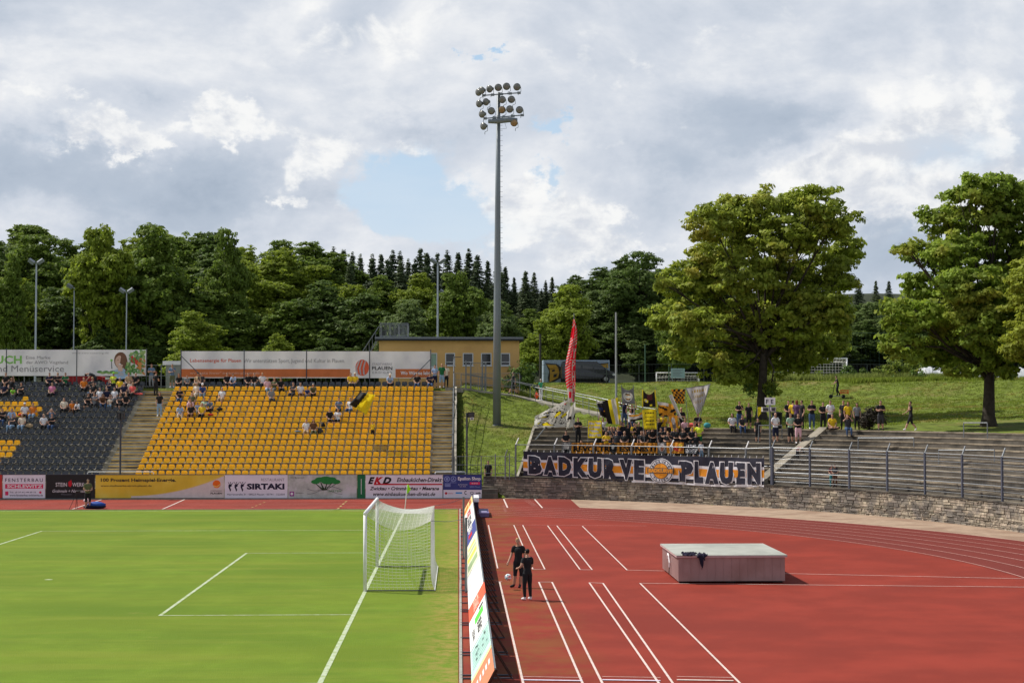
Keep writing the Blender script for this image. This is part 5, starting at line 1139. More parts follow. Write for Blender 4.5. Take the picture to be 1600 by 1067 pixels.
b.poly([(852, 567), (870, 568.5), (877, 574), (877, 590), (866, 596), (858, 600), (856, 590), (858, 580)], f, gd); b.poly([(853.5, 569), (868, 570), (872.5, 574.5), (860, 577)], g, gy); b.poly([(859, 576), (872, 574.5), (874, 582), (872, 590), (858.5, 597), (859.5, 586)], g, gy); b.poly([(862.5, 578), (867, 577), (867, 580), (862.5, 581)], h_, gd); b.poly([(865, 585), (870, 584), (869.5, 588.5), (864.5, 589.5)], h_, gd)
b.poly([(937, 569), (950, 567.5), (950.5, 575), (944, 574)], g, gy); b.poly([(936, 568), (951, 566.5), (951, 568), (938, 569.5)], h_, gd); b.poly([(876, 580), (951, 578), (951, 600), (876, 600)], f, gd); b.build('graffiti', T_)
def car(name, prof, wheels, W_, loc, rz, paint, label, cat, glass_poly, wr=.33, scale=1.0):
    """prof: side outline (x forward, z); built facing +x"""
    T_ = thing(name, label, cat, loc, rz); b = MB(); n = len(prof); hw = W_/2
    def ins(z): return .0 if z < .95 else min(.16, (z-.95)*.24)
    A = [(x, -(hw-ins(z)), z) for x, z in prof]; B_ = [(x, hw-ins(z), z) for x, z in prof]
    b.add(A+B_, [(i, i+n, (i+1) % n+n, (i+1) % n) for i in range(n)]+[tuple(range(n)), tuple(range(2*n-1, n-1, -1))], paint); b.build('body', T_ if False else None) if False else None
    o = bpy.data.objects; me = b; me_o = MB(); me_o.v, me_o.f, me_o.m, me_o.mats = b.v, b.f, b.m, b.mats
    def put(mb, nm, par=T_):
        m2 = bpy.data.meshes.new(nm); m2.from_pydata(mb.v, [], mb.f)
        for q in mb.mats: m2.materials.append(q)
        m2.polygons.foreach_set('material_index', mb.m); m2.update(); ob = bpy.data.objects.new(nm, m2); COL.objects.link(ob); ob.parent = par; return ob
    body = put(b, 'body')
    for gp in glass_poly:
        for s in (-1, 1):
            c = MB(); c.add([(x, s*(hw-ins(z)+.012), z) for x, z in gp], [tuple(range(len(gp))) if s < 0 else tuple(range(len(gp)-1, -1, -1))], glz); put(c, 'side_window')
    for x, z in wheels:
        for s in (-1, 1):
            c = MB(); c.lathe([(wr*.62, -.1), (wr, -.09), (wr, .09), (wr*.62, .1)], (x, s*(hw-.09), wr), black, 18, (0, 1, 0)); wo_ = put(c, 'wheel'); c = MB(); c.lathe([(.04, -.115), (wr*.6, -.104), (wr*.6, .104), (.04, .115)], (x, s*(hw-.09), wr), cm((140, 142, 145), 'wheel_rim', metal=.5, rough=.3), 14, (0, 1, 0)); put(c, 'rim', wo_)
    for s in (-1, 1):
        fx = max(p[0] for p in prof); c = MB(); c.box(fx-.30, fx-.05, s*(hw-.12)-.17, s*(hw-.12)+.13, .66, .84, cm((215, 218, 222), 'headlight_glass', rough=.15)); put(c, 'headlight')
    return T_, body
vp = [(-2.45, .35), (2.45, .35), (2.52, .55), (2.5, .85), (2.3, 1.02), (1.75, 1.15), (1.0, 1.78), (.75, 1.93), (-2.3, 1.98), (-2.45, 1.85), (-2.48, .8)]
vq = P(919, 598, 146.6); vz = terrain(vq.x, 146.6)
car('parked_van', vp, [(1.6, 0), (-1.5, 0)], 1.9, (vq.x, 147.0, vz), 0, mat('dark_van_paint', (.009, .012, .018), .2, .08, 2, spec=.6), 'dark blue grey van parked in front of the graffiti container, facing right', 'van', [[(1.55, 1.2), (1.02, 1.66), (.55, 1.72), (.5, 1.18)], [(.38, 1.2), (.38, 1.74), (-.55, 1.76), (-.55, 1.2)], [(-.7, 1.2), (-.7, 1.76), (-2.1, 1.76), (-2.2, 1.2)]], scale=1)
hp = [(-2.0, .3), (2.0, .3), (2.08, .5), (2.02, .75), (1.1, .95), (.35, 1.38), (-.9, 1.45), (-1.65, 1.2), (-2.05, .95), (-2.08, .5)]
hg = [[(.95, .98), (.3, 1.32), (-.2, 1.36), (-.25, .97)], [(-.35, .97), (-.32, 1.36), (-.95, 1.36), (-1.5, 1.12), (-1.45, 1.0)]]
q = P(1208, 590, 152); car('parked_car', hp, [(1.3, 0), (-1.3, 0)], 1.75, (q.x, 152.5, terrain(q.x, 152)-.1), 0, cm((170, 185, 205), 'silver_blue_paint', rough=.3, metal=.4), 'silver blue car parked behind the trunk of the big tree', 'car', hg)
q = P(132, 592, 122); car('parked_car', hp, [(1.3, 0), (-1.3, 0)], 1.75, (q.x, 122, 7.0), 0, cm((150, 22, 32), 'red_car_paint', rough=.3), 'red car parked behind the dark seats below the catering banner', 'car', hg)
# notice board, small training goal, far goal, fences
def nboard(px0, px1, y0_, y1_, yb, Y, label):
    a = P(px0, y1_, Y); c = P(px1, y0_, Y); zg_ = terrain(a.x, Y); T_ = thing('notice_board', label, 'notice board', ((a.x+c.x)/2, Y, zg_)); b = MB(); b.box(a.x, c.x, Y, Y+.06, a.z, c.z, cm((150, 178, 180), 'pale_teal_sign')); b.build('panel', T_)
    for x in (a.x+.15, c.x-.15): b = MB(); b.tube([(x, Y+.09, zg_), (x, Y+.09, c.z)], .04, grey, 6); b.build('post', T_)
    b = MB(); f = bf(Y, .01)
    for k in range(5): b.poly([(px0+2.5, y0_+3+k*2.2), (px1-3-(k*3) % 5, y0_+3+k*2.2), (px1-3-(k*3) % 5, y0_+2.2+k*2.2), (px0+2.5, y0_+2.2+k*2.2)], f, gry)
    b.build('notice', T_)
nboard(1048.5, 1070, 575.5, 590.5, 597, 143, 'pale teal notice board on two posts at the top of the bank')
zq = terrain(31, 158); xg = (P(1209, 590, 157).x+P(1322, 590, 157).x)/2
goal(xg, 157, PZ(1209, 560, 157)-2.5, 1, 'second white goal standing beyond the fence behind the bank', depth=1.9, netlines=.5, frame='y', nr=.012, r=.07, name='training_goal')
xg = (P(1026, 590, 156).x+P(1092, 590, 156).x)/2; goal(xg, 156, PZ(1026, 582, 156)-1.3, 1, 'small low white goal behind the notice board', depth=.9, h=1.2, netlines=.5, frame='y', nr=.008, name='training_goal', W2=2.05)
pts_ = [Vector((x, 145.2+max(0, x-26)*-.05, 0)) for x in np.arange(1.5, 44, 3.0)]
for p in pts_: p.z = terrain(p.x, p.y)-.05
wire_fence(pts_, 1.75, 'long dark mesh fence along the top of the grass bank', m=cm((62, 72, 66), 'fence_green'), rails=3, sp=.3)
pts_ = [Vector((x, 176., terrain(x, 176))) for x in np.arange(22, 60, 5.0)]
wire_fence(pts_, 5.0, 'very tall thin ball stop fence in front of the dark wood', m=cm((70, 92, 84), 'fence_green2'), rails=4, sp=.5)
# white plastic tunnel
b = MB(); a = P(1436, 592, 148); c = P(1640, 590, 148); vs = []; n = 90; k_ = 14
for i in range(n+1):
    x = a.x+(c.x-a.x)*i/n; e = min(1, i/5.)
    for j in range(k_+1): an = pi*j/k_; r = (1.45+.08*sin(i*1.3)+.10*abs(sin(i*.55)))*e**.5; vs.append((x, 149.5-2.2*cos(an)+.08*sin(i*.9+j), terrain(x, 149)-.2+1.05+r*sin(an)*(1+.05*sin(j*2+i*.6))-1.0))
b.add(vs, [(i*(k_+1)+j, i*(k_+1)+j+1, (i+1)*(k_+1)+j+1, (i+1)*(k_+1)+j) for i in range(n) for j in range(k_)], mat('white_plastic_sheet', (.62, .64, .66), .4, .12, 1.4, trans=.25)); tag(b.build('plastic_tunnel', smooth=True, origin=(a.x, 149.5, 7.5)), 'long white plastic covered tunnel beyond the shrubs behind the right tree', 'tunnel')
# ------------------------------------------------------------------ people
SK = mat('skin', (.46, .26, .18), .6, .06, 6); SKD = mat('tanned_skin', (.36, .185, .115), .6, .06, 6)
HAIR = {'brown': cm((58, 40, 28), 'brown_hair', rough=.7), 'dark': cm((28, 22, 20), 'dark_hair', rough=.7), 'blond': cm((165, 130, 85), 'blond_hair', rough=.7), 'grey': cm((165, 160, 155), 'grey_hair', rough=.7), 'bald': SK, 'red': cm((120, 62, 36), 'red_hair', rough=.7)}
CL = {k: cm(v, k.replace(' ', '_')+'_clothing', rough=.85, var=.12) for k, v in {'black': (30, 30, 33), 'white': (222, 222, 226), 'dark grey': (58, 58, 62), 'grey': (128, 130, 134), 'navy': (28, 32, 58), 'light blue': (150, 172, 205), 'blue': (48, 70, 130), 'jeans': (62, 84, 120), 'pale jeans': (130, 155, 180), 'pink': (205, 125, 160), 'coral': (225, 95, 90), 'red': (180, 30, 35), 'orange': (215, 120, 40), 'yellow': (228, 192, 40), 'lime': (140, 210, 70), 'green': (30, 100, 60), 'pale green': (160, 190, 165), 'olive': (92, 94, 66), 'brown': (98, 66, 46), 'tan': (176, 150, 115), 'cream': (222, 208, 188), 'maroon': (96, 34, 40), 'purple': (92, 62, 96), 'teal': (60, 140, 145), 'mint': (70, 160, 120), 'hi vis yellow': (205, 222, 60), 'light pink': (220, 175, 185), 'blue grey': (96, 116, 140)}.items()}
SHOE = {'white': cm((225, 225, 228), 'white_shoe', rough=.6), 'dark': cm((30, 28, 30), 'dark_shoe', rough=.6)}
def V3(*a): return Vector(a)
def pose(kind):
    sh = {1: V3(.175, 0, 1.425), -1: V3(-.175, 0, 1.425)}
    J = dict(pel=V3(0, .01, .95), wai=V3(0, 0, 1.12), che=V3(0, 0, 1.31), nb=V3(0, .01, 1.47), hd=V3(0, -.01, 1.56), top=V3(0, -.005, 1.78))
    for s in (1, -1):
        n = 'R' if s > 0 else 'L'
        J['sh'+n] = sh[s].copy(); J['el'+n] = V3(s*.235, .03, 1.14); J['wr'+n] = V3(s*.235, -.07, .90); J['hn'+n] = V3(s*.225, -.11, .80)
        J['hp'+n] = V3(s*.09, .0, .90); J['kn'+n] = V3(s*.115, -.02, .49); J['an'+n] = V3(s*.12, .02, .09); J['to'+n] = V3(s*.145, -.14, .035)
    if kind == 'crossed':
        for n, s in (('R', 1), ('L', -1)): J['el'+n] = V3(s*.235, -.05, 1.17); J['wr'+n] = V3(-s*.02, -.24, 1.20+.05*(s > 0)); J['hn'+n] = V3(-s*.11, -.21, 1.22+.05*(s > 0))
    elif kind == 'clasp':
        for n, s in (('R', 1), ('L', -1)): J['el'+n] = V3(s*.24, -.02, 1.15); J['wr'+n] = V3(s*.08, -.24, 1.08); J['hn'+n] = V3(s*.01, -.30, 1.12)
    elif kind == 'up':
        for n, s in (('R', 1), ('L', -1)): J['el'+n] = V3(s*.27, -.10, 1.60); J['wr'+n] = V3(s*.22, -.16, 1.85); J['hn'+n] = V3(s*.20, -.17, 1.95)
    elif kind == 'oneup': J['elR'] = V3(.27, -.10, 1.62); J['wrR'] = V3(.2, -.16, 1.86); J['hnR'] = V3(.18, -.17, 1.96)
    elif kind == 'face': J['elR'] = V3(.22, -.14, 1.2); J['wrR'] = V3(.07, -.2, 1.44); J['hnR'] = V3(.03, -.17, 1.52); J['elL'] = V3(-.23, -.05, 1.16); J['wrL'] = V3(0, -.23, 1.2); J['hnL'] = V3(.09, -.22, 1.2)
    elif kind in ('walk', 'walkface'):
        J['knR'] = V3(.1, -.20, .51); J['anR'] = V3(.1, -.36, .12); J['toR'] = V3(.11, -.52, .10); J['knL'] = V3(-.1, .10, .49); J['anL'] = V3(-.1, .36, .17); J['toL'] = V3(-.1, .26, .04)
        J['elL'] = V3(-.23, -.12, 1.17); J['wrL'] = V3(-.2, -.32, 1.05); J['hnL'] = V3(-.18, -.40, 1.03); J['elR'] = V3(.23, .14, 1.16); J['wrR'] = V3(.22, .12, .92); J['hnR'] = V3(.22, .10, .82)
        if kind == 'walkface': J['elR'] = V3(.22, -.16, 1.25); J['wrR'] = V3(.11, -.14, 1.5); J['hnR'] = V3(.09, -.10, 1.6)
    elif kind == 'bend':
        J.update(wai=V3(0, -.08, 1.10), che=V3(0, -.30, 1.22), nb=V3(0, -.45, 1.27), hd=V3(0, -.55, 1.25), top=V3(0, -.74, 1.16))
        for n, s in (('R', 1), ('L', -1)): J['sh'+n] = V3(s*.17, -.40, 1.26); J['el'+n] = V3(s*.2, -.45, 1.0); J['wr'+n] = V3(s*.15, -.6, .85); J['hn'+n] = V3(s*.12, -.66, .78)
    elif kind.startswith('sit') or kind == 'cross_legs':
        dz = -.41
        for k in ('pel', 'wai', 'che', 'nb', 'hd', 'top'): J[k] = J[k]+V3(0, .02, dz)
        for n, s in (('R', 1), ('L', -1)):
            J['sh'+n] = J['sh'+n]+V3(0, .02, dz); J['hp'+n] = V3(s*.09, -.02, .50); J['kn'+n] = V3(s*.13, -.42, .52); J['an'+n] = V3(s*.13, -.44, .12); J['to'+n] = V3(s*.15, -.60, .05)
            J['el'+n] = V3(s*.24, -.03, .76); J['wr'+n] = V3(s*.11, -.24, .64); J['hn'+n] = V3(s*.05, -.31, .63)
        if kind == 'sit_lean':
            J.update(wai=V3(0, -.02, .70), che=V3(0, -.12, .86), nb=V3(0, -.22, 1.0), hd=V3(0, -.27, 1.08), top=V3(0, -.33, 1.30))
            for n, s in (('R', 1), ('L', -1)): J['sh'+n] = V3(s*.17, -.18, .97); J['el'+n] = V3(s*.19, -.36, .66); J['wr'+n] = V3(s*.07, -.48, .60); J['hn'+n] = V3(s*.02, -.53, .58)
        if kind == 'sit_face':
            for n, s in (('R', 1), ('L', -1)): J['el'+n] = V3(s*.27, -.2, .98); J['wr'+n] = V3(s*.10, -.17, 1.16); J['hn'+n] = V3(s*.05, -.14, 1.22)
        if kind == 'sit_up':
            J['elR'] = V3(.30, -.10, 1.1); J['wrR'] = V3(.25, -.12, 1.34); J['hnR'] = V3(.22, -.12, 1.43)
        if kind == 'sit_turn':
            J['hd'] += V3(.02, 0, 0); J['elR'] = V3(.24, -.16, .86); J['wrR'] = V3(.04, -.24, .86); J['hnR'] = V3(-.04, -.24, .88)
        if kind == 'cross_legs':
            for k in J: J[k] = J[k]+V3(0, 0, -.41)
            for n, s in (('R', 1), ('L', -1)): J['kn'+n] = V3(s*.36, -.22, .12); J['an'+n] = V3(-s*.04, -.36, .08); J['to'+n] = V3(-s*.16, -.38, .06); J['wr'+n] = V3(s*.12, -.24, .22); J['hn'+n] = V3(s*.07, -.3, .2)
    elif kind == 'ride':
        J.update(che=V3(0, -.06, 1.30), nb=V3(0, -.10, 1.46), hd=V3(0, -.12, 1.54), top=V3(0, -.14, 1.76))
        for n, s in (('R', 1), ('L', -1)): J['sh'+n] = V3(s*.17, -.08, 1.42); J['el'+n] = V3(s*.22, -.22, 1.18); J['wr'+n] = V3(s*.20, -.42, 1.05); J['hn'+n] = V3(s*.2, -.48, 1.05)
        J['knR'] = V3(.1, -.14, .50); J['anR'] = V3(.08, -.02, .09); J['toR'] = V3(.08, -.18, .04); J['knL'] = V3(-.1, .0, .5); J['anL'] = V3(-.08, .22, .09); J['toL'] = V3(-.08, .08, .04)
    elif kind == 'carry': J['elR'] = V3(.24, .0, 1.15); J['wrR'] = V3(.22, -.22, 1.08); J['hnR'] = V3(.2, -.31, 1.08)
    elif kind == 'boy_a': J['elL'] = V3(-.26, -.02, 1.15); J['wrL'] = V3(-.33, -.17, .93); J['hnL'] = V3(-.35, -.23, .86); J['top'] = V3(-.03, -.04, 1.77); J['toR'] = V3(.05, -.15, .035); J['toL'] = V3(-.30, -.06, .035); J['anR'] = V3(.06, .0, .09); J['anL'] = V3(-.16, .0, .09)
    elif kind == 'boy_b':
        J['elL'] = V3(-.24, -.09, 1.15); J['wrL'] = V3(-.17, -.30, 1.10); J['hnL'] = V3(-.13, -.38, 1.12); J['elR'] = V3(.29, .04, 1.20); J['wrR'] = V3(.28, -.20, 1.10); J['hnR'] = V3(.26, -.29, 1.09)
    return J
BONES = [('pel', 'wai', .135, .120), ('wai', 'che', .120, .14), ('che', 'nb', .14, .07), ('nb', 'hd', .055, .06)]
def capsule(b, pts, rads, m, n, sub=4, flat=1.0, caps=2):
    """tapering limb through the joints, Catmull-Rom smoothed, closed ends"""
    P_, R_ = [], []
    k = len(pts)
    for i in range(k-1):
        p0 = pts[max(0, i-1)]; p1 = pts[i]; p2 = pts[i+1]; p3 = pts[min(k-1, i+2)]
        for s in range(sub):
            t_ = s/sub; tt = t_*t_; t3 = tt*t_
            P_.append((p1*2+(p2-p0)*t_+(p0*2-p1*5+p2*4-p3)*tt+(p1*3-p0-p2*3+p3)*t3)*.5); q = t_*t_*(3-2*t_); R_.append(rads[i]*(1-q)+rads[i+1]*q)
    P_.append(pts[-1]); R_.append(rads[-1]); b.tube(P_, R_, m, n)
from mathutils import bvhtree
def remesh_body(b, vox):
    """fuse all volumes into one continuous surface"""
    me = bpy.data.meshes.new('r'); me.from_pydata(b.v, [], b.f); me.update(); o = bpy.data.objects.new('r', me); COL.objects.link(o)
    md = o.modifiers.new('r', 'REMESH'); md.mode = 'VOXEL'; md.voxel_size = vox; md.use_smooth_shade = True
    sm = o.modifiers.new('s', 'SMOOTH'); sm.factor = .5; sm.iterations = 2
    dg = bpy.context.evaluated_depsgraph_get(); dg.update(); r = bpy.data.meshes.new_from_object(o.evaluated_get(dg)); bpy.data.objects.remove(o); bpy.data.meshes.remove(me); return r
def closest_seg(p, a, c):
    d = c-a; t_ = max(0, min(1, (p-a).dot(d)/max(1e-9, d.dot(d)))); return (p-(a+d*t_)).length, t_
def make_body(kind, vox=.035, fine=False, slim=1.0):
    J = pose(kind); b = MB(); m = SK; n = 12
    f = slim
    def ell(c, r, q=None): # ellipsoid volumes for trunk
        b.blob(c, r, m, 12, 8)
    tr = [J['pel'], J['wai'], J['che'], J['nb']]
    up = (J['che']-J['pel']).normalized(); side = V3(1, 0, 0); fr = up.cross(side)
    vs = []; L_ = [(J['pel']-up*.10, .10, .085), (J['pel']-up*.02, .165, .115), (J['pel']+up*.07, .155, .11), (J['wai'], .14*f, .10), (J['wai'].lerp(J['che'], .6), .155*f, .112), (J['che']+(J['nb']-J['che'])*.2, .175*f, .12), (J['che']+(J['nb']-J['che'])*.6, .165, .105), (J['nb']-up*.03, .10, .08), (J['nb'], .06, .058)]
    for c, rx, ry in L_: vs += [c+side*(rx*cos(2*pi*i/16))+fr*(ry*sin(2*pi*i/16)) for i in range(16)]
    k = len(L_); b.add(vs, [(i*16+j, i*16+(j+1) % 16, (i+1)*16+(j+1) % 16, (i+1)*16+j) for i in range(k-1) for j in range(16)]+[tuple(range(15, -1, -1)), tuple(range((k-1)*16, k*16))], m)
    hu = (J['top']-J['hd']).normalized(); hf = -hu.cross(side).normalized()   # face direction
    if hf.y > 0: hf = -hf
    capsule(b, [J['nb']-hu*.03, J['hd']], [.064, .060], m, 10)
    hc = J['hd']+hu*.115
    hv = []; prof = [(-.105, .035, .03, .045), (-.085, .050, .055, .03), (-.05, .064, .075, .012), (0, .074, .090, 0), (.045, .076, .095, -.004), (.08, .066, .085, -.008), (.105, .042, .055, -.008), (.115, .012, .015, -.008)]
    for z, rx, ry, fo in prof: hv += [hc+hu*z+side*(rx*cos(2*pi*i/14))+hf*(ry*sin(2*pi*i/14)+fo) for i in range(14)]
    k = len(prof); b.add(hv, [(i*14+j, i*14+(j+1) % 14, (i+1)*14+(j+1) % 14, (i+1)*14+j) for i in range(k-1) for j in range(14)]+[tuple(range(13, -1, -1)), tuple(range((k-1)*14, k*14))], m)
    b.blob(hc+hf*.098-hu*.018, (.014, .02, .024), m, 8, 6); b.blob(hc+hf*.085-hu*.062, (.026, .014, .012), m, 8, 5)
    for s in (1, -1): b.blob(hc+side*s*.076-hu*.015, (.012, .022, .032), m, 8, 6)
    for s, N in ((1, 'R'), (-1, 'L')):
        capsule(b, [J['nb'].lerp(J['sh'+N], .4)-up*.02, J['sh'+N], J['el'+N], J['wr'+N]], [.066, .070*f, .047*f, .031], m, 10)
        capsule(b, [J['pel'].lerp(J['hp'+N], .6), J['hp'+N], J['hp'+N].lerp(J['kn'+N], .5), J['kn'+N], J['kn'+N].lerp(J['an'+N], .35), J['an'+N]], [.095, .105*f, .096*f, .072, .070*f, .047], m, 12, 3)
        capsule(b, [J['an'+N]+V3(0, .03, -.03), J['an'+N].lerp(J['to'+N], .5)-V3(0, 0, .012), J['to'+N]], [.045, .05, .036], m, 10, 3)
        # palm
        h = (J['hn'+N]-J['wr'+N]).normalized(); capsule(b, [J['wr'+N], J['wr'+N]+h*.05, J['wr'+N]+h*.085], [.028, .036, .034], m, 8, 2)
    r = remesh_body(b, vox)
    # fingers: separate bent chains rooted in the palm
    fb = MB()
    for s, N in ((1, 'R'), (-1, 'L')):
        w_ = J['wr'+N]; h = (J['hn'+N]-w_).normalized(); ax = h.cross(V3(0, 0, 1)); ax = ax.normalized() if ax.length > .2 else V3(0, 1, 0)
        if abs(h.z) > .8: ax = V3(0, 1, 0)
        cu = h.cross(ax).normalized(); cu = cu if cu.z < 0 or abs(h.z) > .8 else -cu
        if abs(h.z) > .8: cu = V3(-s, 0, 0)
        for i, L in enumerate((.066, .078, .072, .056)):
            p = w_+h*.08+ax*(.024-.016*i); q = p+h*L*.5+cu*.010; e = q+h*L*.38+cu*L*.35; fb.tube([p, q, e], [.0105, .0095, .007], m, 6 if fine else 4)
        p = w_+h*.03+ax*.03; q = p+ax*.026+h*.03+cu*.01; fb.tube([w_+h*.02+ax*.018, q, q+h*.034+cu*.012], [.013, .0115, .009], m, 6 if fine else 4)
    # face details
    eb = MB()
    for s in (1, -1):
        e = hc+side*s*.030+hf*.088+hu*.012; eb.blob(e, (.012, .006, .007), m, 8, 5); 
    return r, fb, eb, J, (hc, hu, hf, side)
def assign(me, J, H, sleeve=.45, short=False, vneck=True):
    hc, hu, hf, side = H; n = len(me.polygons); idx = [0]*n
    for i, p in enumerate(me.polygons):
        c = Vector(p.center); cands = []
        for a, b_, lab, r in (('pel', 'wai', 'torso', .14), ('wai', 'che', 'torso', .15), ('che', 'nb', 'torso', .14)):
            d, t_ = closest_seg(c, J[a], J[b_]); cands.append((d-(r if a != 'che' else .14-.085*t_), lab, t_))
        d, t_ = closest_seg(c, J['nb']+hu*.03, J['hd']); cands.append((d-.055, 'neck', t_)); cands.append(((c-hc).length-.095, 'head', 0))
        for N in 'RL':
            for a, b_, lab, r in (('sh', 'el', 'uarm', .055), ('el', 'wr', 'farm', .036), ('wr', 'hn', 'hand', .035), ('hp', 'kn', 'thigh', .085), ('kn', 'an', 'calf', .055), ('an', 'to', 'foot', .05)): d, t_ = closest_seg(c, J[a+N], J[b_+N]); cands.append((d-r, lab, t_))
        _, lab, t_ = min(cands)
        if lab == 'head':
            v = c-hc; up_ = v.dot(hu); fo = v.dot(hf); idx[i] = 5 if (up_ > .062 or (fo < .0 and up_ > -.045) or (fo < .045 and up_ > .02 and abs(v.dot(side)) > .055 and up_ > .035)) else 0
        elif lab == 'torso': idx[i] = 1 if (c-J['pel']).dot((J['che']-J['pel']).normalized()) > -.03 else 2
        elif lab == 'neck': idx[i] = 0
        elif lab == 'uarm': idx[i] = 1 if t_ < .62 else 6
        elif lab == 'farm': idx[i] = 6 if t_ < .93 else 0
        elif lab == 'hand': idx[i] = 0
        elif lab == 'thigh': idx[i] = 2
        elif lab == 'calf': idx[i] = 3 if t_ > .08 else 2
        elif lab == 'foot': idx[i] = 4
        if lab == 'calf' and t_ > .93: idx[i] = 4
    return idx
eyem = cm((30, 24, 22), 'eye_dark', rough=.3)
LIB = {}
def body_mesh(kind, vox=.035, fine=False, slim=1.0):
    key = (kind, vox, slim)
    if key in LIB: return LIB[key]
    me, fb, eb, J, H = make_body(kind, vox, fine, slim); idx = assign(me, J, H)
    v = [tuple(x.co) for x in me.vertices]; f = [tuple(p.vertices) for p in me.polygons]; o = len(v)
    v += fb.v; f += [tuple(a+o for a in q) for q in fb.f]; idx += [0]*len(fb.f); o = len(v); v += eb.v; f += [tuple(a+o for a in q) for q in eb.f]; idx += [7]*len(eb.f)
    m2 = bpy.data.meshes.new('person_'+kind); m2.from_pydata(v, [], f)
    for q in range(8): m2.materials.append(SK if q != 7 else eyem)
    m2.polygons.foreach_set('material_index', idx); m2.polygons.foreach_set('use_smooth', [True]*len(f)); m2.update(); bpy.data.meshes.remove(me)
    hc, hu, hf, side = H
    hb = MB(); up = hu     # long hair shell
    for i in range(9):
        pass
    vs = []; n = 10; rows = [(.10, .05), (.075, .082), (.03, .094), (-.03, .096), (-.10, .095), (-.17, .085), (-.22, .05)]
    for z, r_ in rows:
        for i in range(n+1):
            a = pi+pi*i/n; a = pi*1.0*i/n; vs.append(hc+hu*z+side*(r_*cos(a))-hf*(max(0, sin(a))*r_*1.08-.02))
    k = len(rows); hb.add(vs, [(j*(n+1)+i, j*(n+1)+i+1, (j+1)*(n+1)+i+1, (j+1)*(n+1)+i) for j in range(k-1) for i in range(n)], SK); hm_ = bpy.data.meshes.new('long_hair'); hm_.from_pydata([tuple(q) for q in hb.v], [], hb.f); hm_.materials.append(SK); hm_.polygons.foreach_set('use_smooth', [True]*len(hb.f)); hm_.update()
    cb_ = MB(); cb_.lathe([(.088, .035), (.094, .06), (.085, .10), (.05, .125), (.012, .132)], hc, SK, 12, hu)
    br = [hc+hu*.045+hf*.08+side*(.07*cos(a))+hf*(.075*sin(a)) for a in np.linspace(0, pi, 8)]; cb_.add(br+[q-hu*.012 for q in br], [tuple(range(8)), tuple(range(15, 7, -1))]+[(i, i+1, i+9, i+8) for i in range(7)], SK)
    cp_ = bpy.data.meshes.new('cap'); cp_.from_pydata([tuple(q) for q in cb_.v], [], cb_.f); cp_.materials.append(SK); cp_.update()
    LIB[key] = (m2, hm_, cp_); return LIB[key]
PEOPLE = []
def person(loc, kind, shirt, trous, label, calf='same', hair='brown', rz=0.0, h=1.75, shoes='dark', sleeve='skin', long=False, cap=None, cat='spectator', group=None, skin=SK, vox=.035, fine=False, slim=1.0):
    me, hl, cp = body_mesh(kind, vox, fine, slim); o = bpy.data.objects.new('person', me); COL.objects.link(o); s = h/1.78; o.location = loc; o.scale = (s, s, s); o.rotation_euler = (0, 0, rz)
    T = CL[trous] if trous in CL else trous; S = CL[shirt]
    ms = [skin, S, T, (skin if calf == 'skin' else T), SHOE[shoes], HAIR[hair], (skin if sleeve == 'skin' else S), eyem]
    for i, m in enumerate(ms): sl_ = o.material_slots[i]; sl_.link = 'OBJECT'; sl_.material = m
    tag(o, label, cat, group)
    if long: c = bpy.data.objects.new('hair', hl); COL.objects.link(c); c.parent = o; c.material_slots[0].link = 'OBJECT'; c.material_slots[0].material = HAIR[hair]
    if cap: c = bpy.data.objects.new('cap', cp); COL.objects.link(c); c.parent = o; c.material_slots[0].link = 'OBJECT'; c.material_slots[0].material = CL[cap]
    PEOPLE.append(o); return o
rp = random.Random(21); SITS = ['sit', 'sit', 'sit_lean', 'sit_turn', 'sit']
def seated(px, i, shirt, trous='black', what='', **kw):
    y = rowY(i)-.03; x = P(px, 620, rowY(i)).x; kind = kw.pop('kind', None) or rp.choice(SITS); blk_ = 'dark' if px < 240 else 'yellow'
    row = ('top row' if i == 16 else ordw(17-i)+' row from the top'); extra = kw.pop('extra', '')
    lb = f'person in {shirt} {what or "top"}{extra} sitting among the {blk_} seats, {row}'
    person((x, y, rowZ(i)+(-.03 if kw.get('h', 1.75) > 1.4 else .05)), kind, shirt, trous, lb, rz=rp.uniform(-.35, .35), group=f'spectators sitting in the grandstand', **kw)
K = dict
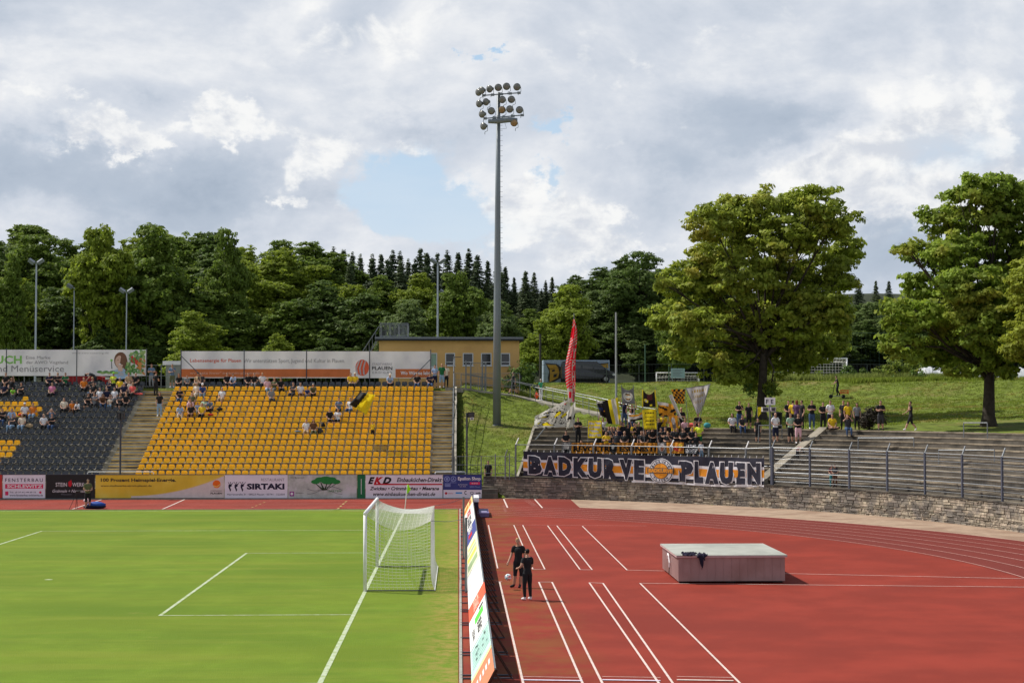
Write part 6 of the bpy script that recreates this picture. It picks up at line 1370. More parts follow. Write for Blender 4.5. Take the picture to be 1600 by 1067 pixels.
S_ = [(9, 16, 'black'), (77, 16, 'navy'), (90, 16, 'black', 'dark grey', K(hair='blond')), (102, 16, 'green', 'black', K(what='jacket')), (81.5, 14, 'pink'), (7, 14, 'navy'), (18, 15, 'black', 'black', K(kind='sit_up')), (20, 14, 'lime', 'grey', K(h=1.25, what='child shirt')), (33, 14, 'black', 'black', K(long=True, hair='brown', what='dress')),
 (39, 10, 'white', 'navy', K(hair='grey', cap='white')), (52, 10, 'orange', 'pale jeans'), (4, 9, 'black', 'jeans'), (19, 9, 'light blue', 'jeans'), (100.5, 11, 'cream', 'black'), (113, 11, 'orange', 'brown', K(h=1.4)), (123, 11, 'white', 'black', K(h=1.4)), (81, 9, 'blue grey', 'navy', K(kind='sit_face', hair='grey')), (20, 8, 'dark grey', 'pale jeans', K(kind='sit_turn')), (35, 8, 'cream', 'pale jeans', K(hair='blond', long=True)), (69, 8, 'white', 'black', K(hair='blond')), (81.5, 8, 'black', 'jeans', K(hair='red')),
 (131, 15, 'orange', 'black', K(hair='blond')), (144, 15, 'dark grey', 'navy', K(cap='tan', calf='skin')), (146, 14, 'black', 'dark grey', K(long=True)), (156, 13, 'white', 'navy', K(calf='skin')), (167, 13, 'navy'), (179, 13, 'white', 'grey'), (172, 12, 'cream', 'pale jeans', K(h=1.25, what='child shirt')), (188, 12, 'dark grey', 'black', K(calf='skin')), (197, 12, 'black', 'black', K(hair='blond', what='and yellow')), (138, 12, 'black', 'black', K(cap='blue grey', calf='skin')), (147, 12, 'grey', 'dark grey'), (160, 12, 'brown', 'jeans', K(long=True, hair='brown')),
 (177, 16, 'hi vis yellow', 'black', K(cap='lime')), (187, 15, 'yellow', 'black', K(hair='grey')), (170, 15, 'navy', 'black', K(h=1.4)), (201, 16, 'tan', 'dark grey', K(hair='red')), (212, 16, 'black', 'black', K(hair='grey')), (194, 14, 'navy', 'black', K(hair='grey')), (207, 14, 'coral', 'black', K(hair='blond')), (203, 15, 'cream', 'grey', K(h=1.3)),
 (281, 16, 'black', 'black', K(long=True, hair='red')), (292.5, 16, 'grey', 'black', K(h=1.4)), (309, 16, 'tan', 'tan', K(cap='dark grey')), (314.5, 16, 'dark grey', 'black'), (355, 16, 'black', 'black', K(calf='skin')), (366, 16, 'light blue', 'jeans'), (388, 16, 'black', 'black', K(calf='skin', shoes='white')), (397.5, 16, 'black', 'grey', K(hair='dark')), (410, 16, 'white', 'black', K(hair='blond')), (307, 14, 'cream', 'cream', K(hair='grey')), (317.5, 14, 'blue', 'pale jeans', K(hair='grey', cap='white')), (281, 13, 'black', 'jeans'), (347, 13, 'white', 'tan', K(calf='skin', hair='grey')), (300, 12, 'olive', 'brown'),
 (309, 11, 'light blue', 'white', K(h=1.2, what='child shirt')), (319, 11, 'pale green', 'grey'), (330, 11, 'blue grey', 'black'), (298, 11, 'light pink', 'brown', K(hair='red')), (299, 10, 'black', 'brown', K(calf='skin', skin=SKD)), (316, 10, 'yellow', 'black', K(hair='blond', what='and black shirt')), (282, 10, 'light blue', 'cream', K(long=True, hair='brown', what='blouse')),
 (418, 15, 'light pink', 'pale jeans', K(hair='blond')), (428.5, 15, 'olive', 'grey', K(long=True, hair='blond')), (438.5, 15, 'black', 'black', K(long=True, hair='dark')), (424, 13, 'grey', 'dark grey', K(hair='red')), (458, 14, 'dark grey', 'dark grey', K(hair='red')), (469.5, 14, 'white', 'brown', K(calf='skin')), (480, 14, 'blue', 'blue grey', K(h=1.25, what='child shirt')), (489.5, 14, 'olive', 'black', K(hair='grey')),
 (529.5, 11, 'blue grey', 'black', K(kind='sit_turn')), (515.5, 9, 'black', 'black', K(calf='skin', shoes='white')), (528, 9, 'white', 'black', K(calf='skin', shoes='white')), (479, 7, 'white', 'tan', K(calf='skin')), (490, 7, 'brown', 'olive', K(long=True, hair='red')), (547.5, 11, 'white', 'jeans', K(kind='sit_up')), (548, 16, 'yellow', 'black', K(what='and black shirt')), (554.5, 16, 'yellow', 'dark grey', K(cap='cream', what='and black jersey')), (609, 16, 'light blue', 'black', K(hair='grey', cap='cream', what='dress shirt')), (652, 16, 'black', 'jeans'), (671.5, 16, 'navy', 'jeans', K(kind='sit_turn'))]
for q in S_:
    kw = q[4] if len(q) > 4 else {}
    seated(q[0], q[1], q[2], q[3] if len(q) > 3 else 'black', **kw)
# people standing in or above the stand
def stand_at(px, Y, z, kind, shirt, trous, label, **kw): return person((P(px, 600, Y).x, Y, z), kind, shirt, trous, label, **kw)
stand_at(149, 116.2, rowZ(16), 'bend', 'dark grey', 'black', 'person in dark clothes bending forward above the dark seats at the top', rz=-1.3, cap='black')
stand_at(236.5, 117.0, 7.0, 'crossed', 'blue grey', 'grey', 'man with crossed arms in grey between the two long banners', hair='red')
stand_at(243.5, 114.2, rowZ(15), 'clasp', 'black', 'black', 'person in black with an orange collar on the left aisle stairs', rz=2.6, hair='red')
stand_at(249.5, rowY(11)-.2, rowZ(11), 'stand', 'black', 'pale jeans', 'woman in a black top and pale jeans walking down the left aisle', long=True, hair='brown', shoes='white', h=1.7)
stand_at(269, 117.2, 7.0, 'face', 'blue grey', 'olive', 'man in grey shirt and shorts beside the white banner post', calf='skin', shoes='white')
stand_at(679.5, 115.9, 7.0, 'clasp', 'light blue', 'navy', 'man in a striped blue shirt and navy shorts atop the right stairs', calf='skin', h=1.68)
stand_at(690.5, 115.6, 7.0, 'stand', 'green', 'pale jeans', 'man in a dark green shirt and denim shorts atop the right stairs', calf='skin', shoes='white', hair='blond', h=1.78)
stand_at(697, 116.6, 7.0, 'stand', 'cream', 'black', 'person in black trousers half hidden behind the man in green', h=1.72)
stand_at(582.5, rowY(7)-.25, rowZ(7), 'up', 'yellow', 'black', 'child in a yellow jersey standing with raised arms between yellow seats', h=1.15, calf='skin')
# path
person((P(802, 616, 118).x, 118.0, 6.52), 'walk', 'black', 'black', 'person in black shorts walking up the sloping path', calf='skin', rz=-pi/2+.2, h=1.68)
q = person((P(845, 626, 117.3).x, 117.3, 6.05), 'stand', 'mint', 'white', 'woman in a green top and white trousers with an orange bag', hair='grey', rz=.9, h=1.62, shoes='white')
b = MB(); a = P(838.5, 618, 117.1); b.blob(a, (.16, .12, .2), cm((238, 84, 40), 'orange_bag_cloth'), 10, 8, .12); b.tube([a+V3(-.05, 0, .18), a+V3(0, 0, .36), a+V3(.05, 0, .18)], .012, cm((238, 84, 40), 'orange_bag_cloth'), 4); tag(b.build('shoulder_bag', origin=a, smooth=True), 'orange bag carried by the woman in green on the path', 'bag')
# steward and photographer
person((P(763, 762, 100.2).x, 100.2, P(763, 762, 100.2).z), 'stand', 'black', 'black', 'steward in black with pale shoulder straps between board and stone wall', cat='steward', rz=-.2, h=1.72)
qy = G(137, 794.5); person((qy.x, qy.y, 0), 'clasp', 'olive', 'black', 'photographer in a dark green vest standing before the black board', cat='photographer', calf='skin', rz=.5, h=1.68)
b = MB(); c = G(116, 795); hd_ = P(133, 769, qy.y)
for dx, dy in ((-.25, -.1), (.2, -.15), (0, .3)): b.tube([(c.x+dx, c.y+dy, 0), (c.x+.15, c.y, .95)], .014, black, 5)
b.tube([(c.x+.1, c.y, .97), (c.x+.32, c.y-.05, 1.0)], .055, black, 8); tag(b.build('camera_tripod', origin=c), 'black camera tripod beside the photographer at the track edge', 'tripod')
b = MB(); c = G(151, 794); b.blob((c.x, c.y, .19), (.52, .3, .2), cm((30, 70, 150), 'blue_bag_cloth'), 14, 8, .06); b.blob((c.x-.1, c.y-.05, .1), (.66, .32, .12), cm((20, 26, 50), 'dark_bag_cloth'), 14, 8, .05); tag(b.build('kit_bag', origin=(c.x, c.y, 0), smooth=True), 'blue and black kit bag lying on the far track lanes', 'bag')
b = MB(); c = G(137, 794); b.blob((c.x+.0, c.y-.2, .45), (.22, .12, .13), cm((225, 190, 200), 'pink_towel_cloth'), 10, 6, .12); 
for dx, dy in ((-.18, -.28), (.18, -.28), (-.18, .0), (.18, .0)): b.tube([(c.x+dx, c.y+dy-.05, 0), (c.x-dx*.5, c.y-.2, .38)], .012, greydk, 4)
tag(b.build('camp_stool', origin=(c.x, c.y-.2, 0), smooth=True), 'small folding stool with a pale pink towel beside the blue bag', 'stool')
# supporters block
def fan(px, hy, kind, shirt, trous, label, h=1.75, d=None, **kw):
    """px and head-top row give the place: the step whose standing height puts the head there"""
    best = None
    for k in range(12):
        dd_ = .55+.5*k; Y = YA(px, dd_); z = ZW+.2755*k; hh = (z+h*{'up': 1.0}.get(kind, 1.0)*.985)
        if kind.startswith('sit'): hh = z-.41+ .02 + h*.77
        py = 624-(hh-CZ)/Y*F
        if best is None or abs(py-hy) < best[0]: best = (abs(py-hy), k, Y, z)
    _, k, Y, z = best; x = P(px, 650, Y).x
    if kind.startswith('sit'): z -= .41
    kw.setdefault('rz', rp.uniform(-.4, .4)); return person((x, Y-(.12 if not kind.startswith('sit') else .0), z), kind, shirt, trous, label, h=h, group='supporters standing on the flag terrace', **kw)
FA = [(884, 673, 'clasp', 'black', 'black', 'supporter in black, leftmost on the lower terrace steps'), (903, 655, 'crossed', 'black', 'black', 'supporter in black standing right of the hanging red flag'), (908, 688, 'stand', 'black', 'black', 'supporter bending low in black below the standing one at left'),
 (942, 653, 'up', 'white', 'black', 'supporter in a white shirt holding the yellow scribbled cloth'), (951, 668, 'clasp', 'black', 'dark grey', 'supporter in black with red hair right of the man in white', K(hair='red')), (959, 670, 'clasp', 'black', 'black', 'supporter in black with a yellow scarf below the striped flag'), (966, 666, 'stand', 'navy', 'black', 'supporter in navy below the striped flag'),
 (974, 658, 'oneup', 'black', 'black', 'supporter in black raising one arm below the grey banner'), (975.5, 673, 'clasp', 'black', 'black', 'bald supporter in black clapping behind the amber banner', K(hair='bald')), (985, 642, 'up', 'white', 'jeans', 'supporter in white shirt and denim shorts with raised arms', K(calf='skin')), (998, 661, 'stand', 'black', 'black', 'supporter in a black shirt with white print in the middle', K(hair='bald')),
 (1006, 672, 'clasp', 'black', 'black', 'supporter in black at the left pole of the yellow banner'), (1019, 671, 'clasp', 'black', 'black', 'supporter in black in front of the yellow banner'), (1029, 655, 'up', 'black', 'dark grey', 'supporter in black holding the right pole of the yellow banner'), (1036, 649, 'stand', 'yellow', 'jeans', 'supporter in a yellow shirt seen from behind', K(cap='black', rz=3.0)), (1039, 671, 'crossed', 'black', 'black', 'supporter in black with crossed arms behind the amber banner'),
 (1050, 652, 'up', 'orange', 'navy', 'supporter in orange holding the orange painted cloth', K(calf='skin')), (1053, 668, 'stand', 'dark grey', 'black', 'supporter in dark grey shorts below the orange cloth', K(calf='skin')), (1057.5, 670, 'clasp', 'black', 'brown', 'supporter in black and brown left of the bearded man'), (1064, 639, 'crossed', 'black', 'black', 'bald bearded supporter in black below the narrow white flag', K(hair='bald', h=1.85)),
 (1070, 655, 'stand', 'light pink', 'black', 'supporter in light pink half hidden at the right group'), (1075, 661, 'clasp', 'black', 'black', 'supporter in black clasping hands left of the yellow green shirt'), (1081, 670, 'clasp', 'black', 'black', 'dark clothed supporter low at the right group'), (1090, 647, 'crossed', 'black', 'black', 'supporter in black holding the big silvery flag', K(h=1.8)), (1092, 659, 'clasp', 'hi vis yellow', 'green', 'supporter in a yellow green shirt below the silvery flag', K(hair='red')), (1095, 690, 'stand', 'white', 'pale jeans', 'child in pale jeans right of the black ULTRAS banner', K(h=1.2)),
 (975, 629, 'up', 'navy', 'jeans', 'supporter in jeans holding the left pole of the grey banner'), (987, 630, 'up', 'black', 'black', 'supporter in black holding the right pole of the grey banner'), (934, 668, 'clasp', 'dark grey', 'black', 'supporter in dark grey behind the yellow scribbled cloth'), (1013, 668, 'stand', 'dark grey', 'dark grey', 'supporter in dark grey behind the yellow banner'), (1046, 664, 'clasp', 'black', 'jeans', 'supporter in black and jeans between yellow shirt and orange cloth')]
for q in FA: fan(*q[:6], **(q[6] if len(q) > 6 else {}))
for k, px in enumerate((938, 947, 955, 963, 970, 981, 991, 994, 1002, 1010, 1016, 1024, 1032, 1043, 1055, 1067, 1084, 1087)):
    fan(px, rp.uniform(654, 674), rp.choice(['clasp', 'stand', 'crossed', 'oneup', 'face']), rp.choice(['black', 'black', 'dark grey', 'yellow']), rp.choice(['black', 'jeans', 'dark grey']), 'supporter squeezed into the crowd below the flags', hair=rp.choice(['brown', 'dark', 'blond']), h=rp.uniform(1.65, 1.82), calf=rp.choice(['skin', 'same']))
# people on the right
def at(px, py, kind, shirt, trous, label, Y0=86, **kw):
    p = cast(px, py, Y0); return person(p, kind, shirt, trous, label, group=kw.pop('group', 'people watching from the terrace edge under the trees'), **kw)
def ledge(px, kind, shirt, trous, label, dd_=5.8, **kw):
    Y = YA(px, dd_); x = P(px, 650, Y).x; z = ZT; 
    if kind.startswith('sit'): z -= .41
    return person((x, Y, z), kind, shirt, trous, label, group='people watching from the terrace edge under the trees', **kw)
ledge(1144, 'sit', 'white', 'black', 'woman in a white top sitting on the terrace edge', 5.9, long=True, hair='dark'); ledge(1155.5, 'face', 'black', 'jeans', 'man in black with a hand at his mouth left of the big trunk', 6.6, h=1.7, hair='dark')
ledge(1159, 'sit_lean', 'dark grey', 'jeans', 'person in dark clothes and jeans sitting beside the woman in white', 5.8); ledge(1170, 'stand', 'black', 'black', 'youth in black shorts standing just left of the big trunk', 6.5, calf='skin', h=1.6)
Yb_ = YA(1211, 3.2)
for px, hy, kd, sh_, tr_, lb, kw in ((1183.5, 654, 'stand', 'black', 'black', 'person in black behind the yellow flag near the crush barrier', K(h=1.5, calf='skin')), (1211, 646.5, 'clasp', 'white', 'navy', 'man in a white shirt and navy shorts at the crush barrier', K(calf='skin', hair='bald', h=1.82)), (1234.5, 643, 'clasp', 'pale green', 'black', 'man in a pale green shirt and black shorts on the terrace', K(calf='skin', h=1.82)), (1246.5, 644.5, 'clasp', 'black', 'light pink', 'man in a black shirt and pink shorts with white shoes', K(calf='skin', shoes='white', h=1.8))):
    fan(px, hy, kd, sh_, tr_, lb, **kw)
for px, hy, kd, sh_, tr_, lb, kw in ((1232, 626, 'clasp', 'black', 'black', 'person in black, leftmost of the group right of the trunk', K()), (1239, 627, 'stand', 'yellow', 'black', 'person in a yellow and black jersey in the group right of the trunk', K(rz=2.8)), (1245, 627, 'stand', 'purple', 'dark grey', 'person in dusky purple beside the yellow and black jersey', K(rz=2.6, long=True, hair='red')), (1253, 629, 'stand', 'black', 'black', 'person in a long black coat right of the dusky purple one', K(rz=-1.2)),
    (1268.5, 625, 'crossed', 'black', 'jeans', 'man in black shirt and jeans with crossed arms under the tree', K(shoes='white')), (1286, 630, 'clasp', 'black', 'black', 'person in a black jersey with yellow marks under the tree', K(h=1.65)), (1297.5, 627, 'clasp', 'white', 'navy', 'person in a white shirt standing under the tree', K(calf='skin')), (1318, 627, 'stand', 'black', 'black', 'person in black beside the long haired woman in yellow', K(rz=-.5)), (1325, 629.5, 'stand', 'yellow', 'black', 'long haired woman in a yellow and black jersey standing', K(long=True, hair='red', h=1.66)), (1339, 633, 'stand', 'grey', 'black', 'woman with long dark hair in grey and black', K(long=True, hair='dark', h=1.6)), (1376, 627, 'crossed', 'black', 'dark grey', 'man with crossed arms in black and dark grey shorts', K(calf='skin', skin=SK)), (1423, 632, 'walkface', 'black', 'black', 'man in black walking left with a phone at his ear', K(calf='skin', shoes='white', rz=-pi/2, h=1.7))):
    ledge(px, kd, sh_, tr_, lb, 6.3, **kw)
ledge(1300.5, 'cross_legs', 'yellow', 'black', 'person in a yellow and black jersey sitting cross legged on the ramp', 6.0, calf='skin', hair='brown'); ledge(1324, 'sit_face', 'dark grey', 'jeans', 'person in dark top and jeans sitting on the top step', 5.4, long=True, hair='red')
at(1246, 717, 'bend', 'light pink', 'dark grey', 'small child in a pink shirt climbing on the ramp wall', h=.95, rz=.4, Y0=86); fan(1298.5, 727, 'clasp', 'maroon', 'teal', 'child in dark red and teal trousers behind the fence', h=1.25); fan(1303, 726, 'clasp', 'dark grey', 'brown', 'person in dark grey hugging the child in dark red', h=1.28)
# scooter rider
p = cast(1308, 622.5, 110); T_ = thing('electric_scooter', 'black kick scooter with an orange crate on the grass bank', 'scooter', p, 0); b = MB()
b.box(p.x-.35, p.x+.45, p.y-.08, p.y+.08, p.z+.16, p.z+.22, cm((150, 152, 155), 'scooter_deck')); b.build('deck', T_); b = MB(); b.tube([(p.x-.5, p.y, p.z+.14), (p.x-.36, p.y, p.z+.35), (p.x-.22, p.y, p.z+1.12)], .03, black, 6); b.tube([(p.x-.22, p.y-.25, p.z+1.12), (p.x-.22, p.y+.25, p.z+1.12)], .02, black, 6); b.build('handlebar', T_)
for x in (-.52, .52): b = MB(); b.lathe([(.06, -.05), (.16, -.045), (.17, 0), (.16, .045), (.06, .05)], (p.x+x, p.y, p.z+.17), black, 14, (0, 1, 0)); b.build('wheel', T_)
b = MB(); cr = cm((205, 98, 50), 'orange_crate_plastic'); x0, x1, y0, y1, z0, z1 = p.x+.28, p.x+.92, p.y-.2, p.y+.2, p.z+.38, p.z+.72
b.box(x0, x1, y0, y1, z0, z0+.02, cr); [b.box(x0, x1, y, y+.02, z0+.03+k*.12, z0+.10+k*.12, cr) for k in range(3) for y in (y0, y1-.02)]; [b.box(x, x+.02, y0+.022, y1-.022, z0+.03+k*.12, z0+.10+k*.12, cr) for k in range(3) for x in (x0, x1-.02)]; [b.box(x, x+.03, y-.004, y+.026, z0+.022, z1, cr) for x in (x0, x1-.03) for y in (y0, y1-.022)]
tag(b.build('plastic_crate', origin=(x0, p.y, z0)), 'orange plastic crate on the back of the scooter', 'crate')
person((p.x+.06, p.y, p.z+.22), 'ride', 'black', 'black', 'rider in black standing on the scooter on the grass bank', rz=-pi/2, h=1.66, hair='dark', cat='rider')
# the two ball boys and the ball
c = G(810, 917.5); person(c, 'boy_a', 'black', 'black', 'bare legged ball boy in black shirt and shorts beside the ball', cat='ball boy', calf='skin', hair='blond', h=1.62, rz=-.25, vox=.014, fine=True, slim=.97)
c2 = G(824, 937); person(c2, 'boy_b', 'black', 'black', 'ball boy in a black tracksuit and white shoes seen from behind', cat='ball boy', hair='dark', h=1.56, rz=pi+.55, shoes='white', vox=.014, fine=True, slim=.95)
b = MB(); y = 51.6; c = P(794, 901.5, y); b.blob(c, .112, wht, 20, 14); pt = cm((120, 190, 205), 'ball_cyan'); pr_ = cm((215, 90, 70), 'ball_red')
for k, dv in enumerate(((.3, -.9, .3), (-.5, -.8, -.2), (.5, -.6, -.6), (-.2, -.6, .75), (.8, -.5, .2), (-.9, -.3, .3), (0, -.8, -.6))):
    dv = Vector(dv).normalized(); b.lathe([(.001, .1165), (.034, .110), (.036, .105)], c, pt if k % 2 else pr_, 5, dv)
o = b.build('football', smooth=True, origin=c); tag(o, 'white football with coloured panels in the air beside the ball boys', 'ball')
# belongings left on seats
def lump(px, i, m, label, name, cat, r=(.22, .16, .14), dx=0): y = rowY(i)-.1; z = rowZ(i)+.50; x = P(px, 620, y).x; b = MB(); b.blob((x, y, z), r, m, 10, 7, .14); tag(b.build(name, origin=(x, y, z-r[2]), smooth=True), label, cat)
lump(46, 8, CL['tan'], 'tan bag lying on a dark seat beside the blonde woman', 'handbag', 'bag', (.3, .18, .14)); lump(33, 10, CL['red'], 'bright red cushion on a seat below the man in white', 'seat_cushion', 'cushion', (.2, .15, .08)); lump(343, 11, CL['black'], 'black bag on a yellow seat right of the grey blue shirt', 'backpack', 'bag'); lump(329, 10, CL['red'], 'small red and white bundle on a yellow seat', 'bundle', 'bundle', (.2, .15, .07)); lump(500.5, 7, CL['dark grey'], 'round dark backpack on a yellow seat beside the brown haired woman', 'backpack', 'bag', (.22, .16, .2)); lump(505, 8, CL['black'], 'black and yellow jersey hung over a yellow seat', 'jersey', 'clothing', (.16, .12, .22)); lump(217, 14, CL['coral'], 'coral red jacket spread over dark seats near the aisle', 'jacket', 'clothing', (.32, .16, .07)); lump(466, 7, CL['blue grey'], 'blue grey cloth lying on a yellow seat left of the white shirt', 'jacket', 'clothing', (.24, .14, .05))
for px, m, lb in ((1105, CL['teal'], 'dark teal ball shaped bag on the terrace edge'), (1081, CL['coral'], 'coral red jacket on the top terrace step')): Y = YA(px, 6.2); x = P(px, 660, Y).x; b = MB(); b.blob((x, Y, ZT+.16), (.22, .2, .18) if px > 1090 else (.5, .2, .14), m, 10, 7, .1); tag(b.build('bag' if px > 1090 else 'jacket', origin=(x, Y, ZT), smooth=True), lb, 'bag' if px > 1090 else 'clothing')
x = P(1214, 650, YA(1214, 6.6)).x; Y = YA(1214, 6.6); b = MB(); b.lathe([(.26, 0), (.30, .5), (.33, .95)], (x, Y, ZT-.03), black, 12); b.lathe([(.35, .95), (.35, 1.02), (.1, 1.08)], (x, Y, ZT-.03), black, 12); b.box(x-.3, x-.12, Y-.36, Y-.30, ZT+.4, ZT+.8, cm((150, 165, 180), 'bin_sticker')); tag(b.build('rubbish_bin', origin=(x, Y, ZT)), 'black rubbish bin with a pale sticker right of the big trunk', 'bin')
# resolve repeated labels by place
from collections import defaultdict
gr = defaultdict(list)
for o in PEOPLE: gr[o['label']].append(o)
for lb, os_ in gr.items():
    if len(os_) > 1:
        os_.sort(key=lambda o: o.location.x/o.location.y); n = len(os_); base = lb.replace(' sitting among the', ' among')
        for k, o in enumerate(os_):
            pos = 'leftmost' if k == 0 else ('rightmost' if k == n-1 else ordw(k+1)+' from left'); o['label'] = base+', '+pos
# ------------------------------------------------------------------ vegetation
def leafmat(name, col, isl=.35, trans=.45, col2=None, sc=.5):
    return mat(name, col, .65, .18, sc, trans=trans, isl=isl, col2=col2, sc2=sc*.7, c2lo=.5, c2hi=.7, detail=3, spec=.25)
bark = mat('tree_bark', (.045, .036, .028), .95, .3, 4, bump_=.02, bsc=18)
def leaf_cards(cent, nrm, per, spread, size, rng, droop=.3, flat=.5, asp=.55):
    """many small rhombic leaves scattered round clump centres; returns verts, quads"""
    C_ = np.repeat(cent, per, axis=0); N_ = np.repeat(nrm, per, axis=0); n = len(C_)
    d = rng.normal(size=(n, 3)); d /= np.linalg.norm(d, axis=1)[:, None]; r = rng.uniform(.15, 1, n)**.55
    off_ = d*r[:, None]*spread; off_[:, 2] *= flat
    p = C_+off_
    up = np.array([0, 0, 1.]); nn = .55*d+.55*up+.35*N_+rng.normal(size=(n, 3))*.45; nn /= np.linalg.norm(nn, axis=1)[:, None]
    t_ = np.cross(nn, rng.normal(size=(n, 3))); t_ /= np.linalg.norm(t_, axis=1)[:, None]; t_[:, 2] -= droop; t_ /= np.linalg.norm(t_, axis=1)[:, None]
    s_ = np.cross(nn, t_); s_ /= np.maximum(1e-6, np.linalg.norm(s_, axis=1))[:, None]
    L = size*rng.uniform(.6, 1.25, n)[:, None]; W_ = L*asp
    V_ = np.stack([p-t_*L*.5, p+s_*W_*.5+t_*L*.05, p+t_*L*.5, p-s_*W_*.5+t_*L*.05], axis=1).reshape(-1, 3)
    return V_, np.arange(n*4).reshape(-1, 4)
def lobes_to_clumps(lobes, dens, rng, hollow=.55, jo=1.24):
    C_, N_ = [], []
    for cx, cy, cz, rx, ry, rz in lobes:
        k = max(4, int(dens*(rx*ry+ry*rz+rx*rz)))
        d = rng.normal(size=(k, 3)); d /= np.linalg.norm(d, axis=1)[:, None]; r = rng.uniform(hollow**3, 1, k)**(1/3.)*rng.uniform(.78, jo, k)
        C_.append(np.array([cx, cy, cz])+d*r[:, None]*np.array([rx, ry, rz])); N_.append(d)
    return np.concatenate(C_), np.concatenate(N_)
def limbs(b, base, top, lobes, r0, rng_, twigs=3, fork=.45):
    """tapering trunk with limbs reaching into each lobe"""
    base = Vector(base); top = Vector(top); f = base.lerp(top, fork)
    b.tube([base-Vector((0, 0, .3)), base+Vector((0, 0, .12)), base+Vector((0, 0, .6)), base.lerp(top, fork*.6), f], [r0*1.7, r0*1.35, r0*1.02, r0*.86, r0*.78], bark, 12)
    for l in lobes:
        c = Vector(l[:3]); st = base.lerp(top, rng_.uniform(fork*.75, fork)); md = st.lerp(c, .5)+Vector((rng_.uniform(-.4, .4), rng_.uniform(-.4, .4), rng_.uniform(-.1, .9)))
        e = c+Vector((0, 0, l[5]*.3)); rr_ = r0*rng_.uniform(.26, .42); b.tube([st, st.lerp(md, .5)+Vector((0, 0, .2)), md, c, e], [rr_, rr_*.8, rr_*.55, rr_*.3, .02], bark, 7)
        for k in range(twigs):
            q = c+Vector((rng_.uniform(-1, 1)*l[3], rng_.uniform(-1, 1)*l[4], rng_.uniform(-.6, .8)*l[5])); s = md.lerp(c, rng_.uniform(.1, .9)); b.tube([s, s.lerp(q, .5)+Vector((0, 0, .15)), q], [rr_*.3, rr_*.2, .012], bark, 5)
def big_tree(name, label, Y, lobpx, trunk, r0, lm, per, dens, size, seed, spread=.62, top=None, zoff=0, droop=.45, dspread=3.6):
    rng = np.random.RandomState(seed); rg = random.Random(seed); lob = []
    for (px, py, rx, ry) in lobpx:
        dY = rg.uniform(-1, 1)*dspread; c = P(px, py, Y+dY); s = (Y+dY)/F; a, b_ = rx*s, ry*s; lob.append((c.x, c.y, c.z, a*.95, (a+b_)/2*1.0, b_*.92))
    base = P(trunk[0], trunk[1], Y); base.z = terrain(base.x, Y); tp = P(trunk[2], trunk[3], Y)
    t_ = thing(name, label, 'tree', base); b = MB(); limbs(b, base, tp, lob, r0, rg, 5, trunk[4]); b.build('trunk', t_, smooth=True)
    c, n = lobes_to_clumps(lob, dens, rng, .5, 1.42); V_, Q = leaf_cards(c, n, per, spread, size, rng, droop, .42); V_ -= np.array(base)
    o = bpy.data.objects.new('crown', npmesh('crown', V_, Q, [lm])); COL.objects.link(o); o.parent = t_; return t_
chA = leafmat('chestnut_leaves', (.285, .345, .045), .26, .52, (.38, .36, .06), .45); chB = leafmat('chestnut_leaves_green', (.225, .31, .038), .28, .52, (.34, .35, .05), .4); chC = leafmat('maple_leaves_light', (.27, .31, .035), .3, .5)
A_ = [(1112, 350, 38, 30), (1150, 332, 32, 32), (1192, 322, 28, 26), (1175, 365, 40, 30), (1238, 320, 34, 24), (1275, 315, 34, 24), (1303, 345, 32, 28), (1322, 385, 24, 30), (1268, 365, 40, 30), (1222, 372, 40, 34), (1135, 395, 42, 30), (1095, 410, 26, 24), (1062, 440, 30, 22), (1035, 442, 12, 8), (1105, 450, 42, 32), (1165, 430, 48, 36), (1225, 440, 50, 40), (1285, 420, 42, 36), (1315, 430, 26, 28),
      (1052, 492, 34, 24), (1033, 505, 16, 12), (1090, 505, 42, 30), (1145, 500, 46, 38), (1205, 510, 50, 38), (1262, 490, 46, 40), (1300, 490, 30, 34), (1078, 545, 34, 22), (1120, 565, 36, 24), (1160, 560, 40, 30), (1215, 560, 44, 26), (1262, 545, 42, 28), (1298, 535, 28, 26), (1140, 590, 24, 12), (1175, 598, 20, 12), (1205, 606, 12, 10)]
big_tree('chestnut_tree', 'big yellowing chestnut tree with a dark trunk behind the supporters terrace', 106.6, A_, (1189.5, 664, 1200, 380, .42), .33, chA, 36, 10.5, .38, 3, .54)
B_ = [(1525, 300, 44, 26), (1560, 292, 30, 22), (1590, 320, 40, 30), (1480, 345, 40, 26), (1545, 345, 50, 34), (1440, 395, 34, 18), (1415, 390, 14, 8), (1495, 395, 46, 30), (1560, 400, 54, 38), (1620, 390, 50, 50), (1455, 440, 46, 26), (1520, 450, 54, 38), (1585, 460, 54, 40), (1430, 490, 44, 26), (1400, 500, 22, 18), (1475, 500, 52, 34), (1545, 510, 54, 34), (1610, 520, 50, 40), (1412, 540, 32, 22), (1460, 550, 44, 24), (1515, 555, 46, 22), (1575, 560, 44, 20), (1640, 470, 50, 60), (1660, 390, 50, 60), (1650, 330, 44, 40), (1640, 560, 40, 26), (1500, 578, 22, 9), (1560, 585, 26, 9)]
big_tree('chestnut_tree', 'tall green chestnut tree with a forked trunk near the right edge', 90.5, B_, (1545, 672, 1548, 400, .34), .36, chB, 42, 12.5, .34, 5, .50, dspread=3.2)
C_ = [(1612, 440, 36, 26), (1600, 475, 26, 18), (1620, 520, 40, 28), (1592, 548, 22, 16), (1650, 470, 50, 60), (1660, 400, 46, 40), (1640, 560, 40, 20), (1700, 480, 60, 80), (1605, 410, 14, 10)]
big_tree('maple_tree', 'lighter green tree of which only the left branches reach into view at the right', 83.5, C_, (1668, 690, 1668, 420, .4), .26, chC, 80, 22, .25, 8, .45, dspread=1.6)
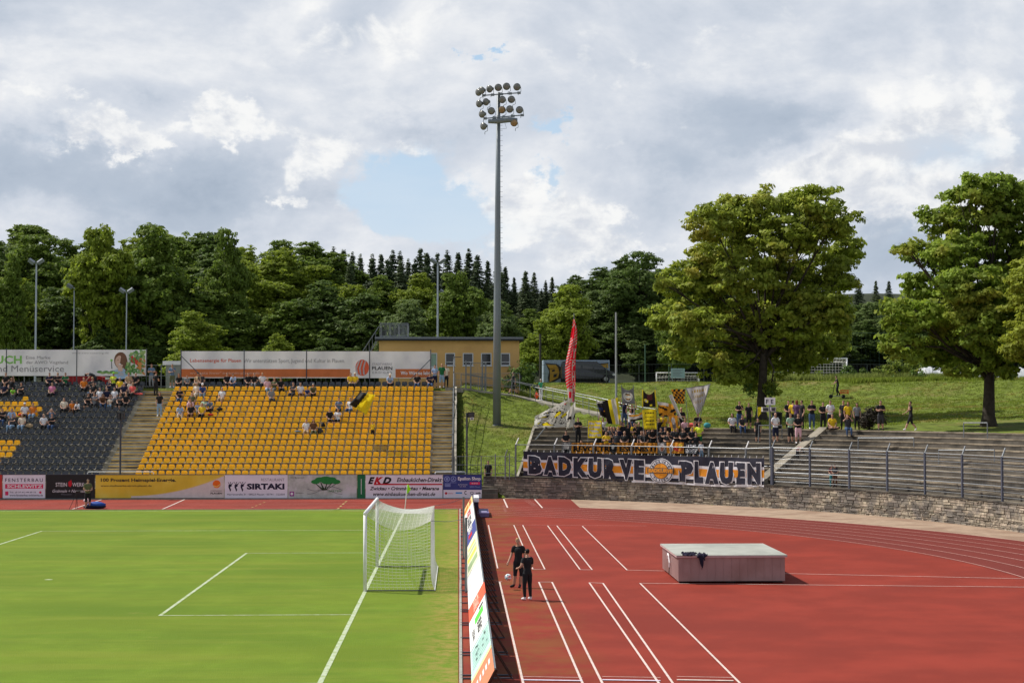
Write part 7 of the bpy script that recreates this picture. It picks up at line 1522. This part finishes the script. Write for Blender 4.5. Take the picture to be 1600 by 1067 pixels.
# prototypes of the wood
def proto(kind, seed):
    rng = np.random.RandomState(seed); rg = random.Random(seed)
    if kind == 'conifer':
        H = 20.; cs, ns = [], []
        z = 2.
        while z < H-.3:
            r = (H-z)/H*3.6*rg.uniform(.62, 1.2)+.15; k = max(3, int(r*4.6)); ph = rg.uniform(0, 6)
            for i in range(k):
                a = ph+2*pi*i/k+rg.uniform(-.25, .25); rr_ = r*rg.uniform(.55, 1.2); zz = z+rg.uniform(-.35, .35)
                for q in (1, .72, .42): cs.append((rr_*q*cos(a), rr_*q*sin(a), zz-.30*rr_*q)); ns.append((cos(a), sin(a), .1))
            z += rg.uniform(.30, .62)
        for z in (H-.4, H-.1, H+.2): cs.append((0, 0, z)); ns.append((0, 0, 1))
        return np.array(cs), np.array(ns), H, 12, .46, .46, .6
    H = 16.; lob = []
    nl = rg.randint(15, 20)
    for i in range(nl):
        v = rg.random(); z = H*(.22+.70*v); e = math.sin(min(1, (v+.18)/1.12)*pi)**.5; a = rg.uniform(0, 2*pi); R0 = 4.9*e*rg.uniform(.35, .85)
        rl = rg.uniform(1.2, 2.2)*(.6+.5*e); lob.append((R0*cos(a), R0*sin(a), z, rl*1.1, rl*1.1, rl*.72))
    lob.append((0, 0, H*.93, 1.7, 1.7, 1.3)); lob.append((.6, -.4, H*.6, 2.8, 2.8, 3.0)); lob.append((-.5, .3, H*.38, 2.8, 2.8, 2.2))
    c, n = lobes_to_clumps(lob, 5.6, rng, .6); return c, n, H, 24, .62, .46, .5
LEAF = {'mid': leafmat('wood_leaves_mid', (.155, .225, .032), .36, .45, (.22, .27, .036), .2), 'dark': leafmat('wood_leaves_dark', (.10, .155, .03), .36, .4), 'bright': leafmat('wood_leaves_bright', (.25, .32, .034), .32, .5, (.32, .35, .04), .2), 'blue': leafmat('wood_leaves_bluish', (.15, .21, .06), .36, .42), 'con': leafmat('spruce_needles', (.06, .09, .036), .4, .16), 'larch': leafmat('larch_needles', (.10, .135, .055), .4, .25)}
PRO = {}
for kd, seeds in (('leafy', range(6)), ('conifer', range(3))):
    for s in seeds:
        c, n, H, per, spread, size, flat = proto(kd, 40+s); V_, Q = leaf_cards(c, n, per, spread, size, np.random.RandomState(s), .35 if kd == 'leafy' else .5, flat, .6)
        V_ = V_/H; me = npmesh('crown', V_, Q, [LEAF['mid']]); b = MB(); b.tube([(0, 0, -.04), (0, 0, .06), (.004, .002, .4), (0, .004, .8)], [.016, .012, .009, .003], bark, 7)
        if kd == 'leafy':
            rg = random.Random(s)
            for k in range(9): a = rg.uniform(0, 6.28); z = rg.uniform(.2, .55); b.tube([(0, 0, z), (.09*cos(a), .09*sin(a), z+.08), (.17*cos(a), .17*sin(a), z+.2)], [.005, .004, .001], bark, 5)
        tm_ = bpy.data.meshes.new('trunk'); tm_.from_pydata([tuple(v) for v in b.v], [], b.f); tm_.materials.append(bark); tm_.update(); PRO[(kd, s)] = (me, tm_)
ZONES = [(0, 232, 'behind the catering banner'), (232, 285, 'behind the gap between the banners'), (285, 590, 'behind the orange striped banner'), (590, 816, 'behind the orange clubhouse'), (816, 960, 'behind the van and container'), (960, 1080, 'behind the notice board'), (1080, 1340, 'behind the big chestnut'), (1340, 2500, 'behind the ball stop fence'), (-900, 0, 'beyond the left edge')]
TREES = []
def tree(px, topy, Y, kd, lm, width=None, lbl='', what='tree'):
    if width and kd == 'leafy': width *= 1.4
    p = P(px, 600, Y); zg = terrain(p.x, Y)-.1; H = PZ(px, topy, Y)-zg
    if H < 1.5: return
    k = (kd, random.randrange(6 if kd == 'leafy' else 3)); me, tm_ = PRO[k]
    w_ = (width*Y/F)/(.66 if kd == 'leafy' else .36) if width else H*random.uniform(.85, 1.1)
    t_ = bpy.data.objects.new('broadleaf_tree' if kd == 'leafy' else 'spruce_tree', None); COL.objects.link(t_); t_.location = (p.x, Y, zg); w_ = min(w_, H*1.5); t_.scale = (w_, w_, H); t_.rotation_euler = (0, 0, random.uniform(0, 6.28))
    for nm, m in (('crown', me), ('trunk', tm_)):
        c = bpy.data.objects.new(nm, m); COL.objects.link(c); c.parent = t_
        if nm == 'crown': c.material_slots[0].link = 'OBJECT'; c.material_slots[0].material = LEAF[lm]
    adj = {'mid': 'mid green', 'dark': 'dark green', 'bright': 'bright yellow green', 'blue': 'dull bluish green', 'con': 'very dark', 'larch': 'greyish green'}[lm]
    zone = next(z[2] for z in ZONES if z[0] <= px < z[1]); t_['category'] = 'tree'; t_['group'] = 'trees of the wood behind the stadium'
    t_['label'] = lbl or f'{adj} {"broadleaf" if kd == "leafy" else "spruce"} tree, {what} {zone}'; TREES.append((px, t_)); return t_
SKYL = [(-300, 335), (-60, 330), (0, 338), (40, 340), (70, 346), (90, 372), (110, 358), (150, 352), (185, 368), (215, 352), (250, 343), (300, 352), (330, 356), (375, 376), (400, 372), (440, 362), (490, 364), (520, 378), (545, 384), (600, 384), (640, 380), (690, 385), (745, 385), (775, 400), (800, 410), (840, 412), (870, 422), (900, 428), (930, 414), (960, 406), (1000, 392), (1040, 398), (1065, 405), (1100, 420), (1200, 425), (1330, 432), (1400, 432), (1500, 430), (1600, 425), (1900, 420)]
def skyl(px):
    for a, c in zip(SKYL, SKYL[1:]):
        if a[0] <= px <= c[0]: return a[1]+(c[1]-a[1])*(px-a[0])/(c[0]-a[0])
    return 420
random.seed(99)
def row(x0, x1, step, Y, dtop, jit, kinds, wd, what):
    px = x0
    while px < x1:
        kd, lm = random.choice(kinds); q = px+random.uniform(-.25, .25)*step; yv = Y+random.uniform(-5, 5)
        tp = skyl(q)+dtop+random.uniform(0, jit); tree(q, tp if kd == 'leafy' else tp-4+random.uniform(-4, 12), yv, kd, lm, step*wd*random.uniform(.85, 1.25) if kd == 'leafy' else step*random.uniform(3.4, 5.2), what=what); px += step
Lf = [('leafy', 'mid'), ('leafy', 'mid'), ('leafy', 'dark'), ('leafy', 'bright'), ('leafy', 'dark')]
row(-260, 560, 46, 206, 4, 14, Lf, 1.9, 'back row'); row(-240, 540, 62, 190, 22, 26, Lf, 1.9, 'middle row'); row(-220, 620, 60, 176, 70, 45, Lf+[('leafy', 'dark')], 1.8, 'front row')
row(520, 900, 15, 214, 8, 14, [('conifer', 'con'), ('conifer', 'con'), ('conifer', 'larch'), ('conifer', 'con')], 1, 'back row')
row(545, 900, 20, 204, 20, 22, [('conifer', 'con'), ('conifer', 'larch'), ('conifer', 'con')], 1, 'upper row')
row(560, 900, 44, 190, 46, 30, [('leafy', 'mid'), ('leafy', 'blue'), ('leafy', 'bright'), ('leafy', 'mid')], 1.8, 'middle row'); row(600, 900, 50, 176, 105, 35, [('leafy', 'mid'), ('leafy', 'blue'), ('leafy', 'dark'), ('leafy', 'mid')], 1.7, 'front row')
row(900, 1120, 40, 206, 2, 12, [('leafy', 'dark'), ('leafy', 'mid'), ('leafy', 'dark')], 2.1, 'back row'); row(960, 1120, 42, 190, 16, 30, [('leafy', 'dark'), ('leafy', 'blue'), ('leafy', 'dark')], 1.9, 'middle row')
row(1110, 1640, 26, 214, 4, 14, [('conifer', 'con'), ('conifer', 'con'), ('conifer', 'larch')], 1, 'back row'); row(1120, 1900, 48, 198, 24, 26, [('leafy', 'dark'), ('leafy', 'dark'), ('leafy', 'mid')], 2.0, 'middle row'); row(930, 1900, 44, 184, 34, 30, [('leafy', 'dark'), ('leafy', 'dark'), ('leafy', 'blue')], 2.2, 'front row'); row(1100, 1900, 40, 176, 70, 20, [('leafy', 'dark')], 2.2, 'fringe row')
row(560, 1100, 40, 182, 82, 30, [('leafy', 'mid'), ('leafy', 'dark'), ('leafy', 'blue')], 2.2, 'inner row'); row(-200, 1700, 44, 172, 150, 30, [('leafy', 'dark'), ('leafy', 'dark'), ('leafy', 'mid')], 1.9, 'undergrowth')
for px, tp, Y, lm, wd, lb in ((298, 486, 150, 'bright', 82, 'small bright tree rising just left of the white banner'), (432, 521, 138, 'bright', 46, 'little pale green tree peeking over the orange striped banner'), (155, 352, 168, 'bright', 90, 'large sunlit broadleaf tree behind the light poles at left'), (235, 352, 172, 'mid', 120, 'broad round crowned tree above the left banner end'), (20, 400, 160, 'mid', 60, 'loose bright tree at the far left edge'), (350, 358, 176, 'mid', 70, 'round tree with the pointed top left of the middle'),
    (890, 446, 164, 'bright', 88, 'yellow green tree directly behind the container'), (845, 500, 156, 'bright', 50, 'pale tree right of the orange clubhouse'), (712, 424, 170, 'mid', 80, 'light green willow like tree behind the clubhouse roof'), (640, 470, 168, 'blue', 70, 'dull green tree above the roof railing of the clubhouse'), (1000, 392, 180, 'dark', 92, 'large dark oak left of the big chestnut'), (1055, 470, 150, 'mid', 44, 'slender mid green tree left below the big chestnut'), (780, 470, 165, 'blue', 60, 'grey green tree right of the tall mast')):
    tree(px, tp, Y, 'leafy', lm, wd, lb)
cnt = defaultdict(list)
for px, o in TREES: cnt[o['label']].append((px, o))
for lb, l in cnt.items():
    if len(l) > 1:
        l.sort(key=lambda q: q[0])
        for k, (px, o) in enumerate(l): o['label'] = lb+(', leftmost' if k == 0 else (', rightmost' if k == len(l)-1 else f', {ordw(k+1)} from left'))
# shrubs, weeds, rough grass
def shrub(name, label, blobs, lm, per, size, Y, seed, cat='shrub', dens=9, spread=.35, group=None, kind=None):
    rng = np.random.RandomState(seed); rg = random.Random(seed); lob = []
    for (px, py, rx, ry) in blobs: dY = rg.uniform(-.6, .6); c = P(px, py, Y+dY); s = Y/F; lob.append((c.x, c.y, c.z, rx*s, (rx+ry)/2*s, ry*s))
    base = Vector((lob[0][0], Y, terrain(lob[0][0], Y))); c, n = lobes_to_clumps(lob, dens, rng, .3); V_, Q = leaf_cards(c, n, per, spread, size, rng, .2, .8); V_ -= np.array(base)
    o = bpy.data.objects.new(name, npmesh(name, V_, Q, [lm])); COL.objects.link(o); o.location = base; tag(o, label, cat, group, kind); return o
redl = leafmat('copper_leaves', (.035, .028, .018), .4, .2); wg = leafmat('shrub_leaves', (.19, .25, .035), .4, .4, (.28, .27, .05), .6); wd_ = leafmat('bramble_leaves', (.10, .165, .03), .4, .3)
Yb2 = YA(1360, 7.2)
shrub('copper_bush', 'dark reddish bush left of the man with crossed arms', [(1360, 656, 17, 12), (1366, 645, 13, 9), (1352, 648, 10, 8)], redl, 90, .16, Yb2, 1, dens=14)
shrub('bramble_thicket', 'leafy green bramble thicket behind the scooter rider', [(1328, 585, 14, 14), (1345, 590, 16, 12), (1318, 592, 10, 10)], wd_, 26, .26, 143.5, 2)
shrub('shrub', 'yellowish shrub between the thicket and the white tunnel', [(1378, 584, 20, 12), (1400, 580, 22, 16), (1425, 578, 16, 14)], wg, 26, .28, 144, 3); shrub('shrub', 'low dark shrubs beside the white tunnel below the right tree', [(1412, 592, 18, 8), (1440, 588, 18, 9), (1465, 590, 14, 7)], wd_, 24, .25, 143, 4)
shrub('shrub', 'small round pale shrub right of the big trunk by the fence', [(1224, 581, 9, 9)], wg, 30, .22, 147, 5); shrub('shrub', 'low shrub behind the fence under the second goal', [(1250, 580, 10, 7), (1276, 582, 8, 6)], wg, 24, .22, 147, 6)
shrub('dark_bush', 'dark bush against the right end of the orange clubhouse', [(803, 592, 10, 20), (818, 588, 12, 22), (826, 580, 10, 18), (795, 600, 8, 10)], wd_, 26, .26, 122.5, 7); shrub('dark_bush', 'dark hedge below the path beside the container', [(826, 602, 16, 10), (840, 606, 10, 8)], wd_, 26, .25, 124.5, 8)
shrub('trunk_shoots', 'leafy shoots sprouting around the foot of the big trunk', [(1174, 610, 11, 7), (1202, 612, 8, 6), (1168, 606, 9, 5)], wd_, 22, .2, 106, 9)
def tufts(name, label, pts_, hgt, col, wd=.05, seed=1, cat='grass', nper=5):
    rng = np.random.RandomState(seed); pts_ = np.asarray(pts_); n = len(pts_)*nper; base = np.repeat(pts_, nper, axis=0)+np.c_[rng.uniform(-.12, .12, (n, 2)), np.zeros(n)]
    a = rng.uniform(0, 2*pi, n); h = hgt*rng.uniform(.5, 1.3, n); lean_ = rng.uniform(.1, .5, n)*h; dx = np.cos(a); dy = np.sin(a); w2 = wd*rng.uniform(.6, 1.4, n)
    V_ = np.stack([base+np.c_[-dy*w2, dx*w2, 0*h], base+np.c_[dy*w2, -dx*w2, 0*h], base+np.c_[dx*lean_, dy*lean_, h]], axis=1).reshape(-1, 3)
    o = bpy.data.objects.new(name, npmesh(name, V_, np.arange(n*3).reshape(-1, 3), [col])); COL.objects.link(o); tag(o, label, cat, None, 'stuff')
gm = mat('grass_blades', (.20, .255, .036), .8, .3, .5, trans=.5, isl=.35, col2=(.30, .25, .07), sc2=.3, c2lo=.5, c2hi=.65, spec=.1); gw = mat('tall_weeds', (.24, .28, .07), .8, .3, .6, trans=.35, isl=.4, spec=.1)
rng = np.random.RandomState(12); L_ = []
while len(L_) < 30000:
    x = rng.uniform(-.1, 47); y = rng.uniform(96, 146)
    if dd(x, y) < .5 or (atan2(y-WC[1], x-WC[0]) < TH_L+.03 and dd(x, y) < 6.95): continue
    yp, zp = pth(x)
    if x < 13.2 and abs(y-yp) < .95: continue
    L_.append((x, y, terrain(x, y)-.07))
tufts('rough_grass', 'rough mown grass covering the bank behind the terraces', L_, .10, gm, .035, 3)
L_ = []
while len(L_) < 5200:
    x = rng.uniform(24, 47); y = rng.uniform(141.5, 148)
    if rng.rand() < .75*(math.sin(x*.9)+math.sin(x*2.3+y)+1.0): L_.append((x, y, terrain(x, y)-.05))
tufts('tall_weeds', 'tall pale weeds and wild flowers along the fence behind the bank', L_, .75, gw, .05, 4, 'weeds')
L_ = [(P(px, 600, 0+136+rng.uniform(-3, 3)).x, 0, 0) for px in rng.uniform(1330, 1640, 3000)]; L_ = [(x, y_, terrain(x, y_)-.05) for (x, _, _), y_ in zip(L_, 136+rng.uniform(-2.5, 6, 3000))]
tufts('long_grass', 'long grass strip at the top of the bank below the white tunnel', L_, .38, gm, .05, 5)
